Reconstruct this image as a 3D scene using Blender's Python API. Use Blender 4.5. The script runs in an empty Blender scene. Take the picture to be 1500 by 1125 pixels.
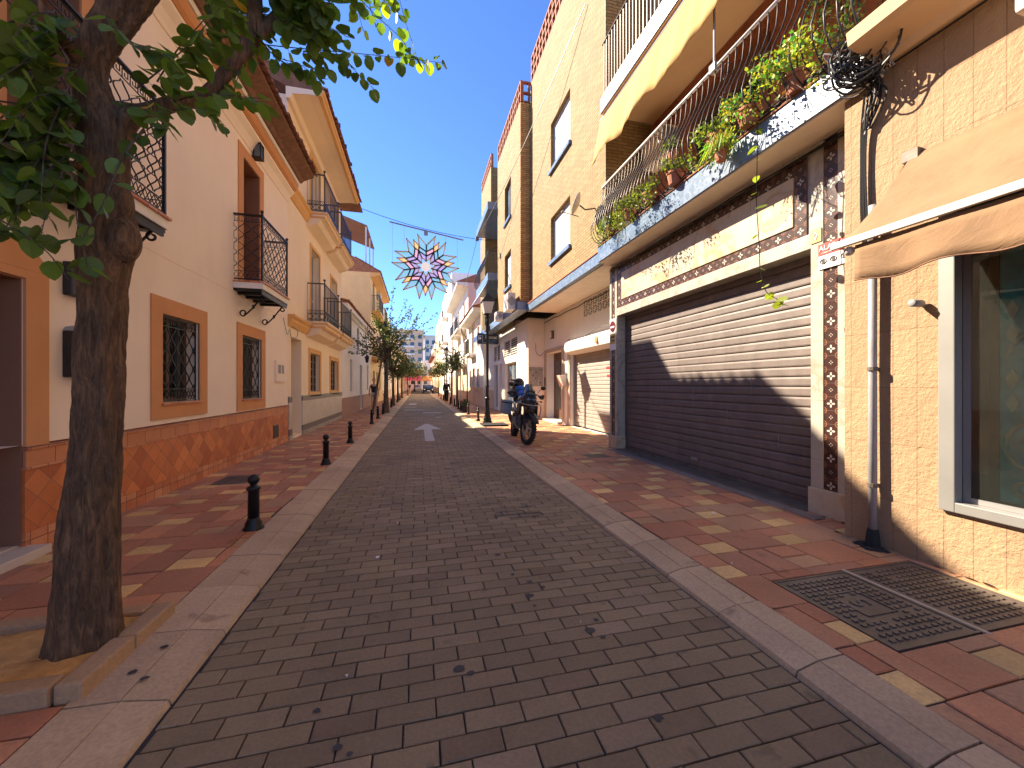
import bpy, bmesh, math, random
from mathutils import Vector, Matrix
random.seed(11)
R = math.radians; PI = math.pi
SC = bpy.context.scene
COL = SC.collection
U = random.uniform

# ------------------------------------------------------------------ camera
F, TH, CH = 563.0, math.atan(138/563), 1.4
cam_d = bpy.data.cameras.new('camera'); cam = bpy.data.objects.new('camera', cam_d); COL.objects.link(cam)
cam.location = (0, 0, CH); cam.rotation_euler = (R(90), 0, -TH)
cam_d.sensor_width = 36; cam_d.lens = F/1500*36; cam_d.shift_y = .001
cam_d.clip_end = 2000; cam_d.clip_start = .02
SC.camera = cam

# ------------------------------------------------------------------ node helpers
class NT:
    def __init__(s, name):
        s.m = bpy.data.materials.new(name); s.m.use_nodes = True
        s.t = s.m.node_tree; s.b = s.t.nodes['Principled BSDF']; s.out = s.t.nodes['Material Output']
    def n(s, typ, **kw):
        o = s.t.nodes.new(typ)
        for k, v in kw.items():
            if k.startswith('i_'):
                o.inputs[k[2:].replace('_', ' ')].default_value = v
            else: setattr(o, k, v)
        return o
    def l(s, a, b): s.t.links.new(a, b)
    def math(s, op, a, b=None, c=None):
        o = s.n('ShaderNodeMath', operation=op)
        for i, v in enumerate((a, b, c)):
            if v is None: continue
            if isinstance(v, (int, float)): o.inputs[i].default_value = v
            else: s.l(v, o.inputs[i])
        return o.outputs[0]
    def pos(s): return s.n('ShaderNodeNewGeometry').outputs['Position']
    def sep(s):
        o = s.n('ShaderNodeSeparateXYZ'); s.l(s.pos(), o.inputs[0]); return o.outputs
    def comb(s, x, y, z=0.0):
        o = s.n('ShaderNodeCombineXYZ')
        for i, v in enumerate((x, y, z)):
            if isinstance(v, (int, float)): o.inputs[i].default_value = v
            else: s.l(v, o.inputs[i])
        return o.outputs[0]
    def noise(s, vec, scale, detail=4, rough=.55, dist=0):
        o = s.n('ShaderNodeTexNoise'); o.inputs['Scale'].default_value = scale
        o.inputs['Detail'].default_value = detail; o.inputs['Roughness'].default_value = rough
        o.inputs['Distortion'].default_value = dist
        if vec is not None: s.l(vec, o.inputs['Vector'])
        return o.outputs[0]
    def ramp(s, fac, stops):
        o = s.n('ShaderNodeValToRGB'); e = o.color_ramp.elements
        e[0].position, e[0].color = stops[0][0], c4(stops[0][1]); e[1].position, e[1].color = stops[-1][0], c4(stops[-1][1])
        for p, c in stops[1:-1]:
            k = e.new(p); k.color = c4(c)
        s.l(fac, o.inputs[0]); return o.outputs[0]
    def mix(s, fac, a, b, mode='MIX'):
        o = s.n('ShaderNodeMix', data_type='RGBA', blend_type=mode)
        for i, v in ((0, fac), (6, a), (7, b)):
            if isinstance(v, (int, float)): o.inputs[i].default_value = v
            elif isinstance(v, (tuple, list)): o.inputs[i].default_value = c4(v)
            else: s.l(v, o.inputs[i])
        return o.outputs[2]
    def bump(s, h, strength=.4, dist=.01, chain=None):
        o = s.n('ShaderNodeBump'); o.inputs['Strength'].default_value = strength; o.inputs['Distance'].default_value = dist
        s.l(h, o.inputs['Height'])
        if chain is not None: s.l(chain, o.inputs['Normal'])
        return o.outputs[0]
    def base(s, c, rough=.8, metal=0, normal=None):
        if isinstance(c, (tuple, list)): s.b.inputs['Base Color'].default_value = c4(c)
        else: s.l(c, s.b.inputs['Base Color'])
        if isinstance(rough, (int, float)): s.b.inputs['Roughness'].default_value = rough
        else: s.l(rough, s.b.inputs['Roughness'])
        s.b.inputs['Metallic'].default_value = metal
        if normal is not None: s.l(normal, s.b.inputs['Normal'])
        return s.m
def c4(c): return (c[0], c[1], c[2], 1) if len(c) == 3 else c
def sc(c, k): return (c[0]*k, c[1]*k, c[2]*k)

def plain(name, col, rough=.75, metal=0, var=.12, scale=2.5, bump=.15, bscale=60, bdist=.004, stain=0):
    t = NT(name); p = t.pos()
    n = t.noise(p, scale, 5, .6)
    c = t.ramp(n, [(.3, sc(col, 1-var)), (.7, sc(col, 1+var*.6))])
    if stain:
        sx = t.sep(); v = t.comb(t.math('MULTIPLY', sx[0], 3.), t.math('MULTIPLY', sx[1], 3.), t.math('MULTIPLY', sx[2], .35))
        n2 = t.ramp(t.noise(v, 1.6, 6, .65), [(.5, (0, 0, 0)), (.75, (1, 1, 1))])
        f = t.math('MULTIPLY', n2, stain)
        c = t.mix(f, c, sc(col, .55))
    nb = t.bump(t.noise(p, bscale, 3), bump, bdist) if bump else None
    return t.base(c, rough, metal, nb)

def bricks(name, c1, c2, mortar, bw, bh, ms=.012, rot=0, offset=.5, bump=.5, rough=.85, plane='v', var=.5, bias=0, stone=0, stain=.15, squash=1):
    t = NT(name); s = t.sep()
    if plane == 'v': v = t.comb(t.math('ADD', s[0], s[1]), s[2])
    else: v = t.comb(s[0], s[1])
    if rot:
        vr = t.n('ShaderNodeVectorRotate', rotation_type='Z_AXIS'); vr.inputs['Angle'].default_value = rot
        t.l(v, vr.inputs['Vector']); v = vr.outputs[0]
    b = t.n('ShaderNodeTexBrick', offset=offset, squash=squash)
    b.inputs['Scale'].default_value = 1; b.inputs['Brick Width'].default_value = bw; b.inputs['Row Height'].default_value = bh
    b.inputs['Mortar Size'].default_value = ms; b.inputs['Mortar Smooth'].default_value = .25; b.inputs['Bias'].default_value = bias
    b.inputs['Color1'].default_value = c4(c1); b.inputs['Color2'].default_value = c4(c2); b.inputs['Mortar'].default_value = c4(mortar)
    t.l(v, b.inputs['Vector'])
    n = t.noise(t.pos(), 1.7, 5, .6)
    c = t.mix(var, b.outputs['Color'], t.ramp(n, [(.25, (.45, .42, .4)), (.75, (1.1, 1.08, 1.05))]), 'MULTIPLY')
    if stain:
        n3 = t.ramp(t.noise(t.pos(), 9, 4, .7), [(.5, (1, 1, 1)), (.8, (.7, .66, .6))]); c = t.mix(stain*3 if stain < .33 else 1, c, n3, 'MULTIPLY')
    inv = t.math('SUBTRACT', 1, b.outputs['Fac'])
    nb = t.bump(inv, bump, .008)
    nb = t.bump(t.noise(t.pos(), 45 if not stone else 22, 4, .7), .25 if not stone else stone, .006 if not stone else .02, nb)
    return t.base(c, rough, 0, nb)

def tinted(name, stops, joint, rough=.8, bscale=35, bstr=.35, spots=.5, dust=0):
    """pavers: each block carries its own stone tint in the attribute 'tint'"""
    t = NT(name)
    a = t.n('ShaderNodeAttribute', attribute_name='tint')
    c = a.outputs['Color']; p = t.pos()
    c = t.mix(.75, c, t.ramp(t.noise(p, 1.1, 6, .65), [(.28, (.6, .57, .55)), (.72, (1.15, 1.12, 1.1))]), 'MULTIPLY')
    c = t.mix(.6, c, t.ramp(t.noise(p, 60, 3, .7), [(.3, (.7, .7, .7)), (.7, (1.2, 1.2, 1.2))]), 'MULTIPLY')
    if dust: c = t.mix(t.math('MULTIPLY', t.ramp(t.noise(p, 3.2, 6, .7), [(.35, (0, 0, 0)), (.75, (1, 1, 1))]), dust), c, (.30, .19, .115))
    sp = t.ramp(t.noise(p, 5.5, 3, .5, .4), [(.66, (1, 1, 1)), (.72, (.5, .48, .46))])
    c = t.mix(spots, c, sp, 'MULTIPLY')
    nb = t.bump(t.noise(p, bscale, 5, .75), bstr, .006)
    nb = t.bump(t.noise(p, 160, 2), .15, .003, nb)
    return t.base(c, t.math('ADD', rough-.12, t.math('MULTIPLY', t.noise(p, 8, 3), .24)), 0, nb)

def decor(name, size, dark=(.05, .022, .018), y0=0, z0=0, white=(.55, .50, .42), red=(.30, .10, .05)):
    """glazed flower tiles"""
    t = NT(name); s = t.sep()
    fy = t.math('SUBTRACT', t.math('FRACT', t.math('DIVIDE', t.math('SUBTRACT', s[1], y0), size)), .5)
    fz = t.math('SUBTRACT', t.math('FRACT', t.math('DIVIDE', t.math('SUBTRACT', s[2], z0), size)), .5)
    def flower(a, b, r0, k):
        r = t.math('SQRT', t.math('ADD', t.math('MULTIPLY', a, a), t.math('MULTIPLY', b, b)))
        th = t.math('ARCTAN2', b, a)
        pet = t.math('MULTIPLY', t.math('ADD', .62, t.math('MULTIPLY', t.math('COSINE', t.math('MULTIPLY', th, k)), .38)), r0)
        return t.math('LESS_THAN', r, pet), r
    par = t.math('MODULO', t.math('ADD', t.math('FLOOR', t.math('DIVIDE', t.math('SUBTRACT', s[1], y0), size)), t.math('FLOOR', t.math('DIVIDE', t.math('SUBTRACT', s[2], z0), size))), 2)
    par = t.math('ABSOLUTE', par)
    f1, r1 = flower(fy, fz, t.math('SUBTRACT', .29, t.math('MULTIPLY', par, .15)), 4)
    core = t.math('LESS_THAN', r1, .07)
    ay = t.math('SUBTRACT', t.math('ABSOLUTE', fy), .5); az = t.math('SUBTRACT', t.math('ABSOLUTE', fz), .5)
    f2, r2 = flower(ay, az, .12, 4)
    ring = t.math('LESS_THAN', t.math('ABSOLUTE', t.math('SUBTRACT', r2, .20)), .03)
    c = t.mix(f1, dark, white); c = t.mix(core, c, dark); c = t.mix(ring, c, red); c = t.mix(f2, c, sc(white, .75))
    edge = t.math('GREATER_THAN', t.math('MAXIMUM', t.math('ABSOLUTE', fy), t.math('ABSOLUTE', fz)), .485)
    c = t.mix(edge, c, (.12, .09, .07))
    c = t.mix(.5, c, t.ramp(t.noise(t.pos(), 6, 4), [(.3, (.6, .6, .6)), (.7, (1.1, 1.1, 1.1))]), 'MULTIPLY')
    return t.base(c, .3, 0, t.bump(edge, -.3, .004))

def marble(name, base, vein, scale=1.3, rough=.35, strength=.7, joints=None):
    t = NT(name); p = t.pos()
    n = t.noise(p, scale, 8, .6, 1.6)
    c = t.ramp(n, [(.35, base), (.5, sc(base, .93)), (.56, vein), (.63, base), (.8, sc(base, 1.04))])
    c = t.mix(strength, base, c)
    c = t.mix(.4, c, t.ramp(t.noise(p, 14, 4), [(.3, (.8, .78, .74)), (.7, (1.05, 1.05, 1.05))]), 'MULTIPLY')
    nb = None
    if joints:
        s = t.sep(); b = t.n('ShaderNodeTexBrick', offset=0)
        b.inputs['Scale'].default_value = 1; b.inputs['Brick Width'].default_value = joints[0]; b.inputs['Row Height'].default_value = joints[1]
        b.inputs['Mortar Size'].default_value = .003
        t.l(t.comb(t.math('ADD', s[0], s[1]), s[2]), b.inputs['Vector'])
        c = t.mix(t.math('MULTIPLY', b.outputs['Fac'], .6), c, (.2, .15, .1)); nb = t.bump(b.outputs['Fac'], -.3, .004)
    return t.base(c, rough, 0, nb)

def glass(name, col=(.05, .06, .06), rough=.06):
    t = NT(name); p = t.pos()
    c = t.ramp(t.noise(p, 1.2, 2), [(.35, sc(col, .5)), (.7, sc(col, 1.6))])
    m = t.base(c, rough); t.b.inputs['Specular IOR Level'].default_value = .9; return m
def clear(name, tint=(.85, .92, .9)):
    t = NT(name); g = t.n('ShaderNodeBsdfGlossy'); g.inputs['Roughness'].default_value = .03
    tr = t.n('ShaderNodeBsdfTransparent'); tr.inputs[0].default_value = c4(tint)
    fr = t.n('ShaderNodeFresnel'); fr.inputs[0].default_value = 1.5
    df = t.n('ShaderNodeBsdfDiffuse'); df.inputs[0].default_value = (.30, .33, .27, 1); m0 = t.n('ShaderNodeMixShader')
    t.l(t.math('ADD', .01, t.math('MULTIPLY', t.noise(t.pos(), 3, 4), .07)), m0.inputs[0]); t.l(tr.outputs[0], m0.inputs[1]); t.l(df.outputs[0], m0.inputs[2])
    mx = t.n('ShaderNodeMixShader'); t.l(t.math('ADD', fr.outputs[0], .04), mx.inputs[0])
    t.l(m0.outputs[0], mx.inputs[1]); t.l(g.outputs[0], mx.inputs[2]); t.l(mx.outputs[0], t.out.inputs[0])
    return t.m
def leafmat(name, dark, light, trans=.35, rough=.45, scale=3):
    t = NT(name); p = t.pos()
    a = t.n('ShaderNodeAttribute', attribute_name='tint')
    c = t.mix(t.noise(p, scale, 3), dark, light)
    c = t.mix(1, c, a.outputs['Color'], 'MULTIPLY')
    t.base(c, rough); t.b.inputs['Specular IOR Level'].default_value = .35
    tl = t.n('ShaderNodeBsdfTranslucent'); t.l(t.mix(1, c, (1.9, 2.1, .55), 'MULTIPLY'), tl.inputs[0])
    mx = t.n('ShaderNodeMixShader'); mx.inputs[0].default_value = trans
    t.l(t.b.outputs[0], mx.inputs[1]); t.l(tl.outputs[0], mx.inputs[2]); t.l(mx.outputs[0], t.out.inputs[0])
    return t.m
def bark(name, col=(.11, .075, .05), scale=1.0):
    t = NT(name); s = t.sep()
    v = t.comb(t.math('MULTIPLY', s[0], 9), t.math('MULTIPLY', s[1], 9), t.math('MULTIPLY', s[2], 1.6))
    n = t.noise(v, 5*scale, 9, .72, .8)
    n2 = t.noise(t.pos(), 4, 4)
    c = t.ramp(n, [(.34, sc(col, .35)), (.5, col), (.68, sc(col, 2.0))])
    c = t.mix(.5, c, t.ramp(n2, [(.35, (.55, .55, .55)), (.7, (1.35, 1.28, 1.15))]), 'MULTIPLY')
    return t.base(c, .93, 0, t.bump(n, 1, .02, t.bump(n2, .5, .03)))

# ------------------------------------------------------------------ mesh builder
class MB:
    def __init__(s): s.v = []; s.f = []; s.t = []; s.tint = False
    def add(s, vs, fs, tint=None):
        b = len(s.v); s.v += [tuple(v) for v in vs]; s.f += [tuple(i+b for i in f) for f in fs]
        if tint is not None: s.tint = True
        s.t += [tint or (1, 1, 1)]*len(fs)
    def box(s, x0, x1, y0, y1, z0, z1, tint=None):
        if x0 > x1: x0, x1 = x1, x0
        if y0 > y1: y0, y1 = y1, y0
        if z0 > z1: z0, z1 = z1, z0
        s.add([(x0, y0, z0), (x1, y0, z0), (x1, y1, z0), (x0, y1, z0), (x0, y0, z1), (x1, y0, z1), (x1, y1, z1), (x0, y1, z1)],
              [(0, 3, 2, 1), (4, 5, 6, 7), (0, 1, 5, 4), (1, 2, 6, 5), (2, 3, 7, 6), (3, 0, 4, 7)], tint)
        return s
    def quad(s, a, b, c, d, tint=None): s.add([a, b, c, d], [(0, 1, 2, 3)], tint); return s
    def poly(s, pts, tint=None): s.add(pts, [tuple(range(len(pts)))], tint); return s
    def prism(s, pts, d):
        """extrude polygon pts by vector d"""
        n = len(pts); d = Vector(d); p = [Vector(q) for q in pts]
        fs = [tuple(reversed(range(n))), tuple(range(n, 2*n))]+[(i, (i+1) % n, n+(i+1) % n, n+i) for i in range(n)]
        s.add(p+[q+d for q in p], fs); return s
    def tube(s, pts, r, n=6, cap=True, flat=None):
        P = [Vector(p) for p in pts]; m = len(P)
        if m < 2: return s
        rr = r if isinstance(r, (list, tuple)) else [r]*m
        vs = []; up = None
        for i in range(m):
            t = (P[min(i+1, m-1)]-P[max(i-1, 0)])
            if t.length < 1e-9: t = Vector((0, 0, 1))
            t.normalize()
            if up is None: up = Vector((0, 0, 1)) if abs(t.z) < .9 else Vector((1, 0, 0))
            a = t.cross(up)
            if a.length < 1e-6: a = t.cross(Vector((0, 1, 0)))
            a.normalize(); b = a.cross(t).normalized(); up = b
            for k in range(n):
                an = 2*PI*k/n+PI/4
                vs.append(P[i]+(a*math.cos(an)+b*math.sin(an))*rr[i])
        fs = [(i*n+k, i*n+(k+1) % n, (i+1)*n+(k+1) % n, (i+1)*n+k) for i in range(m-1) for k in range(n)]
        if cap: fs += [tuple(reversed(range(n))), tuple(range((m-1)*n, m*n))]
        s.add(vs, fs); return s
    def bar(s, a, b, r, n=4): return s.tube([a, b], r, n)
    def lathe(s, c, prof, n=16, axis='z', cap=True):
        vs = []
        for r, h in prof:
            for k in range(n):
                an = 2*PI*k/n; x, y = r*math.cos(an), r*math.sin(an)
                q = {'z': (x, y, h), 'x': (h, x, y), 'y': (x, h, y)}[axis]
                vs.append((c[0]+q[0], c[1]+q[1], c[2]+q[2]))
        m = len(prof)
        fs = [(i*n+k, i*n+(k+1) % n, (i+1)*n+(k+1) % n, (i+1)*n+k) for i in range(m-1) for k in range(n)]
        if cap: fs += [tuple(reversed(range(n))), tuple(range((m-1)*n, m*n))]
        s.add(vs, fs); return s
    def sphere(s, c, r, n=10, m=7, sq=(1, 1, 1)):
        prof = [(max(r*math.sin(PI*i/m), 1e-4), -r*math.cos(PI*i/m)) for i in range(m+1)]
        b = len(s.v); s.lathe((0, 0, 0), prof, n)
        for i in range(b, len(s.v)):
            v = s.v[i]; s.v[i] = (c[0]+v[0]*sq[0], c[1]+v[1]*sq[1], c[2]+v[2]*sq[2])
        return s
    def xf(s, M, start=0):
        for i in range(start, len(s.v)): s.v[i] = tuple(M @ Vector(s.v[i]))
        return s
    def build(s, name, mat, parent=None, bevel=0, smooth=False, origin=None, sub=0):
        if not s.v: s.add([(0, 0, 0), (0, 0, .001), (0, .001, 0)], [(0, 1, 2)])
        me = bpy.data.meshes.new(name)
        if parent is not None: o0 = wloc(parent)
        elif origin is not None: o0 = Vector(origin)
        else:
            xs = [v[0] for v in s.v]; ys = [v[1] for v in s.v]; zs = [v[2] for v in s.v]
            o0 = Vector(((min(xs)+max(xs))/2, (min(ys)+max(ys))/2, min(zs)))
        me.from_pydata([(v[0]-o0.x, v[1]-o0.y, v[2]-o0.z) for v in s.v], [], s.f)
        if s.tint:
            ca = me.color_attributes.new('tint', 'FLOAT_COLOR', 'CORNER')
            data = []
            for p, t in zip(me.polygons, s.t): data += [t[0], t[1], t[2], 1]*p.loop_total
            ca.data.foreach_set('color', data)
        if bevel:
            bm = bmesh.new(); bm.from_mesh(me)
            bmesh.ops.recalc_face_normals(bm, faces=bm.faces)
            ed = [e for e in bm.edges if len(e.link_faces) == 2 and e.calc_face_angle(0) > .6]
            bmesh.ops.bevel(bm, geom=ed, offset=bevel, segments=2, affect='EDGES', profile=.6, clamp_overlap=True)
            bm.to_mesh(me); bm.free()
        if smooth:
            for p in me.polygons: p.use_smooth = True
        me.materials.append(mat)
        o = bpy.data.objects.new(name, me); COL.objects.link(o)
        if parent is not None: o.parent = parent
        else: o.location = o0
        if sub:
            md = o.modifiers.new('s', 'SUBSURF'); md.levels = sub; md.render_levels = sub
        return o
def wloc(o):
    v = Vector(o.location)
    while o.parent: o = o.parent; v += Vector(o.location)
    return v
def tag(o, label, cat, group=None):
    o['label'] = label; o['category'] = cat
    if group: o['group'] = group
    return o
def thing(name, label, cat, loc, group=None):
    o = bpy.data.objects.new(name, None); COL.objects.link(o); o.location = loc; o.empty_display_size = .2
    return tag(o, label, cat, group)
def struct(o, kind='structure'): o['kind'] = kind; return o
def kids(o): return [c for c in bpy.data.objects if c.parent == o]
def dup(o, loc, rz=None, label=None, parent=None, scale=None):
    n = o.copy(); COL.objects.link(n); n.parent = parent
    if parent is None:
        n.location = loc
        if rz is not None: n.rotation_euler.z = rz
        if scale is not None: n.scale = scale if not isinstance(scale, (int, float)) else (scale,)*3
        if label: n['label'] = label
    for c in kids(o): dup(c, None, parent=n)
    return n
def text(body, size, M, mat, parent, name='lettering', ext=.002, sx=1):
    cu = bpy.data.curves.new('t', 'FONT'); cu.body = body; cu.size = size; cu.extrude = ext; cu.align_x = 'CENTER'; cu.align_y = 'CENTER'
    to = bpy.data.objects.new('t', cu); COL.objects.link(to)
    dg = bpy.context.evaluated_depsgraph_get(); me = bpy.data.meshes.new_from_object(to.evaluated_get(dg))
    bpy.data.objects.remove(to)
    o0 = wloc(parent)
    me.transform(Matrix.Translation(-o0) @ M @ Matrix.Diagonal((sx, 1, 1, 1))); me.materials.clear(); me.materials.append(mat)
    me.name = name
    o = bpy.data.objects.new(name, me); COL.objects.link(o); o.parent = parent
    return o
def face_cam(x, y, z): return Matrix.Translation((x, y, z)) @ Matrix.Rotation(R(90), 4, 'X')              # reads from -Y side
def face_street_r(x, y, z): return Matrix.Translation((x, y, z)) @ Matrix.Rotation(R(-90), 4, 'Z') @ Matrix.Rotation(R(90), 4, 'X')   # on right wall, seen from street (-X side)
def face_street_l(x, y, z): return Matrix.Translation((x, y, z)) @ Matrix.Rotation(R(90), 4, 'Z') @ Matrix.Rotation(R(90), 4, 'X')
def at(u, v, d):
    """a point d metres in front of the camera plane, from a measured position in the photograph"""
    s, c = math.sin(TH), math.cos(TH); a = (u-750)/F
    return Vector((d*(s+c*a), d*(c-s*a), CH+d*(564-v)/F))

# ------------------------------------------------------------------ materials
m_road = tinted('paver_road', None, None, .8, 40, .45, .55, .25)
m_joint = plain('joint_sand', (.045, .036, .03), .95, var=.3, scale=6)
m_walk = tinted('paver_walk', None, None, .78, 20, 1.0, .5, .38)
m_kerb = tinted('kerb_stone', None, None, .85, 30, .45, .6)
m_ground = plain('earth', (.16, .13, .1), .95, var=.2)
m_soil = plain('sandy_soil', (.62, .33, .10), .97, var=.3, scale=9, bump=1, bscale=14, bdist=.03)
m_paint = plain('road_paint', (.5, .48, .45), .8, var=.35, scale=14, bump=.2)
m_cream = plain('cream_render', (.92, .755, .58), .85, var=.05, scale=1.2, bump=.25, bscale=90, stain=.07)
m_cream2 = plain('warm_render', (.90, .72, .49), .85, var=.05, scale=1.2, bump=.2, bscale=90, stain=.1)
m_white = plain('white_render', (.86, .79, .68), .85, var=.06, scale=1.1, bump=.2, bscale=80, stain=.12)
m_white2 = plain('bright_render', (.84, .78, .68), .85, var=.06, scale=1.1, bump=.2, stain=.15)
m_terra = plain('terracotta_paint', (.64, .29, .11), .85, var=.07, scale=2, bump=.25, bscale=90, stain=.08)
m_yellow = plain('yellow_trim', (.76, .43, .15), .8, var=.08, bump=.1)
m_yellow2 = plain('yellow_render', (.78, .56, .27), .85, var=.06, stain=.12)
m_pinkw = plain('pink_render', (.74, .50, .37), .85, var=.06, stain=.12)
m_peach = plain('peach_render', (.72, .5, .33), .85, var=.08, stain=.15)
m_graywall = plain('grey_render', (.45, .43, .4), .85, var=.06, stain=.1)
m_iron = plain('black_iron', (.012, .012, .013), .4, .3, var=.2, bump=.1)
m_bronze = plain('brown_iron', (.06, .05, .045), .4, .5, var=.2, bump=.1)
m_darkwood = plain('dark_wood', (.10, .05, .028), .5, var=.25, scale=8)
m_brownpaint = plain('brown_door', (.16, .065, .035), .6, var=.15)
m_wood = plain('wood_light', (.35, .2, .1), .6, var=.2)
m_rooftile = plain('roof_tile', (.34, .15, .08), .9, var=.4, scale=7, bump=.5, bscale=30)
m_soffit = plain('brown_soffit', (.22, .11, .06), .9, var=.35, scale=10, bump=.6, bscale=30)
m_diamond = bricks('terracotta_diamond', (.80, .27, .085), (.50, .13, .04), (.36, .16, .08), .17, .17, .004, rot=R(45), offset=0, bump=.6, rough=.42, var=.45, stain=.2)
m_terrarow = bricks('terracotta_row', (.72, .29, .12), (.60, .22, .09), (.22, .1, .06), .28, .5, .005, offset=0, bump=.4, rough=.5, var=.4)
m_terrasq = bricks('terracotta_square', (.58, .17, .06), (.76, .34, .16), (.18, .08, .05), .15, .15, .004, offset=0, bump=.5, rough=.5, var=.5, stain=.3)
m_brick = bricks('yellow_brick', (.35, .24, .095), (.27, .17, .06), (.13, .08, .03), .25, .07, .007, bump=.9, var=.25)
m_brick_shade = bricks('shade_orange_brick', (.72, .40, .12), (.5, .25, .075), (.2, .09, .04), .25, .07, .008, bump=.9, var=.3)  # brick with shade and bounced light put into its orange colour
m_redbrick = bricks('red_brick', (.45, .14, .06), (.36, .1, .045), (.25, .16, .1), .25, .07, .01, bump=.6, var=.3)
m_stonewall = bricks('split_stone', (.36, .232, .128), (.39, .255, .14), (.27, .165, .088), .155, .46, .0035, offset=0, bump=.5, var=.2, stone=.8, stain=.04)
m_marble = marble('cream_marble', (.56, .47, .33), (.46, .25, .085), 1.0, joints=(.62, 3))
m_marbleg = marble('white_marble', (.46, .42, .34), (.28, .24, .18), 1.6, joints=(3, .62))
m_plinthm = marble('plinth_marble', (.66, .6, .5), (.5, .45, .36), 1.2, joints=(.6, 3))
m_pinkstone = plain('pink_stone', (.42, .24, .17), .8, var=.15, scale=5)
m_decor = decor('flower_tile', .135, y0=3.28, z0=3.02)
m_decorv = decor('flower_tile_strip', .14, y0=2.96, z0=.3)
m_decor2 = decor('border_tile', .13, dark=(.2, .19, .17), white=(.03, .03, .03), red=(.04, .04, .04))
m_blue = marble('blue_glazed', (.15, .22, .32), (.25, .32, .41), 5, .25, .9, joints=(.2, 3))
m_concrete = plain('concrete', (.50, .39, .27), .9, var=.12, stain=.2)
m_soffitw = plain('soffit_white', (.88, .76, .6), .9, var=.08, stain=.2)
m_soffito = plain('soffit_ochre', (.74, .5, .28), .9, var=.06)
m_shut = plain('brown_shutter', (.175, .138, .118), .55, .1, var=.2, scale=5, bump=.2, bscale=40, stain=.5)
m_shutg = plain('grey_shutter', (.36, .31, .26), .6, .2, var=.15, scale=3, bump=.1, stain=.4)
m_persiana = plain('white_shutter', (.46, .44, .41), .6, var=.05, bump=0)
m_alu = plain('aluminium_frame', (.30, .29, .265), .45, .35, var=.1, bump=.05)
m_whitem = plain('white_metal', (.62, .58, .52), .4, 0, var=.07, bump=.05, stain=.06)
m_greym = plain('grey_metal', (.3, .29, .28), .5, .3, var=.12)
m_castiron = plain('cast_iron', (.155, .125, .10), .6, .4, var=.3, scale=8, bump=.3, stain=.2)
m_pipe = plain('grey_pipe', (.30, .285, .28), .6, var=.2, scale=6, bump=.2, stain=.3)
m_glass = glass('window_glass'); m_glassd = glass('dark_glass', (.015, .018, .02)); m_glassb = glass('blueish_glass', (.09, .13, .17))
m_clear = clear('clear_glass', (.86, .93, .90))
def canvas(name, col):
    t = NT(name); s_ = t.sep(); p = t.pos()
    v = t.comb(t.math('MULTIPLY', s_[0], 1.2), t.math('MULTIPLY', s_[1], 1.0), t.math('MULTIPLY', s_[2], 1.6))
    cr = t.noise(v, 3.2, 5, .6, 1.8); n = t.noise(p, 2.0, 6, .65)
    c = t.ramp(n, [(.3, sc(col, .82)), (.5, col), (.75, sc(col, 1.12))])
    c = t.mix(.5, c, t.ramp(t.noise(p, 7, 5, .7, .5), [(.45, (1, 1, 1)), (.75, (.78, .74, .68))]), 'MULTIPLY')
    nb = t.bump(cr, .28, .035); nb = t.bump(t.noise(p, 260, 2), .3, .002, nb)
    return t.base(c, .92, 0, nb)
m_awning = canvas('beige_canvas', (.235, .138, .07))
m_yawning = plain('yellow_canvas', (.52, .31, .09), .9, var=.06, scale=3, bump=.2, bscale=150)
m_bawning = plain('blue_canvas', (.3, .42, .6), .9, var=.08)
m_cable = plain('cable_black', (.015, .014, .014), .5, bump=0); m_cableg = plain('cable_grey', (.35, .33, .3), .6, bump=0)
m_pot = plain('clay_pot', (.42, .15, .075), .85, var=.15, scale=12); m_dpot = plain('dark_planter', (.05, .035, .03), .8)
m_bark = bark('bark', (.135, .075, .036)); m_bark2 = bark('bark_far', (.10, .075, .055))
m_leafn = leafmat('leaf_near', (.055, .10, .022), (.11, .17, .04), .4)
m_leaff = leafmat('leaf_far', (.04, .07, .022), (.12, .13, .035), .3)
m_leafb = leafmat('leaf_balcony', (.07, .11, .025), (.22, .24, .05), .3)
m_black = plain('black_plastic', (.015, .015, .016), .45, bump=0); m_blackg = plain('black_gloss', (.012, .012, .014), .18, bump=0)
m_rubber = plain('rubber', (.02, .019, .018), .9, bump=.4, bscale=80)
m_silver = plain('silver', (.45, .44, .42), .3, .8, bump=0); m_engine = plain('engine_metal', (.2, .17, .14), .45, .7, var=.2)
m_gold = plain('fork_gold', (.2, .08, .05), .35, .6, bump=0)
m_skin = plain('skin', (.62, .34, .23), .6, bump=0); m_hair = plain('blonde_hair', (.45, .27, .11), .7)
m_cloth = plain('black_cloth', (.015, .015, .018), .9); m_shorts = plain('grey_shorts', (.35, .33, .3), .9, var=.3, scale=20)
m_bluec = plain('blue_cloth', (.04, .16, .5), .8, var=.25, scale=12, bump=.6, bscale=30, bdist=.02)
m_red = plain('sign_red', (.55, .05, .04), .4, bump=0); m_signw = plain('sign_white', (.82, .8, .76), .4, var=.03, bump=0)
m_navy = plain('sign_navy', (.015, .03, .07), .35, bump=0); m_signb = plain('sign_blue', (.05, .3, .6), .4, bump=0)
m_signy = plain('sign_yellow', (.62, .42, .12), .5, bump=0); m_ink = plain('ink', (.02, .02, .02), .6, bump=0)
m_wine = plain('sign_wine', (.12, .012, .02), .35, bump=0)
m_gilt = plain('gilt_frame', (.88, .62, .26), .5, .2, var=.2, scale=12)
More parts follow.
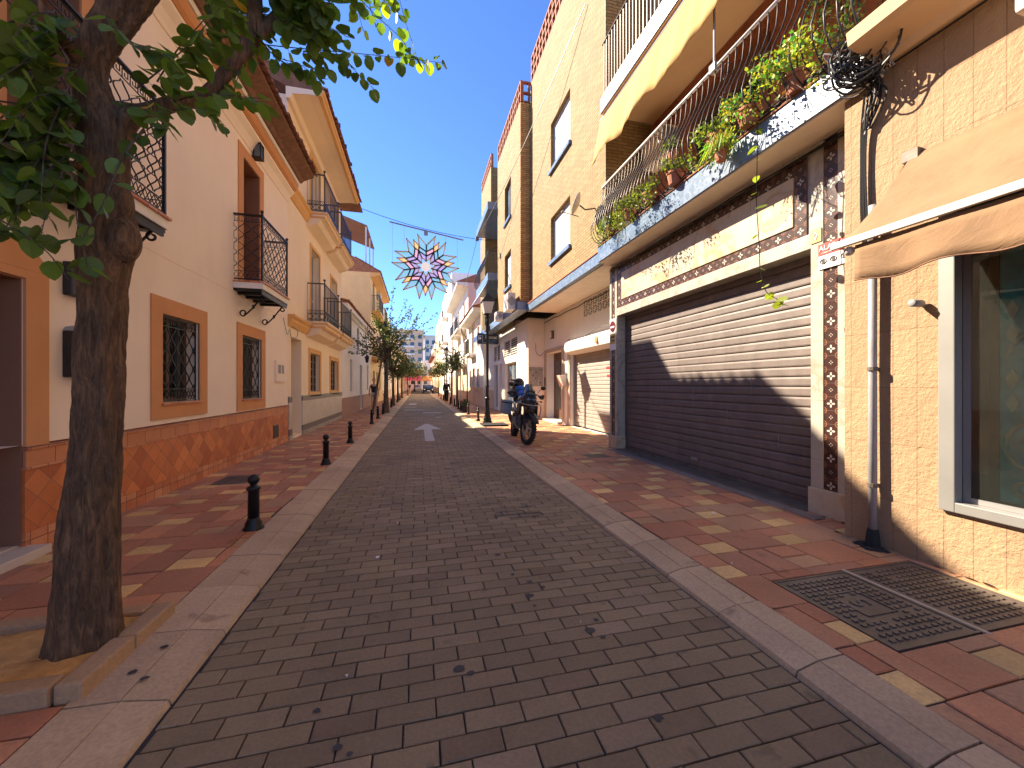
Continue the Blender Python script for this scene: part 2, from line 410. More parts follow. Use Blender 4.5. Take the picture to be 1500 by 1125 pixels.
def panelmat(n, c):
    t = NT(n); t.base(c, .5); tl = t.n('ShaderNodeBsdfTranslucent'); tl.inputs[0].default_value = c4(c)
    mx = t.n('ShaderNodeMixShader'); mx.inputs[0].default_value = .62
    t.l(t.b.outputs[0], mx.inputs[1]); t.l(tl.outputs[0], mx.inputs[2]); t.l(mx.outputs[0], t.out.inputs[0]); return t.m
m_pblue = panelmat('panel_blue', (.42, .66, .82)); m_pviol = panelmat('panel_violet', (.58, .56, .82)); m_ppink = panelmat('panel_pink', (.82, .62, .76))
m_pcream = panelmat('panel_cream', (.86, .72, .5)); m_pwhite = panelmat('panel_white', (.72, .7, .72))
m_sgblue = plain('stained_blue', (.06, .62, .85), .25, var=.35, scale=9, bump=.3, bscale=40); m_sgclear = plain('stained_pale', (.6, .75, .66), .2, var=.3, scale=14)
m_hollow = plain('hollow_shade', (.09, .085, .07), .9, bump=0); m_curtain = plain('shop_blind', (.34, .35, .28), .9, var=.1)

m_reveal = plain('brown_reveal', (.27, .115, .055), .8, var=.08)
m_step = plain('pale_step', (.62, .52, .40), .6, var=.1, stain=.2)
m_dgap = plain('dirt', (.06, .045, .03), .95, var=.4, scale=12)
# ------------------------------------------------------------------ ground, road, kerbs, pavements
b = MB(); b.quad((-400, -200, -.06), (400, -200, -.06), (400, 700, -.06), (-400, 700, -.06)); struct(b.build('ground', m_ground, origin=(0, 0, 0)))
def slab(mb, x0, x1, y0, y1, z, gap, bev, tint, jit=.0015, tilt=.0015):
    x0 += gap; x1 -= gap; y0 += gap; y1 -= gap
    if x1-x0 < 2.5*bev or y1-y0 < 2.5*bev: return
    dz = U(-jit, jit); tx = U(-tilt, tilt); ty = U(-tilt, tilt)
    j = lambda: U(-gap*.35, gap*.35)
    P = [(x0+j(), y0+j()), (x1+j(), y0+j()), (x1+j(), y1+j()), (x0+j(), y1+j())]
    cx, cy = (x0+x1)/2, (y0+y1)/2
    lo = [(x, y, z-.012) for x, y in P]; ed = [(x, y, z-bev*.7+dz) for x, y in P]
    tp = []
    for x, y in P:
        xx = x+(bev if x < cx else -bev); yy = y+(bev if y < cy else -bev)
        tp.append((xx, yy, z+dz+tx*(1 if x < cx else -1)+ty*(1 if y < cy else -1)))
    fs = [(8, 9, 10, 11)]+[(i, (i+1) % 4, 4+(i+1) % 4, 4+i) for i in range(4)]+[(4+i, 4+(i+1) % 4, 8+(i+1) % 4, 8+i) for i in range(4)]
    mb.add(lo+ed+tp, fs, tint)
ROADL, ROADR = -1.04, 1.76
b = MB(); b.quad((ROADL-.5, -3, -.011), (ROADR+.4, -3, -.011), (ROADR+.4, 130, -.011), (ROADL-.5, 130, -.011)); struct(b.build('road_bed', m_joint, origin=(0, 0, 0)))
b = MB(); y = -1.0; row = 0
PW, PH = .248, .106
while y < 62:
    x = ROADL-(PW*.5 if row % 2 else 0)+U(-.012, .012)
    while x < ROADR:
        w = PW
        k = U(.82, 1.14); r = random.random()
        c = (.275*k, .202*k, .110*k) if r > .12 else ((.32*k, .235*k, .14*k) if r > .05 else (.23*k, .16*k, .09*k))
        slab(b, max(x, ROADL), min(x+w, ROADR), y, y+PH, 0, .0035, .0045, c, .0014, .0013)
        x += w
    y += PH; row += 1
struct(b.build('road', m_road, origin=(0, 0, 0)))
# kerb stones: sloping front face and flat back half
def kerb(side, x0, x1, y0, y1, n):
    mb = MB(); y = y0
    while y < y1:
        L = n+U(-.012, .012); k = U(.85, 1.1); c = (.60*k, .425*k, .25*k); e = y+L-.009; dz = U(-.003, .003)
        xs = (x0, x0+side*.018, (x0+x1)/2-side*.004, (x0+x1)/2, (x0+x1)/2+side*.004, x1)
        zs = (-.03, .016, .044, .036, .044, .05)
        vs = [(xx+U(-.002, .002), yy, zz+dz+(0 if 0 < i else 0)) for yy in (y, e) for i, (xx, zz) in enumerate(zip(xs, zs))]
        vs += [(x1, y, -.03), (x1, e, -.03)]
        fs = [(i, i+1, 7+i, 6+i) for i in range(5)]+[(0, 1, 2, 3, 4, 5, 12), (6, 7, 8, 9, 10, 11, 13)]
        mb.add(vs, fs, c); y += L
    return struct(mb.build('kerb', m_kerb, origin=(0, 0, 0)))
kerb(1, ROADR+.006, 2.07, -1, 62, .5); kerb(-1, ROADL-.006, -1.44, -1, 62, .5)
# pavements: height of the slab tops
ZW = .05
def walk(name, x0, x1, y0, y1, holes=()):
    mb = MB(); y = y0; row = 0
    pinks = [(.60, .25, .115), (.52, .20, .095), (.63, .275, .13), (.48, .21, .11), (.56, .30, .155)]
    def put(a, c, d, e, t):
        a = max(a, x0); c = min(c, x1)
        if c-a < .03: return
        for h in holes:
            if a < h[1] and c > h[0] and d < h[3] and e > h[2]:
                # keep the strips round a hole
                for q in ((a, h[0], d, e), (h[1], c, d, e), (max(a, h[0]), min(c, h[1]), d, h[2]), (max(a, h[0]), min(c, h[1]), h[3], e)):
                    if q[1]-q[0] > .02 and q[3]-q[2] > .02: slab(mb, q[0], q[1], q[2], q[3], ZW, .0035, .003, t, .0015)
                return
        slab(mb, a, c, d, e, ZW, .005, .006, t, .003, .003)
    while y < y1:
        x = x0-.74+(row*.27) % .74
        while x < x1:
            k = U(.88, 1.12); t = sc(random.choice(pinks), k)
            if random.random() < .3: put(x, x+.24, y, y+.36, t); put(x+.24, x+.48, y, y+.36, sc(random.choice(pinks), U(.85, 1.12)))
            else: put(x, x+.48, y, y+.36, t)
            k = U(.8, 1.15); yel = (.82*k, .53*k, .20*k) if random.random() < .78 else (.60*k, .33*k, .15*k)
            put(x+.48, x+.74, y, y+.18, yel); put(x+.48, x+.74, y+.18, y+.36, sc(random.choice(pinks), U(.85, 1.12)))
            x += .74
        y += .36; row += 1
    o = struct(mb.build(name, m_walk, origin=(0, 0, 0)))
    mb = MB(); mb.box(x0, x1, y0, y1, -.04, ZW-.0105)
    return o, struct(mb.build(name+'_bed', m_joint, origin=(0, 0, 0)))
PIT = (-2.25, -1.40, 2.03, 2.70)
mh = [(2.37, 3.0, 1.43, 2.14), (3.03, 3.66, 1.43, 2.14)]
walk('pavement_right', 2.075, 5.0, -1, 60, [(2.36, 3.67, 1.42, 2.15), (3.1, 3.55, 6.55, 6.95)])
bed = walk('pavement_left', -3.3, -1.445, -1, 60, [PIT, (-2.75, -2.3, 6.0, 6.55)])[1]
# tree pit
b = MB()
for (x0, x1, y0, y1) in ((-1.50, -1.40, 2.04, 2.365), (-1.50, -1.40, 2.375, 2.70), (-1.86, -1.51, 2.03, 2.12), (-2.25, -1.87, 2.03, 2.12), (-2.25, -1.51, 2.61, 2.70), (-2.34, -2.26, 2.03, 2.7)):
    s_ = MB(); b.box(x0, x1, y0, y1, .02, .125+U(-.006, .006), (.46, .29, .15))
o = b.build('tree_pit_border', m_kerb, bevel=.012, origin=(-1.8, 2.3, .05)); tag(o, 'low stone edging round the sandy pit of the big tree', 'tree pit')
b = MB()
n = 26
for i in range(n):
    for j in range(n):
        x = -2.27+i*.80/(n-1); y = 2.08+j*.56/(n-1)
        r = math.hypot(x+1.68, y-2.4); z = .078+.035*math.exp(-(r/.3)**2)+U(-.006, .006)
        b.v.append((x, y, z))
for i in range(n-1):
    for j in range(n-1): b.f.append((i*n+j, (i+1)*n+j, (i+1)*n+j+1, i*n+j+1)); b.t.append((1, 1, 1))
struct(b.build('soil', m_soil, smooth=True, origin=(-1.8, 2.3, .05)), 'structure')

# road markings, stains
def arrow(y0, y1, xc, w, dirn=1):
    mb = MB(); z = .0045; h = (y1-y0)*.42*dirn
    ya, yb = (y0, y1) if dirn > 0 else (y1, y0)
    mb.quad((xc-w*.14, ya, z), (xc+w*.14, ya, z), (xc+w*.14, yb-h, z), (xc-w*.14, yb-h, z))
    mb.poly([(xc-w*.5, yb-h*1.0, z), (xc+w*.5, yb-h, z), (xc+w*.12, yb-h*.15, z), (xc, yb, z), (xc-w*.12, yb-h*.15, z)])
    return struct(mb.build('road_marking', m_paint, origin=(0, 0, 0)))
arrow(9.8, 14.2, .30, .85)
b = MB()
def dash(x0, x1, y0, y1):
    b.quad((x0, y0, .0045), (x1, y0, .0045), (x1, y1, .0045), (x0, y1, .0045))
dash(.25, 1.15, 19.6, 20.0); dash(-.75, .35, 22.0, 22.4); dash(-.75, -.1, 24.8, 25.2); dash(-.6, -.1, 28, 30); dash(.3, .8, 34, 34.6); dash(.75, .95, 16.7, 16.95)
struct(b.build('road_marking', m_paint, origin=(0, 0, 0)))
m_tar = plain('tar', (.012, .011, .011), .55, var=.3, bump=.3)
m_stain = plain('oil_stain', (.05, .042, .038), .7, var=.3)
b = MB()
for (x, y, w) in ((.98, 4.18, .3), (1.05, 4.05, .5), (.86, 4.5, .26), (1.12, 3.92, .3), (.9, 4.63, .34), (1.2, 4.2, .15)):
    yy = round(y/PH)*PH
    b.quad((x-w/2, yy-.010, .0052), (x+w/2, yy-.010, .0052), (x+w/2, yy+.010, .0052), (x-w/2, yy+.010, .0052))
for k in range(7):
    x = .80+k*.085; yy = round((3.95+(k % 3)*.13)/PH)*PH
    b.quad((x-.009, yy, .0052), (x+.009, yy, .0052), (x+.009, yy+PH, .0052), (x-.009, yy+PH, .0052))
struct(b.build('tar_marks', m_tar, origin=(0, 0, 0)))
b = MB()
def blob(x, y, r, z=.0046, n=11):
    b.poly([(x+r*U(.65, 1.15)*math.cos(2*PI*i/n), y+r*U(.5, .9)*math.sin(2*PI*i/n), z) for i in range(n)])
for (x, y, r) in ((.95, 2.02, .035), (1.03, 2.1, .02), (1.0, 1.95, .018), (.72, 2.45, .03), (.77, 2.62, .025), (.68, 2.75, .02), (.84, 2.53, .02), (.64, 3.1, .03), (.62, 3.35, .02), (-.42, 1.8, .018), (.2, 1.9, .03), (.25, 1.86, .02), (.98, 1.42, .024), (.72, 2.33, .014), (1.2, 2.9, .015), (.5, 6.5, .05), (.6, 6.9, .04), (.45, 7.4, .05), (.62, 5.6, .04), (.55, 5.9, .06), (-.3, 1.6, .02), (-.25, 1.56, .014)): blob(x, y, r)
for (x, y) in ((-1.27, 2.35), (-1.22, 2.12), (-1.3, 2.18)): blob(x, y, .02, .052)
struct(b.build('stains', m_stain, origin=(0, 0, 0)))
for i, (x, y, z) in enumerate(((-.32, 3.28, .002), (-.33, 1.98, .002), (3.0, 3.4, .052), (2.3, 2.42, .052), (.93, 2.1, .002), (-1.52, 2.33, .1), (-.2, 4.05, .002))):
    b = MB(); s0 = (.016, .008, .02, .007, .006, .008, .009)[i]
    b.poly([(x+s0*math.cos(a)*U(.6, 1.2), y+s0*math.sin(a)*U(.6, 1.2), z+U(.004, .012)) for a in [k*PI/3 for k in range(6)]]); b.prism([(x-s0*.5, y-s0*.4, z), (x+s0*.5, y-s0*.3, z), (x, y+s0*.5, z)], (0, 0, s0*.3))
    tag(b.build('litter_scrap', m_signw), ['white crumpled scrap of paper on the left middle of the road pavers', 'tiny white scrap on the near left road pavers by the kerb', 'white folded scrap on the pavement before the large brown shutter', 'tiny white scrap on the pavement near the manhole covers', 'tiny pale scrap on the stained right side of the road', 'tiny white scrap lying on the sand under the big tree', 'small white scrap on the road further from the camera on the left'][i], 'litter', 'scraps of litter on the ground')

# ------------------------------------------------------------------ generic wall pieces
def wall_open(mb, X, sd, y0, y1, z0, z1, holes, depth=.16):
    """street face at X (sd=-1: left side of the street, +1: right side) with real openings and reveals"""
    ys = sorted({y0, y1, *[h[0] for h in holes], *[h[1] for h in holes]}); zs = sorted({z0, z1, *[h[2] for h in holes], *[h[3] for h in holes]})
    for a, c in zip(ys, ys[1:]):
        for d, e in zip(zs, zs[1:]):
            my, mz = (a+c)/2, (d+e)/2
            if any(h[0] < my < h[1] and h[2] < mz < h[3] for h in holes): continue
            mb.quad((X, a, d), (X, c, d), (X, c, e), (X, a, e))
    for h in holes:
        dp = (h[4] if len(h) > 4 else depth)*sd; a, c, d, e = h[:4]
        mb.quad((X, a, d), (X+dp, a, d), (X+dp, a, e), (X, a, e)); mb.quad((X, c, d), (X+dp, c, d), (X+dp, c, e), (X, c, e))
        mb.quad((X, a, d), (X, c, d), (X+dp, c, d), (X+dp, a, d)); mb.quad((X, a, e), (X, c, e), (X+dp, c, e), (X+dp, a, e))
def shell(mb, X, sd, y0, y1, z0, z1, holes=(), deep=8, roofz=None):
    """a closed building volume with openings on the street side"""
    wall_open(mb, X, sd, y0, y1, z0, z1, holes)
    B = X+sd*deep
    mb.quad((X, y0, z0), (B, y0, z0), (B, y0, z1), (X, y0, z1)); mb.quad((X, y1, z0), (B, y1, z0), (B, y1, z1), (X, y1, z1))
    mb.quad((B, y0, z0), (B, y1, z0), (B, y1, z1), (B, y0, z1)); mb.quad((X, y0, z1), (X, y1, z1), (B, y1, z1), (B, y0, z1))
def frame_rect(mb, X, sd, h, w, t=.05, mull=(), trans=()):
    """window frame bars filling hole h at depth plane X (inner side)"""
    a, c, d, e = h[:4]; X2 = X+sd*t
    mb.box(X, X2, a, a+w, d, e); mb.box(X, X2, c-w, c, d, e); mb.box(X, X2, a+w, c-w, d, d+w); mb.box(X, X2, a+w, c-w, e-w, e)
    for m in mull: y = a+(c-a)*m; mb.box(X+sd*.003, X2-sd*.003, y-w*.5, y+w*.5, d+w, e-w)
    for m in trans: z = d+(e-d)*m; mb.box(X+sd*.006, X2-sd*.006, a+w, c-w, z-w*.4, z+w*.4)
def window(parent, X, sd, h, fm, gm, dep=.11, w=.05, mull=(.5,), trans=(), name='window'):
    mb = MB(); frame_rect(mb, X+sd*dep, sd, h, w, .045, mull, trans); o = mb.build(name, fm, parent)
    g = MB(); g.box(X+sd*(dep+.02), X+sd*(dep+.03), h[0]+.01, h[1]-.01, h[2]+.01, h[3]-.01); g.build('pane', gm, o)
    return o
def surround(parent, X, sd, h, w, mat, t=.02, bottom=True, name='window_surround', bev=.004):
    a, c, d, e = h[:4]; X2 = X-sd*t; mb = MB(); Xi = X+sd*.01
    mb.box(Xi, X2, a-w, a, d-(w if bottom else 0), e+w); mb.box(Xi, X2, c, c+w, d-(w if bottom else 0), e+w)
    mb.box(Xi, X2, a, c, e, e+w)
    if bottom: mb.box(Xi, X2, a, c, d-w, d)
    return mb.build(name, mat, parent)
def lattice(mb, P, W, H, cw=.11, ch=.24, r=.0065, flat=1):
    """wrought-iron lattice of mirrored wavy bars; P(u,v) -> point"""
    n = max(2, round(W/cw)); cw = W/n; m = max(2, round(H/ch)); ch = H/m
    for i in range(n+1):
        pts = []; k = m*8
        for j in range(k+1):
            v = H*j/k; u = cw*i+(1 if i % 2 else -1)*cw*.42*math.cos(2*PI*v/ch)
            pts.append(P(min(max(u, 0), W), v))
        mb.tube(pts, r, 4, False)
def band(mb, P, W, z0, z1, r=.006, kind=0):
    mb.tube([P(0, z0), P(W, z0)], r, 4); mb.tube([P(0, z1), P(W, z1)], r, 4)
    h = z1-z0; n = max(2, round(W/h)); s = W/n
    for i in range(n):
        u = i*s
        if kind == 0:
            q = [(.15, 0), (.15, .85), (.85, .85), (.85, .3), (.45, .3), (.45, .6)]
        elif kind == 1:
            q = [(.5+.45*math.cos(a), .5+.42*math.sin(a)) for a in [k*PI/5 for k in range(11)]]
        else:
            q = [(0, .5), (.25, .9), (.5, .5), (.75, .1), (1, .5)]
            mb.tube([P(u+s*a, z0+h*(1-c)) for a, c in q], r*.8, 4, False)
        mb.tube([P(u+s*a, z0+h*c) for a, c in q], r*.8, 4, False)
def rooftiles(mb, x_e, z_e, sd, y0, y1, pitch, length, sp=.2, r=.075):
    """barrel tiles running up from the eave"""
    n = int((y1-y0)/sp); sp = (y1-y0)/n
    for i in range(n):
        y = y0+(i+.5)*sp+U(-.006, .006); dx = U(-.02, .02)
        nr = max(1, int(length/.42))
        for k in range(nr if k_rows is None else min(nr, k_rows)):
            L0 = k*length/nr; L1 = (k+1)*length/nr+.05; lift = .018
            vs = []
            for (L, rr, zz) in ((L0, r*1.05, .012), (L1, r*.85, -.004)):
                x = x_e+sd*(L+dx); z = z_e+L*pitch+zz+lift
                for q in range(7):
                    a = PI*q/6; vs.append((x, y+rr*math.cos(a), z+rr*math.sin(a)))
                for q in range(7):
                    a = PI*q/6; vs.append((x, y+(rr-.014)*math.cos(a), z+(rr-.014)*math.sin(a)))
            fs = [(q, q+1, 15+q, 14+q) for q in range(6)]+[(7+q, 8+q, 22+q, 21+q) for q in range(6)]+[(q, q+1, 8+q, 7+q) for q in range(6)]
            mb.add(vs, fs)
        # channel tile between
        yc = y+sp/2; vs = []
        for L in (-.015, length):
            x = x_e+sd*(L+dx); z = z_e+L*pitch+.055
            for q in range(5):
                a = PI+PI*q/4; vs.append((x, yc+r*.8*math.cos(a), z+r*.6*math.sin(a)))
        mb.add(vs, [(q, q+1, 6+q, 5+q) for q in range(4)])
k_rows = None

# ------------------------------------------------------------------ left: white house with terracotta base
LX = -3.05
A = thing('terraced_house', 'cream rendered house with terracotta tiled base and terracotta window surrounds, nearest on the left', 'house', (LX, 4, 0))
win1 = (5.59, 6.42, 1.18, 2.28, .2); win2 = (7.80, 8.66, 1.14, 2.30, .2); dr2 = (7.84, 8.58, 3.19, 5.5, .3); dr1 = (3.75, 4.42, 3.19, 5.5, .3); ent = (2.75, 3.89, .12, 2.25, .4)
b = MB(); shell(b, LX, -1, -4, 10.3, .92, 6.12, [win1, win2, dr2, dr1, (2.75, 3.89, .92, 2.25, .4)], 6); b.build('wall', m_cream, A)
b = MB()
b.box(LX-.1, LX+.02, 3.89, 10.28, .0, .22); b.build('base_course', m_terrasq, A)
b = MB(); b.box(LX-.1, LX+.016, 3.89, 10.28, .222, .72); b.build('diamond_tiles', m_diamond, A)
b = MB(); b.box(LX-.1, LX+.022, 3.89, 10.28, .745, .875); b.build('tile_border', m_terrarow, A)
b = MB(); b.box(LX-.1, LX+.032, 3.89, 10.285, .722, .743); b.box(LX-.1, LX+.036, 3.89, 10.285, .877, .905); b.build('tile_ledge', m_terrasq, A, bevel=.006)
b = MB(); b.box(LX-.4, LX-.1, -4, 2.75, 0, .915); b.box(LX-.4, LX-.101, 3.89, 10.25, 0, .915); b.build('footing', m_cream, A)
# entrance
b = MB(); zt = 2.25
b.box(LX-.01, LX+.022, 3.892, 4.09, .907, 2.32); b.box(LX-.38, LX-.012, 3.892, 3.93, .13, 2.26)
arc = [(LX+.022, 2.55, 2.32), (LX+.022, 2.55, 2.56), (LX+.022, 3.2, 2.575), (LX+.022, 3.6, 2.57), (LX+.022, 3.85, 2.53), (LX+.022, 4.0, 2.46), (LX+.022, 4.06, 2.4), (LX+.022, 4.09, 2.321)]
b.prism(arc, (-.032, 0, 0)); b.box(LX-.01, LX+.0215, 2.55, 3.892, 2.251, 2.3195); b.build('door_surround', m_terra, A)
b = MB(); b.box(LX-.36, LX-.31, 2.75, 3.89, .13, 2.25); o = b.build('door', m_brownpaint, A)
b = MB(); b.sphere((LX-.29, 3.0, 1.1), .025); b.build('handle', m_gilt, o)
b = MB(); b.box(LX-.4, LX+.16, 2.7, 3.93, .03, .115); b.box(LX-.4, LX-.02, 2.75, 3.89, .117, .13); b.build('doorstep', m_step, A, bevel=.008)
for h in (win1, win2):
    surround(A, LX, -1, h, .2, m_terra, .018)
    o = window(A, LX, -1, h, m_darkwood, m_glassd, .15, .06, (.5,))
    g = MB(); P = lambda u, v, h=h: (LX-.035, h[0]+.015+u, h[2]+v); W = h[1]-h[0]-.03; H = h[3]-h[2]
    lattice(g, lambda u, v: P(u, v+.18), W, H-.18-.14, .105, .26, .0075)
    band(g, P, W, .03, .17, .007, 2); band(g, P, W, H-.135, H-.02, .007, 0)
    g.tube([P(0, .0), P(0, H)], .009, 4); g.tube([P(W, 0), P(W, H)], .009, 4); g.tube([P(W/2, .0), P(W/2, H)], .004, 4)
    g.build('grille', m_iron, A)
    s_ = MB(); s_.box(LX-.16, LX+.045, h[0]-.03, h[1]+.03, h[2]-.028, h[2]-.004); s_.build('sill', m_terrasq, A, bevel=.005)
for h in (dr1, dr2, (2.75, 3.89, .13, 2.25, .4)):
    b = MB(); dp = h[4]-.06; b.box(LX-dp, LX-.003, h[1]-.012, h[1]-.001, h[2]+.001, h[3]-.013); b.box(LX-dp, LX-.003, h[0]+.001, h[0]+.012, h[2]+.001, h[3]-.013); b.box(LX-dp, LX-.003, h[0]+.001, h[1]-.001, h[3]-.012, h[3]-.001); b.build('door_reveal', m_reveal, A)
for h in (dr1, dr2):
    surround(A, LX, -1, h, .19, m_terra, .018, False, 'door_surround')
    b = MB(); b.box(LX-.27, LX-.23, h[0], h[1], h[2], h[3]); b.box(LX-.225, LX-.22, h[0]+.12, h[1]-.12, h[2]+.15, h[2]+.9); b.box(LX-.225, LX-.22, h[0]+.12, h[1]-.12, h[2]+1.05, h[3]-.15); b.build('balcony_door', m_brownpaint, A)
def balcony_a(y0, y1):
    Xo = -2.62; zs = 3.19
    b = MB(); b.box(LX, Xo+.05, y0-.05, y1+.05, zs-.028, zs); s_ = b.build('balcony', m_terrasq, A, bevel=.006)
    b = MB(); b.box(LX, Xo+.02, y0-.03, y1+.03, zs-.13, zs-.029); b.build('balcony_edge', m_white2, s_)
    b = MB(); b.box(LX, Xo+.0, y0-.02, y1+.02, zs-.17, zs-.131)
    for k in range(4): yy = y0+(y1-y0)*(k+.5)/4; b.box(LX, Xo-.02, yy-.02, yy+.02, zs-.21, zs-.171)
    b.box(Xo-.03, Xo-.001, y0, y1, zs-.215, zs-.171); b.build('underframe', m_iron, s_)
    g = MB(); H = 1.17
    for P, W in ((lambda u, v: (Xo, y0+u, zs+v), y1-y0), (lambda u, v: (LX+u, y0, zs+v), Xo-LX), (lambda u, v: (LX+u, y1, zs+v), Xo-LX)):
        lattice(g, lambda u, v: P(u, v+.19), W, .80, .11, .2, .0068)
        band(g, P, W, .04, .17, .006, 2); band(g, P, W, 1.02, 1.12, .006, 0)
        g.tube([P(0, .03), P(W, .03)], .01, 4); g.box(*[v for pr in zip([min(P(0, 0)[0], P(W, 0)[0])-.018, min(P(0, 0)[1], P(W, 0)[1])-.018, zs+1.13], [max(P(0, 0)[0], P(W, 0)[0])+.018, max(P(0, 0)[1], P(W, 0)[1])+.018, zs+1.15]) for v in pr])
    for y in (y0, y1): g.box(Xo-.014, Xo+.014, y-.014, y+.014, zs, zs+1.19); g.sphere((Xo, y, zs+1.21), .028, 8, 6)
    g.build('railing', m_iron, s_)
    for y in (y0+.18, y1-.12):
        g = MB(); pts = []
        for k in range(13): a = k*PI/6; rr = .055-.003*k; pts.append((Xo-.04+rr*math.cos(a+PI/2)+.0, y, zs-.26+rr*math.sin(a+PI/2)))
        pts = pts[::-1]; pts += [(Xo-.12, y, zs-.30), (Xo-.2, y, zs-.42), (Xo-.29, y, zs-.52)]
        for k in range(12): a = -PI/2-k*PI/6; rr = .06-.003*k; pts.append((LX+.075+rr*math.cos(a), y, zs-.52+rr*math.sin(a)))
        g.tube(pts, [.013]*len(pts), 6); g.sphere((Xo-.2, y, zs-.41), .024, 8, 6, (1, 1, 1.6)); g.build('bracket', m_iron, s_, smooth=True)
balcony_a(7.5, 8.8); balcony_a(3.42, 4.85)
# cornice (stepped), soffit and roof
b = MB(); prof = [(LX-.05, 5.80), (LX+.012, 5.80), (LX+.03, 5.86), (LX+.07, 5.95), (LX+.14, 6.03), (LX+.14, 6.075), (LX-.05, 6.075)]
b.prism([(x, -4, z) for x, z in prof], (0, 14.3, 0)); b.build('cove', m_cream, A)
b = MB(); prof = [(LX, 6.077), (LX+.155, 6.077), (LX+.20, 6.11), (LX+.235, 6.18), (LX+.225, 6.24), (LX, 6.24)]
b.prism([(x, -4, z) for x, z in prof], (0, 14.28, 0)); b.build('moulding', m_terra, A)
b = MB(); b.prism([(x, -4, z) for x, z in [(LX, 6.242), (LX+.25, 6.242), (LX+.27, 6.30), (LX, 6.30)]], (0, 14.32, 0)); b.build('cornice_line', m_white2, A)
b = MB(); b.prism([(x, -4, z) for x, z in [(LX, 6.302), (LX+.31, 6.302), (LX+.36, 6.36), (LX+.58, 6.47), (LX+.58, 6.52), (LX-6, 8.8), (LX-6, 8.3)]], (0, 14.3, 0)); b.build('roof', m_soffit, A)
b = MB(); rooftiles(b, LX+.66, 6.50, -1, -1, 10.28, .345, 6.4); b.build('roof_tiles', m_rooftile, A)
# things on its wall
g = MB(); t = thing('wall_lantern', 'small black square lantern on the cream wall above the balcony door', 'wall lamp', (LX, 8.3, 5.75))
g.box(LX+.0, LX+.16, 8.22, 8.38, 5.98, 6.0); g.box(LX+.02, LX+.14, 8.24, 8.36, 6.0, 6.03)
for x, y in ((.03, 8.23), (.15, 8.23), (.03, 8.37), (.15, 8.37)): g.box(LX+x-.008, LX+x+.008, y-.008, y+.008, 5.74, 5.98)
g.box(LX+.0, LX+.16, 8.22, 8.38, 5.72, 5.74); g.build('frame', m_iron, t); g = MB(); g.box(LX+.035, LX+.145, 8.235, 8.365, 5.745, 5.975); g.build('glass', m_glassb, t)
g = MB(); t = thing('meter_box', 'cream utility box on the wall right of the second ground floor window', 'utility box', (LX, 9.65, 1.45))
g.box(LX, LX+.05, 9.42, 9.94, 1.47, 1.95); g.build('cover', m_cream, t, bevel=.01); g = MB(); g.box(LX+.051, LX+.056, 9.5, 9.66, 1.66, 1.85); g.box(LX+.051, LX+.056, 9.72, 9.86, 1.66, 1.85); g.build('inspection_window', m_pipe, t)
g = MB(); t = thing('vent_grille', 'dark square metal vent set in the diamond tile base', 'vent', (LX, 9.4, .23))
g.box(LX+.017, LX+.03, 9.28, 9.60, .24, .52); g.build('frame', m_castiron, t)
g = MB()
for k in range(5): g.box(LX+.031, LX+.036, 9.31, 9.57, .28+k*.045, .30+k*.045)
g.build('louvre', m_iron, t)
t = thing('letter_box', 'black wall letter box with clear lid behind the tree trunk', 'letter box', (LX, 4.4, 1.45))
g = MB(); g.box(LX, LX+.11, 4.24, 4.52, 1.47, 1.88); g.build('box', m_blackg, t, bevel=.01)
g = MB(); g.lathe((LX, 4.38, 1.885), [(.14, 0), (.14, .002), (.11, .035), (.04, .055)], 14); g.build('lid', m_greym, t)
g = MB(); g.tube([(LX+.112, 4.30, 1.56), (LX+.113, 4.34, 1.60), (LX+.113, 4.35, 1.57), (LX+.113, 4.385, 1.62)], .006, 5); g.build('emblem', m_signw, t)
t = thing('intercom', 'black door intercom on the cream wall above the letter box', 'intercom', (LX, 4.3, 2.2)); g = MB(); g.box(LX, LX+.07, 4.24, 4.40, 2.2, 2.5); g.build('housing', m_black, t, bevel=.012)
g = MB(); g.box(LX+.071, LX+.075, 4.27, 4.37, 2.38, 2.46); g.build('speaker', m_greym, t)

# ------------------------------------------------------------------ left: cream house with yellow mouldings
Bh = thing('terraced_house', 'three storey cream house with yellow mouldings and four black railed balconies', 'house', (LX, 13.6, 0))
y0, y1 = 10.302, 17.0
bent = (10.55, 11.42, .1, 2.6, .45); bw = [(12.25, 13.35, 1.2, 2.34, .14), (14.95, 16.2, 1.2, 2.30, .14)]
bd = [(12.35, 13.35, 3.25, 5.45, .2), (15.0, 16.0, 3.25, 5.3, .2), (12.35, 13.35, 6.35, 8.1, .2), (15.0, 16.0, 6.35, 8.1, .2)]
b = MB(); shell(b, LX, -1, y0, y1, 0, 8.42, [bent]+bw+bd, 8)
b.build('wall', m_cream2, Bh)
b = MB(); b.box(LX-.44, LX-.40, 10.55, 11.42, .1, 2.6); o = b.build('door', m_graywall, Bh); b = MB(); b.sphere((LX-.39, 10.7, 1.1), .03); b.build('handle', m_gilt, o)
for a, c in ((y0+.01, 10.54), (11.43, y1-.01)):
    b = MB(); b.box(LX, LX+.03, a, c, .32, .97); b.build('plinth', m_plinthm, Bh)
    for q0, q1 in ((.972, 1.10), (.17, .318)): b = MB(); b.box(LX, LX+.035, a, c, q0, q1); b.build('tile_border', m_decor2, Bh)
    b = MB(); b.box(LX, LX+.05, a, c, .0, .168); b.box(LX, LX+.045, a, c, 1.102, 1.12); b.build('base_course', m_marbleg, Bh)
for h in bw:
    surround(Bh, LX, -1, h, .09, m_yellow, .02); surround(Bh, LX, -1, (h[0]-.09, h[1]+.09, h[2]-.09, h[3]+.09), .05, m_yellow, .035)
    window(Bh, LX, -1, h, m_darkwood, m_glassd, .1, .05, (.33, .66), (.2, .4, .6, .8))
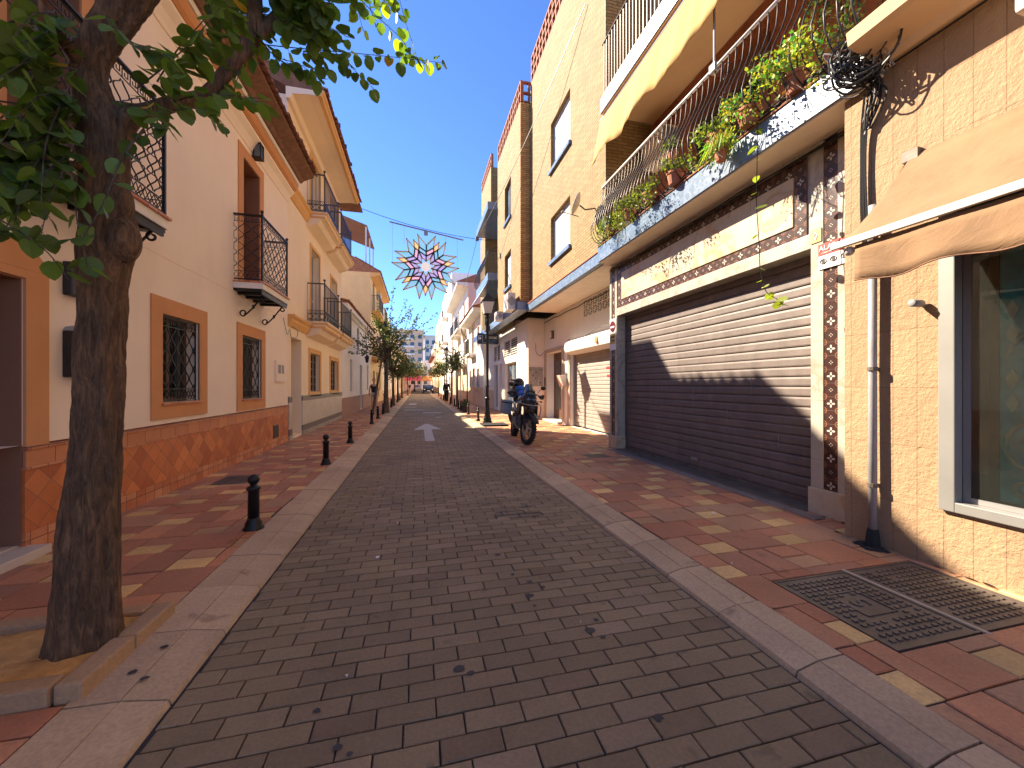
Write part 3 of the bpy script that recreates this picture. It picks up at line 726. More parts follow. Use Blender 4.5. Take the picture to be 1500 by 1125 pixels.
for h in bd:
    surround(Bh, LX, -1, h, .1, m_yellow, .022, False, 'door_surround')
    window(Bh, LX, -1, h, m_whitem, m_glassb, .16, .06, (.5,), (.35,), 'balcony_door')
def balcony_b(y0, y1, zs, Xo=-2.60):
    prof = [(LX, zs), (Xo+.1, zs), (Xo+.1, zs-.09), (Xo+.05, zs-.11), (Xo+.03, zs-.19), (Xo-.08, zs-.22), (Xo-.16, zs-.34), (LX, zs-.45)]
    b = MB(); b.prism([(x, y0-.1, z) for x, z in prof], (0, y1-y0+.2, 0)); s_ = b.build('balcony', m_cream2, Bh)
    b = MB(); b.box(LX, Xo+.115, y0-.115, y1+.115, zs-.085, zs-.03); b.box(LX, Xo+.045, y0-.112, y1+.112, zs-.19, zs-.13); b.build('balcony_moulding', m_yellow, s_, bevel=.01)
    g = MB(); H = 1.12
    for P, W in ((lambda u, v: (Xo, y0+u, zs+v), y1-y0), (lambda u, v: (LX+u, y0, zs+v), Xo-LX), (lambda u, v: (LX+u, y1, zs+v), Xo-LX)):
        n = max(3, round(W/.1))
        for i in range(n+1): g.tube([P(W*i/n, .04), P(W*i/n, 1.08)], .008, 4)
        band(g, P, W, .08, .24, .01, 1); band(g, P, W, .24, .34, .007, 2)
        g.tube([P(0, .05), P(W, .05)], .012, 4); g.tube([P(0, 1.1), P(W, 1.1)], .022, 4)
    for y in (y0, y1): g.tube([(Xo, y, zs), (Xo, y, zs+1.16)], .018, 6); g.sphere((Xo, y, zs+1.2), .035, 8, 6)
    g.build('railing', m_bronze, s_)
for z in (3.2, 6.32): balcony_b(12.0, 13.95, z); balcony_b(14.45, 16.5, z)
for z in (2.95, 6.12):
    for a, c in ((y0, 11.88), (14.08, 14.32), (16.62, y1)): b = MB(); b.prism([(x, a+.002, zz) for x, zz in [(LX-.01, z-.12), (LX+.03, z-.12), (LX+.1, z), (LX+.1, z+.06), (LX+.16, z+.12), (LX+.16, z+.17), (LX-.01, z+.17)]], (0, c-a-.004, 0)); b.build('moulding', m_yellow, Bh)
# eave
EX = -2.2
b = MB(); b.prism([(x, y0-.15, z) for x, z in [(LX, 8.25), (LX+.08, 8.25), (LX+.14, 8.36), (LX+.5, 8.40), (EX-.14, 8.40), (EX-.14, 8.52), (LX-.0, 8.52)]], (0, y1-y0-1.0, 0)); b.build('soffit', m_cream2, Bh)
b = MB(); b.prism([(x, y0-.18, z) for x, z in [(EX-.14, 8.385), (EX-.06, 8.385), (EX-.05, 8.43), (EX, 8.46), (EX, 8.53), (EX-.14, 8.53)]], (0, y1-y0-.95, 0)); b.build('eave_moulding', m_yellow, Bh, bevel=.006)
b = MB(); b.prism([(x, y0-.15, z) for x, z in [(EX-.02, 8.532), (LX, 8.532), (-7, 10.1), (-7, 10.22), (EX-.02, 8.60)]], (0, y1-y0+.1, 0)); b.build('roof', m_soffit, Bh)
b = MB(); rooftiles(b, EX+.05, 8.56, -1, y0-.15, 16.1, .36, 5.0); b.build('roof_tiles', m_rooftile, Bh)
# penthouse and its roof-terrace canopy
b = MB(); b.box(-9.5, -5.2, 13.0, 17.0, 8.43, 10.9); b.build('penthouse', m_cream2, Bh)
t = thing('pergola', 'brown pergola canopy over the roof terrace of the yellow trimmed house', 'pergola', (-3.8, 14, 8.6))
b = MB(); b.box(-5.15, -2.42, 12.85, 15.4, 9.60, 9.68); b.build('canopy', m_soffit, t, bevel=.01)
b = MB()
for y in (13.0, 14.1, 15.2): b.box(-5.15, -2.36, y-.04, y+.04, 9.50, 9.598)
b.box(-2.5, -2.42, 12.9, 15.3, 9.38, 9.498); b.build('beam', m_darkwood, t)
for y in (12.98, 15.2): b = MB(); b.box(-2.9, -2.82, y-.04, y+.04, 8.7, 9.499); b.build('post', m_darkwood, t)

b = MB()
for i in range(18):
    y = 5.0+i*.29; b.box(LX-.01, LX+.0012, y, y+.285, 2.975+.004*math.sin(i*1.7), 2.981+.004*math.sin(i*1.7))
b.build('render_joint', m_peach, A)
# ------------------------------------------------------------------ right: beige shop front
S = thing('shop_building', 'beige split stone shop front under the canvas awning, nearest on the right', 'shop', (3.75, 0, 0))
RX = 3.75
sw = (.45, 2.0, .49, 2.75, .5)
b = MB(); shell(b, RX, 1, -4, 2.66, 0, 4.12, [sw], 5); b.build('wall', m_stonewall, S)
b = MB(); b.prism([(x, -4, z) for x, z in [(RX, 4.0), (RX-.08, 4.0), (RX-.12, 4.06), (3.40, 4.10), (3.36, 4.12), (3.34, 4.22), (RX+.2, 4.22), (RX+.2, 4.125), (RX, 4.125)]], (0, 6.36, 0)); b.build('cornice', m_soffito, S)
b = MB(); b.box(4.1, 4.5, -4, 2.42, 4.222, 9.5); b.build('upper_wall', m_brick, S)
b = MB(); b.box(3.85, 4.09, -.5, 1.78, 4.4, 5.6); b.box(3.80, 4.09, -.5, 1.8, 4.223, 4.399); b.build('roller_box', m_redbrick, S)
# display window
wn = MB(); a, c, d, e = sw[:4]
for t_, w, x0, x1 in ((0, .09, RX-.035, RX+.05),):
    wn.box(x0, x1, a, a+w, d, e); wn.box(x0, x1, c-w, c, d, e); wn.box(x0, x1, a+w, c-w, d, d+w*.8); wn.box(x0, x1, a+w, c-w, e-w, e)
wf = wn.build('window_frame', m_alu, S, bevel=.006)
wn = MB(); wn.box(RX+.051, RX+.075, c-.13, c-.0905, d, e); wn.box(RX+.051, RX+.075, a, c-.131, d+.072, d+.11); wn.box(RX+.051, RX+.075, .72, .76, d+.111, e); wn.build('inner_frame', m_greym, wf)
g = MB(); g.box(RX+.055, RX+.062, a, c-.131, d+.111, e); g.build('pane', m_clear, wf)
g = MB(); g.box(RX+.24, RX+.26, a-.02, c+.02, d-.02, e+.02); g.build('blind', m_curtain, S)
g = MB(); g.box(RX+.1, RX+.12, 1.03, 1.75, d+.12, e-.1)
sg = g.build('stained_glass_panel', m_sgblue, S)
g = MB(); g.box(RX+.092, RX+.125, 1.75, 1.80, d+.07, e-.05); g.box(RX+.092, RX+.125, 1.03, 1.75, d+.07, d+.118); g.build('panel_frame', m_darkwood, sg)
g = MB()
def scroll(cy, cz, r0, turns, dirn=1, ph=0):
    n = int(16*turns); pts = []
    for k in range(n+1): a_ = ph+dirn*2*PI*k/16; rr = r0*(1-.8*k/n); pts.append((RX+.092, cy+.13+rr*math.cos(a_), cz+rr*math.sin(a_)))
    g.tube(pts, .012, 6)
scroll(1.40, 1.6, .18, 1.6, 1, 0); scroll(1.42, .98, .2, 1.5, -1, PI/2); scroll(1.36, 2.1, .17, 1.5, 1, 1); scroll(1.5, .72, .09, 1.3, 1, 2); scroll(1.25, 1.3, .14, 1.2, -1, 2)
for cz in (1.28, 1.74, 1.9, 1.44): g.prism([(RX+.088, 1.69, cz-.07), (RX+.088, 1.72, cz), (RX+.088, 1.69, cz+.07), (RX+.088, 1.66, cz)], (.012, 0, 0))
g.tube([(RX+.092, 1.61, d+.14), (RX+.092, 1.57, .9), (RX+.092, 1.63, 1.15), (RX+.092, 1.60, 1.4)], .01, 5)
g.tube([(RX+.092, 1.35, 1.75), (RX+.092, 1.35, 2.2)], .012, 5); g.build('leaded_tracery', m_sgclear, sg)
# awning
t = thing('canvas_awning', 'beige canvas awning with white front bar over the shop window', 'awning', (3.4, 1, 2.1))
b = MB(); ya, yb = -1.2, 2.27; xb, zb = 3.12, 2.46; n = 40; m = 10
vs = []
for i in range(n+1):
    y = ya+(yb-ya)*i/n
    for j in range(m+1):
        f_ = j/m; x = RX-.02+(xb-RX+.02)*f_; z = 3.18+(zb-3.18)*f_-.05*math.sin(PI*f_)+.008*math.sin(y*9+f_*3)*math.sin(PI*f_)
        yy = y-(.10*(1-f_) if i == n else 0)
        vs.append((x, yy, z))
b.add(vs, [(i*(m+1)+j, (i+1)*(m+1)+j, (i+1)*(m+1)+j+1, i*(m+1)+j+1) for i in range(n) for j in range(m)])
o = b.build('canopy', m_awning, t, smooth=True); md = o.modifiers.new('t', 'SOLIDIFY'); md.thickness = .003
b = MB(); vs = []
for i in range(n*2+1):
    y = ya+(yb-.12-ya)*i/(n*2)
    zz = 2.155+.016*math.cos((yb-.12-y)*2*PI/.52)+(.09 if i == 0 else 0)
    for j in range(5):
        f_ = j/4; vs.append((xb+.012+.02*math.sin(y*14)*f_+.035*f_*math.sin(y*3.1), y, zb-.03+(zz-zb+.03)*f_))
b.add(vs, [(i*5+j, (i+1)*5+j, (i+1)*5+j+1, i*5+j+1) for i in range(n*2) for j in range(4)])
o = b.build('valance', m_awning, t, smooth=True); md = o.modifiers.new('t', 'SOLIDIFY'); md.thickness = .004
b = MB(); pts = [(xb+.012+.02*math.sin(y*14)+.035*math.sin(y*3.1), y, 2.155+.016*math.cos((yb-.12-y)*2*PI/.52)) for y in [ya+(yb-.12-ya)*i/80 for i in range(81)]]
b.tube(pts, .005, 5); b.build('hem', m_soffit, t)
b = MB(); b.box(xb-.025, xb+.01, ya, yb+.03, zb-.022, zb+.028); b.build('front_bar', m_whitem, t, bevel=.006)
b = MB(); b.tube([(xb+.03, yb-.06, zb-.045), (xb+.3, yb-.45, zb-.05), (RX, yb-.12, zb+.05)], .018, 8); b.sphere((xb+.04, yb-.06, zb-.05), .035, 8, 6); b.sphere((xb+.3, yb-.45, zb-.05), .028, 8, 6); b.build('arm', m_whitem, t, smooth=True)
b = MB(); b.box(RX-.05, RX, yb-.16, yb-.06, 3.14, 3.22); b.build('wall_bracket', m_castiron, t)
# small camera under the awning
t = thing('security_camera', 'small pale wall camera just below the hem of the canvas awning', 'camera', (3.66, 2.1, 1.98))
b = MB(); b.lathe((RX-.08, 2.10, 2.02), [(.02, -.05), (.028, -.045), (.028, .05), (.02, .055)], 10, 'x'); b.build('body', m_pipe, t, smooth=True)
b = MB(); b.tube([(RX-.02, 2.1, 2.02), (RX, 2.1, 2.0)], .012, 6); b.build('mount', m_pipe, t)
# white machine box at the top right
t = thing('air_conditioner', 'white outdoor unit hanging high on the stone wall at the right edge', 'air conditioner', (3.5, 1.3, 3.5))
b = MB(); b.box(3.28, 3.62, .55, 1.44, 3.50, 4.08-.02); b.build('casing', m_whitem, t, bevel=.02)
b = MB()
for k in range(14): b.box(3.268, 3.281, .7, 1.27, 3.56+k*.03, 3.575+k*.03)
b.build('grille', m_greym, t)
b = MB(); b.box(3.3, RX, .7, .75, 3.45, 3.499); b.box(3.3, RX, 1.25, 1.3, 3.45, 3.499); b.build('bracket', m_greym, t)
# downpipe
t = thing('downpipe', 'grey plastic rainwater pipe running down beside the marble pillar', 'pipe', (3.68, 2.40, .05))
b = MB(); b.tube([(3.69, 2.40, .16), (3.695, 2.405, 1.5), (3.69, 2.40, 2.9)], .029, 10); b.build('pipe', m_pipe, t, smooth=True)
b = MB()
for z in (.55, 1.52, 2.6): b.lathe((3.69, 2.40, z), [(.036, 0), (.036, .03)], 10); b.box(3.69, 3.76, 2.39, 2.41, z+.005, z+.025)
b.build('clamp', m_castiron, t)
b = MB(); b.lathe((3.69, 2.40, .05), [(.05, 0), (.05, .05), (.042, .12), (.036, .15)], 10); b.build('boot', m_rubber, t)
t = MB()
for k in range(14): x, y = 3.66+U(-.07, .05), 2.36+U(-.12, .12); t.sphere((x, y, .055), U(.02, .045), 6, 4, (1, 1, .4))
tag(t.build('debris', m_rubber, smooth=False), 'black clump of dirt and rags at the foot of the downpipe', 'debris')

# ------------------------------------------------------------------ right: garage building with marble front and balconies
G = thing('apartment_building', 'yellow brick building with marble framed garage, curved balcony and yellow awning', 'building', (4.1, 6, 0))
GX = 4.1
b = MB(); wall_open(b, GX, 1, 2.662, 7.66, 2.87, 3.96, []); b.box(4.36, 9, 2.662, 7.66, 0, 3.94); b.build('ground_floor_wall', m_marbleg, G)
# pillars
for nm, a, c, s0, s1 in (('right', 2.80, 3.23, 2.96, 3.10), ('left', 7.35, 7.66, 7.44, 7.58)):
    b = MB(); b.box(GX-.02, GX+.26, a, s0-.001, .32, 3.945); b.box(GX-.02, GX+.26, s1+.001, c, .32, 3.945); b.box(GX-.0, GX+.259, s0, s1, .32, 3.946)
    p_ = b.build('pillar', m_marbleg, G, bevel=.003)
    b = MB(); b.box(GX-.012, GX-.001, s0, s1, .321, 3.90); b.build('tile_strip', m_decorv, p_)
    b = MB(); b.box(GX-.045, GX+.26, a-.015, c+.012, .0, .318); b.build('pillar_base', m_marble, p_, bevel=.006)
b = MB(); b.box(GX-.005, GX+.2, 2.664, 2.798, 0, 3.94); b.build('wall_strip', m_peach, G)
b = MB(); b.box(GX-.02, GX+.22, 3.2305, 7.3495, 2.86, 3.015); b.build('lintel', m_marbleg, G, bevel=.003)
b = MB(); b.box(GX-.016, GX-.001, 3.28, 7.30, 3.02, 3.155); b.box(GX-.016, GX-.001, 3.28, 7.30, 3.73, 3.865); b.box(GX-.016, GX-.001, 3.28, 3.415, 3.1555, 3.7295); b.box(GX-.016, GX-.001, 7.165, 7.30, 3.1555, 3.7295); b.build('tile_border', m_decor, G)
b = MB(); b.box(GX-.03, GX-.001, 3.425, 7.155, 3.165, 3.72); b.build('marble_panel', m_marble, G, bevel=.006)
def shutter(parent, X, y0, y1, z0, z1, mat, pitch=.083):
    mb = MB(); n = round((z1-z0)/pitch); h = (z1-z0)/n; prof = []
    for i in range(n):
        z = z0+i*h+U(-.004, .004)*(h/.1); X0_ = X; prof += [(X+.014, z), (X+.014, z+.008), (X-.006, z+.011), (X-.010, z+h*.22), (X-.010, z+h*.80), (X-.005, z+h*.985)]
    prof.append((X+.012, z1))
    vs = [(x, y, z) for y in (y0, y1) for x, z in prof]; k = len(prof)
    mb.add(vs, [(i, i+1, k+i+1, k+i) for i in range(k-1)])
    return mb.build('roller_shutter', mat, parent)
sh = shutter(G, 4.31, 3.25, 7.33, .11, 2.88, m_shut, .115)
b = MB(); b.box(4.27, 4.345, 3.2305, 3.25, 0, 2.859); b.box(4.27, 4.345, 7.33, 7.3495, 0, 2.859); b.box(4.27, 4.345, 3.251, 7.329, .05, .115); b.build('guide_rail', m_castiron, sh)
b = MB(); b.box(4.292, 4.297, 3.27, 3.35, .14, .19); b.build('label_plate', m_soffitw, sh)
b = MB(); b.box(3.98, 4.31, 3.24, 7.34, .0, .062); b.build('threshold', m_castiron, G, bevel=.01)
b = MB(); y = 3.0
while y < 7.3: w = U(.3, .42); slab(b, 3.84, 3.99, y, y+w, .062, .005, .01, (.24, .19, .16)); y += w
b.build('threshold_stones', m_kerb, G)
# balcony slab, lower
ZB = 3.95
b = MB(); b.box(3.69, 5.4, 2.36, 7.38, ZB, 4.27); b.build('slab', m_soffitw, G)
b = MB(); b.box(3.665, 3.689, 2.34, 7.40, ZB+.02, 4.275); b.box(3.69, 4.09, 2.335, 2.359, ZB+.02, 4.275); b.build('slab_tiles', m_blue, G)
b = MB(); b.box(3.65, 3.74, 2.33, 7.39, 4.276, 4.30); b.build('slab_coping', m_redbrick, G, bevel=.004)
b = MB()
for k in range(5):
    pts = [(3.655-.006*(k % 2), 2.3+5.05*i/30, 4.315+.014*k-.03*abs(math.sin(i*.42+k))) for i in range(31)]; b.tube(pts, .007+.002*(k % 3), 5)
for k in range(3):
    pts = [(4.06-.01*k, 2.7+4.9*i/30, 3.90-.022*k-.02*abs(math.sin(i*.35+k))) for i in range(31)]; b.tube(pts, .009, 5)
tag(b.build('cables', m_cable), 'black cables running along the front edge of the curved balcony', 'cables')
# bulged railing
rl = MB()
prof = [(0, 4.30), (.06, 4.32), (.16, 4.40), (.23, 4.54), (.24, 4.68), (.18, 4.88), (.08, 5.07), (.02, 5.22), (.0, 5.38), (0, 5.48)]
XR = 3.72
n = 44
for i in range(n+1):
    y = 2.42+(7.26-2.42)*i/n; rl.tube([(XR-dx, y, z) for dx, z in prof], .0085, 5)
for yy, s_ in ((7.28, 1), (2.40, -1)):
    for i in range(1, 4): x = XR+i*.12; rl.tube([(x, yy+s_*dx, z) for dx, z in prof], .0085, 5)
    for k in (.25, .5, .75): rl.tube([(XR-dx*.75, yy+s_*dx*.75, z) for dx, z in prof], .0085, 5)
rl.tube([(XR-.0, 2.4, 4.31), (XR, 7.28, 4.31)], .012, 6)
for y in (3.9, 5.2, 6.5):
    for s_ in (-1, 1):
        for z0 in (4.86, 5.2): rl.tube([(XR-.10-.05*math.sin(k*.5), y+s_*(.05+.045*math.cos(k*PI/5)), z0+.045*math.sin(k*PI/5)) for k in range(11)], .005, 4)
r_ = rl.build('railing', m_bronze, G, smooth=True)
b = MB(); b.tube([(XR, 2.36, 5.49), (XR, 7.30, 5.49)], .022, 8); b.tube([(XR, 7.29, 5.485), (4.1, 7.29, 5.485)], .018, 8); b.tube([(XR, 2.39, 5.485), (4.1, 2.39, 5.485)], .018, 8); b.build('handrail', m_whitem, r_, smooth=True)
# balcony recess: back wall, ceilings
b = MB(); b.box(4.95, 5.1, 2.3, 7.38, 4.271, 7.04); b.build('recess_wall', m_redbrick, G)
b = MB(); b.box(4.90, 4.949, 4.5, 6.1, 4.3, 6.5); o = b.build('terrace_door', m_brownpaint, G); b = MB(); b.box(4.89, 4.899, 4.65, 5.25, 4.9, 6.1); b.box(4.89, 4.899, 5.35, 5.95, 4.9, 6.1); b.build('pane', m_glassd, o)
b = MB(); b.box(3.74, 5.4, -4, 7.38, 7.06, 7.38); b.build('upper_slab', m_soffito, G)
b = MB(); b.box(3.715, 3.739, -4, 7.39, 7.08, 7.39); b.build('slab_tiles', m_blue, G)
b = MB(); b.box(4.95, 5.1, -4, 7.38, 7.381, 10.9); b.build('recess_wall', m_brick_shade, G)
b = MB(); b.box(4.91, 4.949, 4.0, 6.6, 7.4, 9.6); b.build('terrace_door', m_persiana, G)
b = MB()
for i in range(60):
    y = 7.3-i*.11; b.tube([(3.76, y, 7.39), (3.76, y, 8.5)], .009, 4)
b.tube([(3.76, .7, 7.46), (3.76, 7.34, 7.46)], .012, 4)
b.tube([(3.76, 7.36, 8.51), (3.76, .7, 8.51)], .022, 6); b.build('railing', m_bronze, G)
b = MB(); b.box(3.74, 5.4, -4, 7.38, 10.9, 11.2); b.build('upper_slab', m_soffito, G)
# brick front beyond the balconies, overhanging the pavement
BX = 3.85; yA, yB = 7.40, 12.98
bwin = []
for (z0, z1) in ((5.05, 6.35), (7.75, 9.15)): bwin.append((9.35, 10.85, z0, z1, .16))
b = MB(); shell(b, BX, 1, yA, yB, 4.02, 11.9, bwin, 6); b.box(BX+.02, 5.1, 7.385, 7.399, 4.03, 10.6); b.build('brick_front', m_brick, G)
b = MB(); b.box(BX+.03, 9.8, yA, yB, 3.98, 4.015); b.build('soffit', m_soffitw, G)
b = MB(); b.box(BX-.12, BX-.001, 7.405, 13.0, 3.98, 4.22); b.build('slab_tiles', m_blue, G)
b = MB(); b.box(BX-.14, BX-.002, 7.405, 13.02, 4.221, 4.25); b.build('slab_coping', m_redbrick, G)
for h in bwin:
    w_ = window(G, BX, 1, h, m_whitem, m_persiana, .1, .05, ())
    sm = MB()
    for k in range(int((h[3]-h[2]-.12)/.05)): sm.box(BX+.112, BX+.119, h[0]+.05, h[1]-.05, h[2]+.07+k*.05, h[2]+.112+k*.05)
    sm.build('slats', m_persiana, w_)
    s_ = MB(); s_.box(BX-.07, BX+.1, h[0]-.06, h[1]+.06, h[2]-.10, h[2]-.002); s_.build('sill', m_blue, G)
# pierced red parapet
def lattice_parapet(parent, X, y0, y1, z0, h, s=.3):
    mb = MB(); n = round((y1-y0)/s); s = (y1-y0)/n; m = round(h/s)
    for j in range(m+1): mb.box(X, X+.12, y0, y1, z0+j*h/m-.03, z0+j*h/m+.03)
    for i in range(n+1): mb.box(X+.004, X+.116, y0+i*s-.03, y0+i*s+.03, z0+.031, z0+h-.031)
    return mb.build('parapet', m_redbrick, parent)
lattice_parapet(G, BX+.01, yA, yB-.05, 11.96, .9)
# ground floor wall set back under the brick front
WX = 4.85
sh2 = (8.0, 11.75, .05, 2.38, .2); dr = (12.5, 14.15, .12, 2.62, .6)
b = MB(); wall_open(b, WX, 1, 7.662, 14.498, 0, 3.975, [sh2, dr]); b.box(5.6, 9, 7.7, 14.49, 0, 3.97)
b.build('ground_floor_wall', m_white2, G)
b = MB(); b.prism([(WX-.002, 8.0, 2.385), (WX-.05, 8.0, 2.385), (WX-.2, 8.0, 2.46), (WX-.24, 8.0, 2.58), (WX-.2, 8.0, 2.75), (WX-.002, 8.0, 2.86)], (0, 3.72, 0)); b.build('shutter_housing', m_white2, G)
sh = shutter(G, 5.02, 7.7, 11.73, .09, 2.38, m_shutg, .11)
b = MB(); b.box(4.95, 5.06, 11.73, 11.749, .05, 2.379); b.build('guide_rail', m_greym, sh)
b = MB(); b.box(5.0, 5.004, 8.3, 9.55, 1.62, 1.68); b.box(5.0, 5.004, 8.3, 9.6, 1.84, 1.9); b.build('red_stripe', m_red, sh)
b = MB(); b.box(WX-.03, WX-.001, 11.76, 11.95, .05, 2.9); b.box(WX-.03, WX-.001, 12.3, 12.499, .05, 2.75); b.box(WX-.03, WX-.001, 14.151, 14.35, .05, 2.75); b.box(WX-.031, WX-.001, 12.5, 14.15, 2.621, 2.76); b.build('door_trim', m_concrete, G)
b = MB(); b.box(WX+.3, WX+.36, 12.5, 14.15, .12, 2.62); o = b.build('door', m_darkwood, G); b = MB(); b.box(WX+.29, WX+.299, 12.7, 13.3, .5, 2.3); b.box(WX+.29, WX+.299, 13.4, 13.95, .5, 2.3); b.build('pane', m_glassd, o)
b = MB(); b.box(WX-.2, WX+.36, 12.45, 14.2, .03, .119); b.build('doorstep', m_step, G, bevel=.01)
# pierced block vent
b = MB(); y0, y1, z0, z1 = 8.6, 10.7, 3.42, 3.92
n, m = 7, 2; dy, dz = (y1-y0)/n, (z1-z0)/m
for i in range(n+1): b.box(WX-.02, WX-.001, y0+i*dy-.014, y0+i*dy+.014, z0, z1)
for j in range(m+1): b.box(WX-.018, WX-.0015, y0, y1, z0+j*dz-.014, z0+j*dz+.014)
for i in range(n):
    for j in range(m):
        cy, cz = y0+(i+.5)*dy, z0+(j+.5)*dz
        for a in range(4):
            an = a*PI/4; L = min(dy, dz)*.5/max(abs(math.cos(an)), abs(math.sin(an)))
            b.tube([(WX-.012, cy-L*math.cos(an)*dy/dz, cz-L*math.sin(an)), (WX-.012, cy+L*math.cos(an)*dy/dz, cz+L*math.sin(an))], .011, 4)
v_ = b.build('block_vent', m_white2, G)
b = MB(); b.box(WX-.006, WX-.002, y0, y1, z0, z1); b.build('dark_backing', m_hollow, v_)  # dark sheet on the wall stands in for shade inside the pierced blocks
# wall fittings on the set back wall
t = thing('letter_box', 'pale terracotta letter box with sloping lid beside the dark entrance', 'letter box', (4.7, 12.2, 1.4))
b = MB(); b.prism([(WX-.03, 12.02, 1.35), (WX-.16, 12.02, 1.35), (WX-.28, 12.02, 1.72), (WX-.03, 12.02, 1.75)], (0, .3, 0)); b.build('box', m_white2, t)
b = MB(); b.quad((WX-.285, 12.0, 1.73), (WX-.165, 12.0, 1.36), (WX-.165, 12.34, 1.36), (WX-.285, 12.34, 1.73)); b.build('flap', m_pinkw, t)
t = thing('intercom', 'metal entry phone panel on the wall left of the entrance', 'intercom', (4.83, 14.25, 1.2)); b = MB(); b.box(WX-.05, WX-.031, 14.18, 14.33, 1.25, 1.7); b.build('panel', m_castiron, t, bevel=.004)
b = MB()
for k in range(6): b.lathe((WX-.055, 14.22+.05*(k % 2), 1.3+.05*(k//2)), [(.012, 0), (.012, .006)], 8, 'x')
b.build('button', m_silver, t)
t = thing('wall_lantern', 'dark boxy wall light above the recessed entrance', 'wall lamp', (4.83, 13.4, 3.1)); b = MB(); b.box(WX-.1, WX, 13.3, 13.5, 3.1, 3.4); b.build('housing', m_castiron, t, bevel=.01); b = MB(); b.box(WX-.115, WX-.1, 13.33, 13.47, 3.13, 3.37); b.build('glass', m_soffitw, t)
b = MB(); 
t = thing('plaque', 'small oval plaque on the white wall above the grey shutter', 'plaque', (4.6, 9.3, 2.5)); b = MB(); b.lathe((WX-.25, 9.4, 2.62), [(.09, -.01), (.1, .0), (.085, .012)], 14, 'x'); b.build('plate', m_signy, t)
b = MB(); b.lathe((WX-.262, 9.4, 2.62), [(.06, -.004), (.06, .004)], 12, 'x'); b.build('emblem', m_greym, t)
# signs on the garage pillars
t = thing('alarm_sign', 'red and white alarm warning sign on the marble pillar beside the awning', 'sign', (4.07, 2.98, 2.75))
b = MB(); b.box(GX-.032, GX-.021, 2.84, 3.14, 2.60, 2.86); b.build('board', m_signw, t)
b = MB(); b.box(GX-.035, GX-.0325, 2.84, 3.14, 2.74, 2.86); b.build('red_band', m_red, t)
text('ALARMA', .072, face_street_r(GX-.038, 2.99, 2.81), m_signw, t); text('CONECTADA A CENTRAL', .019, face_street_r(GX-.038, 2.99, 2.76), m_signw, t)
b = MB()
for k in range(3):
    y = 2.89+.1*k; b.tube([(GX-.035, y+.03*math.cos(a), 2.675+.025*math.sin(a)) for a in [i*PI/5 for i in range(11)]], .004, 4); b.box(GX-.036, GX-.033, y-.012, y+.012, 2.655, 2.69)
b.build('pictogram', m_ink, t)
t = thing('small_tile_plaque', 'little ochre ceramic tile on the marble above the alarm sign', 'plaque', (4.07, 3.17, 2.88)); b = MB(); b.box(GX-.03, GX-.021, 3.115, 3.225, 2.9, 3.04); b.build('tile', m_signy, t); b = MB(); b.tube([(GX-.033, 3.17+.02*math.cos(a)*math.cos(2*a), 2.97+.04*math.sin(a)) for a in [i*PI/8 for i in range(17)]], .004, 4); b.build('motif', m_signw, t)
t = thing('no_parking_sign', 'round dark red garage access sign above a yellow notice on the left marble pillar', 'sign', (4.07, 7.5, 2.3))
b = MB(); b.box(GX-.03, GX-.021, 7.38, 7.64, 2.15, 2.82); b.build('board', m_signw, t, bevel=.004)
b = MB(); b.lathe((GX-.036, 7.51, 2.66), [(.115, -.004), (.115, .004)], 20, 'x'); b.build('disc', m_wine, t)
b = MB(); b.box(GX-.043, GX-.040, 7.42, 7.60, 2.63, 2.66); b.build('bar', m_signw, t)
b = MB(); b.box(GX-.034, GX-.0305, 7.40, 7.62, 2.28, 2.5); b.build('notice', m_signy, t)
text('VADO', .06, face_street_r(GX-.037, 7.51, 2.43), m_ink, t); text('PERMANENTE', .03, face_street_r(GX-.037, 7.51, 2.35), m_ink, t)
# manhole covers
def cover(x0, x1, y0, y1, label, txt):
    t = thing('manhole_cover', label, 'manhole cover', ((x0+x1)/2, (y0+y1)/2, .03), None)
    b = MB(); b.box(x0, x1, y0, y1, .02, .044)
    n = 11; m = 14
    for i in range(n):
        for j in range(m):
            if 4 <= j <= 8 and 3 <= i <= 7 and txt: continue
            x = x0+.03+(x1-x0-.06)*(i+.15)/n; y = y0+.03+(y1-y0-.06)*(j+.2)/m
            if random.random() < .03: continue
            b.box(x, x+.030, y, y+.022, .0445, .0520)
    b.build('plate', m_castiron, t, bevel=.002)
    b = MB(); w = .013; b.box(x0-w, x1+w, y0-w, y0, .02, .049); b.box(x0-w, x1+w, y1, y1+w, .02, .049); b.box(x0-w, x0, y0, y1, .02, .049); b.box(x1, x1+w, y0, y1, .02, .049); b.build('frame', m_castiron, t)
    b = MB()
    for (x, y) in ((x0+.12, y1-.1), (x1-.12, y0+.12)): b.box(x-.03, x+.03, y-.012, y+.012, .0443, .0449)
    b.build('lifting_slot', m_ink, t)
    if txt:
        b = MB(); cx, cy = (x0+x1)/2-.01, (y0+y1)/2+.02; q = .115
        for s_ in (-1, 1): b.box(cx+s_*q-.006, cx+s_*q+.006, cy-q, cy+q, .0445, .051); b.box(cx-q, cx+q, cy+s_*q-.006, cy+s_*q+.006, .0445, .051)
        b.build('emblem_frame', m_castiron, t)
        text(txt, .17, Matrix.Translation((cx, cy, .048)) @ Matrix.Rotation(R(90), 4, 'Z'), m_castiron, t, 'emblem', .0035)
    return t
cover(2.385, 2.99, 1.445, 2.125, 'studded cast iron cover with a raised S emblem, the one nearer the kerb', 'S')
cover(3.045, 3.65, 1.445, 2.125, 'studded rusty cast iron cover without emblem, the one against the shop wall', None)
b = MB(); b.box(3.004, 3.030, 1.40, 2.16, .02, .052); tag(b.build('concrete_strip', m_concrete), 'pale concrete strip dividing the two studded iron covers', 'concrete strip')
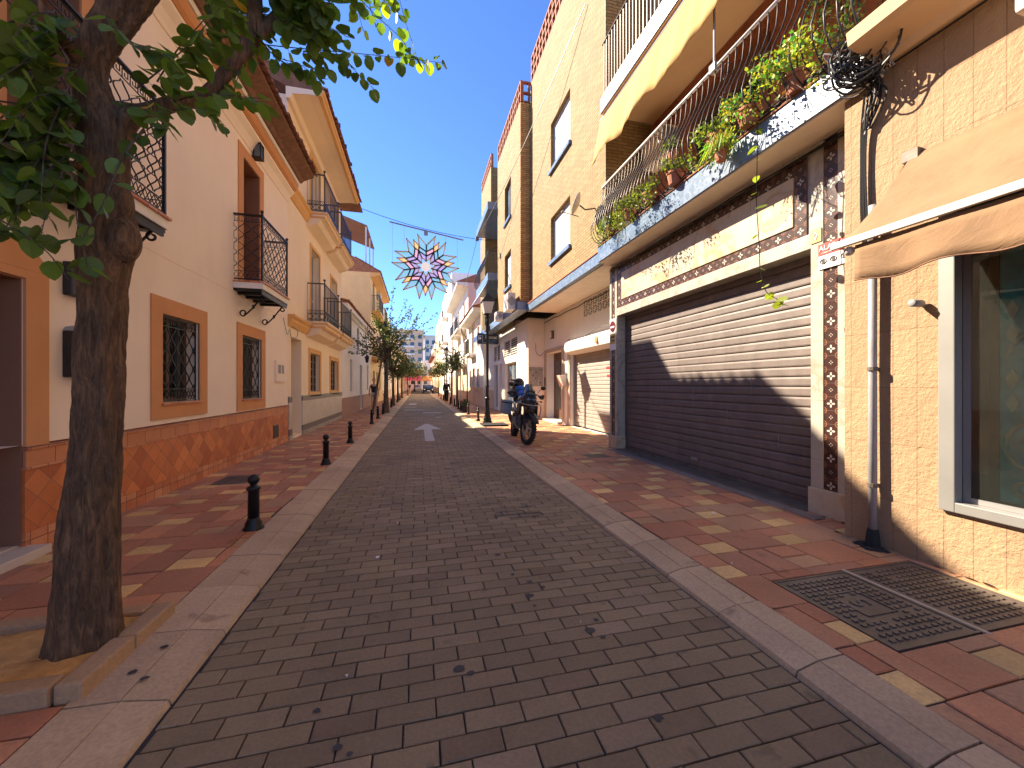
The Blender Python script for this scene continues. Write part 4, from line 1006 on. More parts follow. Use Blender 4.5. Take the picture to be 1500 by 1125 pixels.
def small_cover(x0, x1, y0, y1, label):
    t = thing('drain_cover', label, 'drain cover', ((x0+x1)/2, (y0+y1)/2, .03)); b = MB(); b.box(x0, x1, y0, y1, .02, .047); b.build('plate', m_castiron, t)
    b = MB()
    for i in range(6): b.box(x0+.03, x1-.03, y0+.03+(y1-y0-.06)*i/6, y0+.03+(y1-y0-.06)*(i+.5)/6, .0472, .0515)
    b.build('ribs', m_castiron, t)
small_cover(3.105, 3.545, 6.555, 6.945, 'small grey iron cover set in the pavement before the left end of the brown shutter')
small_cover(-2.745, -2.305, 6.005, 6.545, 'dark ribbed iron cover in the left pavement below the terracotta wall')

b = MB()
for i in range(60): y = U(1.2, 7.6); x = (GX-.05 if y > 2.8 else RX-.012)-abs(random.gauss(0, .012)); r = U(.006, .02); b.poly([(x+r*U(.6, 1.2)*math.cos(k*PI/3)*.8, y+r*2*U(.6, 1.2)*math.sin(k*PI/3), .0565) for k in range(6)])
struct(b.build('gutter_dirt', m_dgap, origin=(0, 0, 0)))

b = MB()
for (y, z, L) in ((4.2, 1.2, .3), (4.6, .9, .18), (5.3, 1.1, .25), (3.8, .6, .2), (6.1, 1.3, .15)): b.box(4.2955, 4.299, y, y+.006, z, z+L)
b.box(4.285, 4.299, 5.2, 5.34, .20, .25); b.build('lock_plate', m_greym, G)
# ------------------------------------------------------------------ right: second brick building with shop below
D2 = thing('apartment_building', 'tall brick block with side wall tinted orange as bounced shade above a white louvred shop, second on the right', 'building', (4, 17, 0))
X2 = 3.5
w2 = [(14.45, 15.55, 5.3, 6.7, .15), (14.45, 15.55, 8.0, 9.5, .15)]
b = MB(); shell(b, X2, 1, 13.06, 17.0, 4.35, 11.35, w2, 6); o = b.build('brick_front', m_brick, D2)
b = MB(); b.box(X2+.003, 8, 13.035, 13.058, 4.36, 11.34); b.build('side_wall', m_brick_shade, D2)  # orange here paints the shaded, bounce-lit side of the block
lattice_parapet(D2, X2+.01, 13.1, 17.0, 11.38, .75)
b = MB(); b.box(X2+.14, X2+1.2, 13.06, 13.16, 11.38, 11.44); b.box(X2+.14, X2+1.2, 13.06, 13.16, 11.7, 11.76); b.box(X2+.14, X2+1.2, 13.06, 13.16, 12.07, 12.13)
for i in range(4): b.box(X2+.3+i*.28, X2+.36+i*.28, 13.064, 13.156, 11.441, 12.069)
b.build('parapet', m_redbrick, D2)
for h in w2:
    w_ = window(D2, X2, 1, h, m_darkwood, m_persiana if h[2] < 6 else m_glassb, .1, .06, (.5,) if h[2] > 7 else ())
    s_ = MB(); s_.box(X2-.07, X2+.1, h[0]-.05, h[1]+.05, h[2]-.1, h[2]-.002); s_.build('sill', m_blue, D2)
b = MB(); b.box(X2-.1, X2+.3, 13.06, 24.0, 4.05, 4.34); b.build('slab_tiles', m_blue, D2)
# recessed balconies
b = MB(); b.box(5.2, 9, 17.005, 22.5, 4.35, 11.3); b.build('recess_wall', m_brownpaint, D2)
b = MB(); b.box(3.42, 5.2, 18.2, 21.0, 9.85, 11.9); b.box(3.6, 5.2, 20.9, 22.5, 4.35, 9.84); b.build('brick_bay', m_brick, D2)
lattice_parapet(D2, 3.42, 18.2, 21.0, 11.92, .6)
for z in (9.45, 6.2): b = MB(); b.box(3.1, 5.2, 17.3, 20.85, z, z+.34); b.build('slab', m_blue, D2)
b = MB(); b.prism([(3.12, 17.4, 6.19), (2.75, 17.4, 5.55), (2.77, 17.4, 5.53), (3.16, 17.4, 6.17)], (0, 3.3, 0)); b.build('blue_awning', m_bawning, D2)
b = MB(); prof2 = [(0, 0), (.12, .08), (.18, .28), (.12, .55), (.02, .8), (0, .98)]
for i in range(24): y = 17.35+3.4*i/23; b.tube([(3.15-dx, y, 6.55+z) for dx, z in prof2], .012, 4)
for i in range(1, 8): b.tube([(3.15+i*.15, 17.32-dx, 6.55+z) for dx, z in prof2], .012, 4)
b.tube([(4.3, 17.3, 7.54), (3.15, 17.3, 7.54), (3.15, 20.8, 7.54)], .025, 6); b.build('railing', m_bronze, D2)
b = MB()
for i in range(16): y = 17.3+3.5*i/15; b.tube([(3.45, y, 4.35), (3.45, y, 5.35)], .014, 4)
b.tube([(3.45, 17.25, 5.36), (3.45, 20.8, 5.36)], .025, 5); b.build('railing', m_bronze, D2)
# shop below
lv = [(16.1, 18.9, 2.65, 3.6, .12), (19.7, 21.6, 2.65, 3.6, .12)]; sdw = [(16.3, 18.6, .1, 2.45, .2), (19.3, 19.9, .1, 2.5, .2), (20.4, 21.4, .1, 2.5, .2)]
b = MB(); shell(b, 4.2, 1, 14.502, 23.5, 0, 4.04, lv+sdw, 5); b.build('shop_wall', m_white2, D2)
for q0, q1 in ((14.51, 16.2), (18.7, 19.2), (21.5, 23.5)): b = MB(); b.box(4.17, 4.199, q0, q1, .0, 1.1); b.build('dado', m_peach, D2)
b = MB(); b.box(4.202, 5.6, 14.47, 14.5005, .0, 3.97); b.build('end_wall', m_cream, D2)
for h in lv:
    b = MB(); frame_rect(b, 4.2, 1, h, .07, .05, (.5,)); v = b.build('louvre_frame', m_white2, D2)
    b = MB()
    for k in range(8): z = h[2]+.1+k*.1; b.prism([(4.22, h[0]+.07, z), (4.3, h[0]+.07, z+.05), (4.3, h[0]+.07, z+.065), (4.22, h[0]+.07, z+.02)], (0, h[1]-h[0]-.14, 0))
    b.build('louvre', m_white2, v)
    b = MB(); b.box(4.315, 4.32, h[0], h[1], h[2], h[3]); b.build('dark_backing', m_hollow, v)  # dark sheet colours in the unlit depth behind the slats
for h in sdw: window(D2, 4.2, 1, h, m_whitem, m_glassb, .12, .06, (.5,) if h[1]-h[0] > 1 else ())
t = thing('electricity_meter', 'beige meter cupboard with a hanging cable on the shaded end wall of the shop', 'meter box', (4.55, 14.4, 2.9)); b = MB(); b.box(4.42, 4.64, 14.38, 14.468, 3.05, 3.45); b.build('cover', m_soffitw, t, bevel=.015)
b = MB(); b.tube([(4.5, 14.44, 3.05), (4.5, 14.44, 2.75), (4.56, 14.44, 2.6), (4.7, 14.44, 2.55), (4.83, 14.44, 2.68)], .008, 5); b.build('cable', m_cable, t)
t = thing('tile_picture', 'cream ceramic tile picture with small coloured motifs on the end wall behind the motorcycle', 'tile picture', (4.5, 14.45, 1.2)); b = MB(); b.box(4.23, 4.80, 14.45, 14.469, 1.35, 2.1); b.build('panel', m_marbleg, t)
b = MB()
for x, z in ((4.3, 2.0), (4.73, 2.0), (4.52, 1.9), (4.3, 1.5), (4.7, 1.5), (4.5, 1.65), (4.4, 1.78), (4.65, 1.75)): b.lathe((x, 14.449, z), [(.03, -.003), (.03, 0)], 6, 'y')
b.build('motif', m_castiron, t)
# hanging shop sign seen past the lamp post
t = thing('shop_sign', 'dark navy projecting shop sign with white lettering behind the lamp post', 'sign', (3.6, 20, 3.5))
b = MB(); b.box(3.02, 4.15, 19.97, 20.05, 3.56, 4.12); b.build('board', m_navy, t, bevel=.01)
b = MB(); b.box(4.15, 4.2, 19.98, 20.04, 3.62, 4.06); b.build('bracket', m_greym, t)
text('Matisse'[:5]+'c', .24, face_cam(3.76, 19.965, 3.92), m_signw, t); text('PELUQUEROS', .085, face_cam(3.76, 19.965, 3.73), m_signb, t)
b = MB(); b.box(3.30, 3.31, 19.962, 19.969, 3.66, 4.02); b.tube([(3.10, 19.965, 3.75), (3.10, 19.965, 3.98), (3.24, 19.965, 3.98)], .018, 4); b.box(3.14, 3.22, 19.962, 19.969, 3.8, 3.9); b.box(3.32, 3.9, 19.962, 19.969, 3.61, 3.62); b.build('emblem', m_signw, t)
t = thing('planter_box', 'small black flower box hung on the blue slab edge above the shop sign', 'planter', (3.3, 18.6, 4.3)); b = MB(); b.box(3.2, 3.395, 18.4, 18.9, 4.02, 4.3); b.build('box', m_dpot, t)
b = MB()
for i in range(30): x, y = U(3.22, 3.38), U(18.42, 18.88); b.tube([(x, y, 4.28), (x+U(-.06, .03), y+U(-.05, .05), 4.28+U(.08, .22))], [.006, .002], 3)
b.build('plants', m_leafb, t)
def ac_unit(x, y, z, label, sdv=1, w=.75, h=.55):
    t = thing('air_conditioner', label, 'air conditioner', (x, y, z), 'air conditioners on the house fronts'); xa, xb_ = (x-.28, x) if sdv > 0 else (x, x+.28)
    b = MB(); b.box(xa, xb_, y, y+w, z, z+h); b.build('casing', m_whitem, t, bevel=.015)
    xf_ = xa-.004 if sdv > 0 else xb_+.004
    b = MB(); b.lathe((xf_, y+w*.4, z+h*.5), [(h*.4, -.003), (h*.4, .003)], 14, 'x'); b.build('fan_grille', m_greym, t)
    b = MB(); b.lathe((x-.14*sdv, y-.004, z+h*.5), [(.001, -.002), (h*.3, -.002), (h*.3, .002)], 4, 'y'); b.build('side_grille', m_greym, t)
ac_unit(3.39, 13.3, 4.1, 'white air conditioner on the blue slab at the foot of the shade-tinted brick side wall', 1, .7, .6)
ac_unit(3.39, 15.3, 4.05, 'smaller white air conditioner on the blue slab above the louvred shop', 1, .5, .35)

# ------------------------------------------------------------------ far houses
def house(label, sdv, X, y0, y1, h, wm, wins=(), doors=(), bals=(), eave=None, dado=None, deep=8, cat='house', tiles=False, name='terraced_house', trim=None, gable=None, frame=None, glassm=None, shut=None):
    s = sdv; t = thing(name, label, cat, (X, (y0+y1)/2, 0))
    fr = frame or m_darkwood; gm = glassm or m_glassd
    allh = [w+(.14,) for w in list(wins)+list(doors)]
    b = MB(); shell(b, X, s, y0, y1, 0, h, allh, deep); b.build('wall', wm, t)
    for w in wins:
        o = window(t, X, s, w, fr, gm, .1, .06, (.5,) if w[1]-w[0] > .7 else ())
        if trim: surround(t, X, s, w, .12, trim, .03)
        if shut and random.random() < .6:
            g = MB(); zz = w[3]-(w[3]-w[2])*U(.4, 1); g.box(X+s*.06, X+s*.08, w[0]+.02, w[1]-.02, zz, w[3]-.01); g.build('roller_shutter', shut, t)
    for w in doors:
        window(t, X, s, w, fr, gm, .12, .09, (), (.5,), 'door')
        if trim: surround(t, X, s, w, .12, trim, .03, False, 'door_surround')
    for (a, c, z, pr, mm) in bals:
        xo = X-s*pr; b = MB(); b.box(X, xo, a, c, z-.16, z); b.box(X, xo+s*.12, a+.1, c-.1, z-.26, z-.161); o = b.build('balcony', mm, t)
        g = MB(); n = int((c-a)/.13)
        for i in range(n+1): y = a+.04+(c-a-.08)*i/n; g.tube([(xo+s*.04, y, z), (xo+s*.04, y, z+1.0)], .012, 4)
        for y in (a+.04, c-.04):
            m = int(pr/.13)
            for i in range(m): g.tube([(X-s*(i+.5)*pr/m, y, z), (X-s*(i+.5)*pr/m, y, z+1.0)], .012, 4)
            g.tube([(X, y, z+1.0), (xo+s*.04, y, z+1.0)], .02, 4)
        g.tube([(xo+s*.04, a, z+1.0), (xo+s*.04, c, z+1.0)], .022, 4); g.build('railing', m_bronze, o)
    if eave:
        ov, mm, pitch = eave; xe = X-s*ov
        b = MB(); b.prism([(X, y0, h-.02), (X-s*.08, y0, h), (xe+s*.1, y0, h+.12), (xe, y0, h+.12), (xe, y0, h+.3), (X, y0, h+.3)], (0, y1-y0, 0)); b.build('eave', mm, t)
        b = MB(); rl_ = deep*.55; b.prism([(xe-s*.02, y0-.02, h+.302), (xe-s*.02, y0-.02, h+.34), (xe+s*rl_, y0-.02, h+.34+pitch*rl_), (xe+s*rl_, y0-.02, h+.25)], (0, y1-y0+.04, 0)); b.build('roof', m_rooftile, t)
        if tiles:
            b = MB(); rooftiles(b, xe-s*.05, h+.34, s, y0, y1, pitch, 1.6, .22, .08); b.build('roof_tiles', m_rooftile, t)
        if pitch > .05:
            b = MB(); b.poly([(X+s*.01, y0+.002, h-.01), (xe+s*rl_, y0+.002, h-.01), (xe+s*rl_, y0+.002, h+.24+pitch*rl_), (X, y0+.002, h+.29)]); b.build('gable', wm, t)
    if dado:
        dz, mm = dado; b = MB(); ys = sorted([y0]+[v for d in doors for v in d[:2]]+[y1])
        for a, c in zip(ys[::2], ys[1::2]): b.box(X-s*.03, X-s*.001, a, c, 0, dz)
        b.build('plinth', mm, t)
    return t
# left side
hc = house('low white house with pink stone base and narrow dark windows, third on the left', -1, LX, 17.02, 27.0, 4.5, m_white,
      wins=[(19.1, 19.75, 1.1, 2.6), (25.2, 25.9, 1.1, 2.6), (21.2, 22.0, 3.1, 4.4), (24.6, 25.3, 3.1, 4.4)], doors=[(22.2, 23.1, .1, 2.5)], eave=(.25, m_white, .3), dado=(.85, m_pinkstone), tiles=True, shut=m_persiana)
t = thing('porch_lantern', 'black lantern with pointed top bracket beside the door of the low white house', 'wall lamp', (-2.9, 21.9, 2.6))
b = MB(); b.tube([(LX, 21.9, 3.05), (LX+.25, 21.9, 3.2), (LX+.4, 21.9, 3.0)], .015, 5); b.lathe((LX+.4, 21.9, 2.6), [(.06, 0), (.12, .3), (.02, .42)], 6); b.build('lantern', m_iron, t)
hd = house('tall yellow house with gable end, orange balconies and air conditioners, fourth on the left', -1, LX, 27.02, 36.0, 8.6, m_yellow2,
      wins=[(32.6, 33.6, 4.0, 5.6), (33.0, 34.0, 1.0, 2.4)], doors=[(28.4, 29.5, 6.6, 8.7), (28.4, 29.5, 3.4, 5.5), (32.6, 33.7, 6.6, 8.7), (28.6, 29.7, .1, 2.4), (30.7, 31.8, .1, 2.4)],
      bals=[(27.6, 30.6, 6.5, .55, m_yellow), (27.6, 30.6, 3.3, .55, m_yellow), (31.9, 34.6, 6.5, .55, m_yellow)], eave=(.6, m_yellow, .55), tiles=True, shut=m_persiana)
ac_unit(LX+.02, 30.9, 7.9, 'topmost air conditioner on the yellow gabled house', -1); ac_unit(LX+.02, 30.9, 4.6, 'lower air conditioner on the yellow gabled house', -1)
t = thing('pergola', 'brown canvas roof terrace canopy on the yellow gabled house', 'pergola', (-4.5, 29, 9.5))
b = MB(); b.prism([(-3.3, 27.3, 12.0), (-3.3, 27.3, 12.1), (-6.8, 27.3, 13.3), (-6.8, 27.3, 13.2)], (0, 4.5, 0)); b.build('canopy', m_soffit, t)
b = MB()
for y in (27.4, 29.5, 31.7): b.box(-3.42, -3.34, y-.04, y+.04, 9.6, 12.02)
b.build('posts', m_whitem, t)
house('white house with dark roof terrace railing, fifth on the left', -1, LX, 36.02, 47.0, 8.6, m_white, wins=[(38, 39, 3.6, 5), (41.5, 42.5, 3.6, 5), (38, 39, 1, 2.4), (45, 46, 3.6, 5), (45, 46, 6.3, 7.8), (41.6, 42.6, 1, 2.4)], doors=[(44.6, 45.7, .1, 2.5), (38, 39, 6.2, 8.2), (41.5, 42.5, 6.2, 8.2)],
      bals=[(37.2, 40, 6.1, .6, m_white), (41, 43.6, 6.1, .6, m_white), (37.2, 40, 3.4, .5, m_white)], dado=(.9, m_peach), shut=m_persiana)
house('ochre house behind the street trees, sixth on the left', -1, LX, 47.02, 58.0, 7.2, m_yellow2, wins=[(49, 50, 3.8, 5.2), (52.5, 53.5, 3.8, 5.2), (56, 57, 3.8, 5.2), (49, 50, 1, 2.4)], doors=[(52, 53.4, .1, 2.6), (55.6, 57, .1, 2.6)], bals=[(48.3, 50.7, 3.7, .5, m_yellow)], eave=(.4, m_white, .3), trim=m_white2)
house('pale far house beyond the ochre one on the left', -1, LX, 58.02, 78.0, 6.6, m_white2, wins=[(61+i*3.4, 62.2+i*3.4, z, z+1.4) for i in range(5) for z in (1, 4)], doors=[], eave=(.4, m_white, .3), trim=m_peach)
house('pink far house at the end of the left row', -1, LX, 78.02, 110.0, 7.6, m_pinkw, wins=[(81+i*5, 82.6+i*5, z, z+1.6) for i in range(5) for z in (1, 4.6)], doors=[], eave=(.4, m_white, .3))
# right side
house('low white house with blue edged eave and downpipe, third on the right', 1, 3.95, 23.55, 31.0, 5.9, m_white2, wins=[(25.1, 25.9, 4.0, 5.3), (25.2, 26.0, 1.0, 2.5), (29.2, 30.0, 1.0, 2.5)], doors=[(27.5, 28.5, 3.75, 5.7), (27.3, 28.2, .1, 2.6)], bals=[(26.9, 29.2, 3.65, .5, m_white2)], eave=(.65, m_white2, .3), dado=(1.25, m_peach), tiles=True, frame=m_brownpaint, trim=m_pinkw)
t = thing('downpipe', 'dark rainwater pipe at the corner of the low white house with blue edged eave', 'pipe', (3.8, 30.9, 0)); b = MB(); b.tube([(3.4, 30.9, 5.9), (3.45, 30.9, 5.6), (3.86, 30.9, 5.1), (3.86, 30.9, .05)], .05, 6); b.build('pipe', m_castiron, t)
house('tall pink and white house with deep stepped eaves and blue doors, fourth on the right', 1, 3.95, 31.02, 44.0, 9.4, m_white2, wins=[(41.5, 42.4, 6.4, 8.2), (41.5, 42.4, 3.5, 5.2), (33, 33.8, .9, 2.6)], doors=[(33.2, 34.4, 6.3, 8.6), (37.6, 38.8, 6.3, 8.6), (33.2, 34.4, 3.3, 5.5), (37.6, 38.8, 3.3, 5.5), (36, 37, .1, 2.8), (38.5, 39.6, .1, 2.8), (41.5, 42.5, .1, 2.8)],
      bals=[(32.3, 35.6, 6.2, .75, m_white2), (36.6, 39.8, 6.2, .75, m_white2), (32.3, 35.6, 3.2, .75, m_white2), (36.6, 39.8, 3.2, .75, m_white2)], eave=(.9, m_white2, .42), dado=(2.3, m_peach), glassm=m_glassb)
b = MB(); b.poly([(3.96, 31.005, 0), (8.5, 31.005, 0), (8.5, 31.005, 11.9), (7.3, 31.005, 11.2), (3.96, 31.005, 9.66)]); o = b.build('gable_wall', m_pinkw); tag(o, 'blank pink side wall rising above the low white house', 'wall')
house('tall plain grey white apartment tower, fifth on the right', 1, 3.75, 44.02, 62.0, 14.2, m_white2, wins=[(46+i*3.6, 47.2+i*3.6, z, z+1.3) for i in range(5) for z in (1, 4.1, 7.2, 10.3)], doors=[], bals=[(49, 51.4, 6.9, .7, m_white2), (49, 51.4, 10.0, .7, m_white2), (56, 58.4, 6.9, .7, m_white2)], cat='building', name='apartment_building', deep=10, shut=m_persiana)
house('cream apartment block beyond the tower on the right', 1, 3.75, 62.02, 84.0, 13.4, m_yellow2, wins=[(64+i*4, 65.4+i*4, z, z+1.3) for i in range(5) for z in (1, 4.1, 7.2, 10.3)], doors=[], cat='building', name='apartment_building', trim=m_white2, deep=10)
house('reddish balconied house far down on the right', 1, 3.6, 84.02, 112.0, 10.5, m_peach, wins=[(86+i*5, 88+i*5, z, z+1.6) for i in range(5) for z in (1, 4.4, 7.8)], doors=[], bals=[(85.5+i*5, 88.5+i*5, z, .8, m_redbrick) for i in range(5) for z in (4.3, 7.7)], deep=10)
# buildings closing the view
def far_block(label, x0, x1, y0, y1, z1, wm, rows, cols, bal=False, slabm=None):
    t = thing('apartment_building', label, 'building', ((x0+x1)/2, y0, 0))
    b = MB(); b.box(x0, x1, y0, y1, 0, z1); b.build('wall', wm, t)
    b = MB(); b.box(x0-.3, x1+.3, y0-.3, y1, z1+.01, z1+.4); b.build('roof', m_white2, t)
    for j in range(rows):
        for i in range(cols):
            w = (x1-x0)/cols; h = (z1-2)/rows; x = x0+w*(i+.25); z = 1+h*(j+.3)
            b = MB(); b.box(x, x+w*.5, y0-.03, y0-.01, z, z+h*.5); b.build('window', m_glassd, t)
        if bal: b = MB(); b.box(x0-1.2, x0+(x1-x0)*.7, y0-1.4, y0-.05, 1+h*(j+.05), 1+h*(j+.3)); b.build('balcony', slabm or m_white2, t)
far_block('distant beige tower with stacked white balconies above the trees', -9, 2.2, 150, 165, 22, m_peach, 7, 4, True)
far_block('distant white block right of the beige tower', 2.6, 12, 158, 170, 21, m_white2, 6, 4)
far_block('low pink building closing the end of the street', -6, 1.2, 118, 126, 6, m_pinkw, 2, 4)
far_block('low white building closing the end of the street', 1.4, 9, 121, 128, 8.5, m_white, 3, 4)
# red café awnings and parasol at the far end
for i, (x, y, m, lb) in enumerate(((-.9, 74, m_red, 'red café awning across the far end of the street, left'), (1.4, 78, m_terra, 'orange café awning across the far end of the street, right'))):
    t = thing('cafe_awning', lb, 'awning', (x, y, 0)); b = MB(); b.prism([(x-1.5, y, 2.3), (x+1.5, y, 2.3), (x+1.5, y, 2.2), (x-1.5, y, 2.2)], (0, .05, 0)); b.quad((x-1.5, y, 2.3), (x+1.5, y, 2.3), (x+1.5, y+2, 3.2), (x-1.5, y+2, 3.2)); b.build('canopy', m, t)
    for q in (-1.4, 1.4): b = MB(); b.tube([(x+q, y+.03, .05), (x+q, y+.03, 2.2)], .04, 6); b.build('post', m_greym, t)
# ------------------------------------------------------------------ bollards
def bollard(loc, label):
    t = thing('bollard', label, 'bollard', loc, 'black ball-topped bollards along the kerbs'); x, y, z = loc
    b = MB(); b.lathe(loc, [(.088, 0), (.088, .012), (.072, .03), (.07, .06), (.056, .085), (.05, .11)], 20); b.build('base', m_iron, t, smooth=True)
    b = MB(); b.lathe(loc, [(.048, .11), (.046, .36), (.058, .372), (.060, .385), (.05, .398), (.032, .405), (.030, .43)], 20); b.build('post', m_iron, t, smooth=True)
    b = MB(); b.sphere((x, y, z+.462), .05, 16, 12); b.build('ball', m_iron, t, smooth=True)
    return t
bl = [(-1.50, 4.09), (-1.52, 7.12), (-1.53, 9.6), (-1.55, 14.1), (-1.56, 16.3), (-1.56, 18.7), (-1.56, 24.3), (-1.56, 27.5), (-1.56, 31.5), (-1.56, 36)]
ord_ = ['nearest bollard on the left kerb, beyond the big tree', 'second bollard along the left kerb', 'third bollard along the left kerb', 'fourth bollard along the left kerb', 'fifth bollard along the left kerb', 'sixth bollard along the left kerb, just before the trees', 'far left bollard beside the leaning tree trunk', 'far left bollard beyond the leaning trunk', 'far left bollard second from last', 'farthest bollard on the left kerb']
B0 = None
for (x, y), l in zip(bl, ord_):
    if B0 is None: B0 = bollard((x, y, .05), l)
    else: dup(B0, (x, y, .05), label=l)
br = [(2.20, 14.3), (2.25, 17.6), (2.2, 20.3), (2.2, 21.5), (2.25, 24.5), (2.2, 27), (2.2, 32), (2.2, 34.5), (2.2, 38)]
ord_ = ['nearest bollard on the right kerb, beside the lamp post', 'second bollard on the right kerb', 'third bollard on the right kerb, by the shrub in a pot', 'fourth bollard on the right kerb', 'fifth bollard on the right kerb', 'sixth bollard on the right kerb', 'far right bollard past the person in black', 'far right bollard second from last', 'farthest bollard on the right kerb']
for (x, y), l in zip(br, ord_): dup(B0, (x, y, .05), label=l)
# ------------------------------------------------------------------ lamp posts
def lamp(loc, label):
    x, y, z = loc; t = thing('street_lamp', label, 'street lamp', loc, 'black street lamps')
    b = MB(); b.lathe(loc, [(.17, 0), (.17, .05), (.14, .09), (.15, .14), (.12, .2), (.10, .32), (.105, .38), (.085, .45), (.075, .8), (.09, .83), (.09, .88), (.065, .93)], 14); b.build('base', m_iron, t, smooth=True)
    b = MB(); b.lathe(loc, [(.06, .93), (.055, 1.25), (.07, 1.27), (.07, 1.31), (.052, 1.34), (.045, 3.55), (.07, 3.6), (.05, 3.66), (.045, 3.7), (.08, 3.76), (.06, 3.82)], 12); b.build('post', m_iron, t, smooth=True)
    b = MB(); zz = z+3.82
    for i in range(4):
        a = PI/4+i*PI/2; b.tube([(x+.13*math.cos(a), y+.13*math.sin(a), zz+.05), (x+.22*math.cos(a), y+.22*math.sin(a), zz+.46)], .012, 4)
    b.lathe((x, y, zz), [(.05, 0), (.18, .04), (.18, .055), (.02, .056)], 4); b.v[-16:] = [tuple(Matrix.Translation((x, y, 0)) @ Matrix.Rotation(PI/4, 4, 'Z') @ Matrix.Translation((-x, -y, 0)) @ Vector(v)) for v in b.v[-16:]]
    k = len(b.v); b.lathe((x, y, zz), [(.33, .46), (.32, .49), (.24, .55), (.12, .68), (.09, .70), (.09, .74), (.03, .78), (.02, .86)], 4)
    for i in range(k, len(b.v)): b.v[i] = tuple(Matrix.Translation((x, y, 0)) @ Matrix.Rotation(PI/4, 4, 'Z') @ Matrix.Translation((-x, -y, 0)) @ Vector(b.v[i]))
    o = b.build('lantern', m_iron, t)
    b = MB(); k = 0; b.lathe((x, y, zz), [(.17, .06), (.29, .455)], 4, cap=False)
    for i in range(len(b.v)): b.v[i] = tuple(Matrix.Translation((x, y, 0)) @ Matrix.Rotation(PI/4, 4, 'Z') @ Matrix.Translation((-x, -y, 0)) @ Vector(b.v[i]))
    b.build('glass', m_lampglass, o)
    return t
m_lampglass = plain('frosted_lamp_glass', (.6, .55, .48), .3, bump=0)
L0 = lamp((2.40, 13.45, .05), 'tall black street lamp on the right pavement behind the motorcycle')
dup(L0, (-1.62, 20.6, .05), label='black street lamp among the tree leaves on the left pavement')
dup(L0, (2.35, 33, .05), label='distant black street lamp on the right pavement')
b = MB(); b.box(2.07, 2.9, 12.3, 13.1, .05, .1); tag(b.build('tree_pit_edge', m_kerb, bevel=.01), 'low rectangular stone edging on the pavement at the foot of the right lamp', 'kerb edging')
# shrub in pot
t = thing('potted_shrub', 'small dark green shrub in a black pot by the right bollards', 'plant', (2.3, 19.2, .05)); b = MB(); b.lathe((2.3, 19.2, .05), [(.14, 0), (.2, .32), (.17, .33)], 10); b.build('pot', m_dpot, t)
def leafcloud(mb, c, rad, n, size, tint=(.7, 1.3), sq=1, hue=0):
    for i in range(n):
        d = Vector((random.gauss(0, 1), random.gauss(0, 1), random.gauss(0, 1))).normalized()*(random.random()**.45)
        p = Vector(c)+Vector((d.x*rad, d.y*rad, d.z*rad*sq))
        a = Vector((U(-1, 1), U(-1, 1), U(-1, .6))).normalized(); q = a.cross(Vector((U(-1, 1), U(-1, 1), U(-1, 1)))).normalized()
        s = size*U(.6, 1.25); k = U(*tint); h_ = U(-hue, hue); tt = (k*(1+h_*1.5), k*(1+h_*.3), k)
        mb.add([p, p+a*s*.5+q*s*.32, p+a*s, p+a*s*.5-q*s*.32], [(0, 1, 2, 3)], tt)
b = MB(); leafcloud(b, (2.3, 19.2, .52), .24, 260, .09, sq=.8); b.build('foliage', m_leaff, t)

# ------------------------------------------------------------------ the near tree
T = thing('street_tree', 'large tree with thick leaning trunk in the sandy pit, nearest on the left', 'tree', (-1.68, 2.4, .06))
def Y_at(u, v, Y):
    a = (u-750)/F; s, c = math.sin(TH), math.cos(TH); d = Y/(c-s*a); return at(u, v, d)
def smoothpath(P, k=4):
    out = []
    for i in range(len(P)-1):
        p0 = P[max(i-1, 0)]; p1 = P[i]; p2 = P[i+1]; p3 = P[min(i+2, len(P)-1)]
        for j in range(k):
            t_ = j/k; out.append(tuple(.5*((2*b_)+(-a_+c_)*t_+(2*a_-5*b_+4*c_-d_)*t_*t_+(-a_+3*b_-3*c_+d_)*t_**3) for a_, b_, c_, d_ in zip(p0, p1, p2, p3)))
    out.append(tuple(P[-1])); return out
def limb(mb, pts, n=20, bumpy=.06, seed=0, k=5):
    """pts: (x,y,z,r)"""
    S = smoothpath(pts, k); P = [Vector(s[:3]) for s in S]; base = len(mb.v); rnd = random.Random(seed)
    ph = [rnd.uniform(0, 6.28) for _ in range(6)]; m = len(P); ref = Vector((1, 0, 0))
    vs = []
    for i in range(m):
        t_ = (P[min(i+1, m-1)]-P[max(i-1, 0)]).normalized(); a = (ref-t_*ref.dot(t_)).normalized(); b_ = t_.cross(a); ref = a
        for q in range(n):
            an = 2*PI*q/n; zz = P[i].z
            w = 1+bumpy*(math.sin(3*an+ph[0]+zz*1.5)+.7*math.sin(5*an+ph[1]-zz*2.3)+.5*math.sin(8*an+ph[2]+zz*4)+.35*math.sin(13*an+ph[3]+3*zz))
            vs.append(P[i]+(a*math.cos(an)+b_*math.sin(an))*S[i][3]*w)
    mb.add(vs, [(i*n+q, i*n+(q+1) % n, (i+1)*n+(q+1) % n, (i+1)*n+q) for i in range(m-1) for q in range(n)]+[tuple(range((m-1)*n, m*n))])
def px(u, v, w, Y=2.4):
    """trunk station: pixel centre and pixel width at distance Y down the street"""
    p = Y_at(u, v, Y); s, c = math.sin(TH), math.cos(TH); d = p.x*s+p.y*c
    return (p.x, p.y, p.z, w/2*d/F*math.cos(math.atan((u-750)/F))*1.02)
TR_ = [px(121, 975, 150), px(133, 800, 96), px(145, 600, 76), px(152, 430, 72), px(152, 290, 80), px(150, 190, 78), px(133, 110, 57), px(165, 35, 66), px(190, 0, 62), px(225, -60, 56), px(285, -260, 40)]
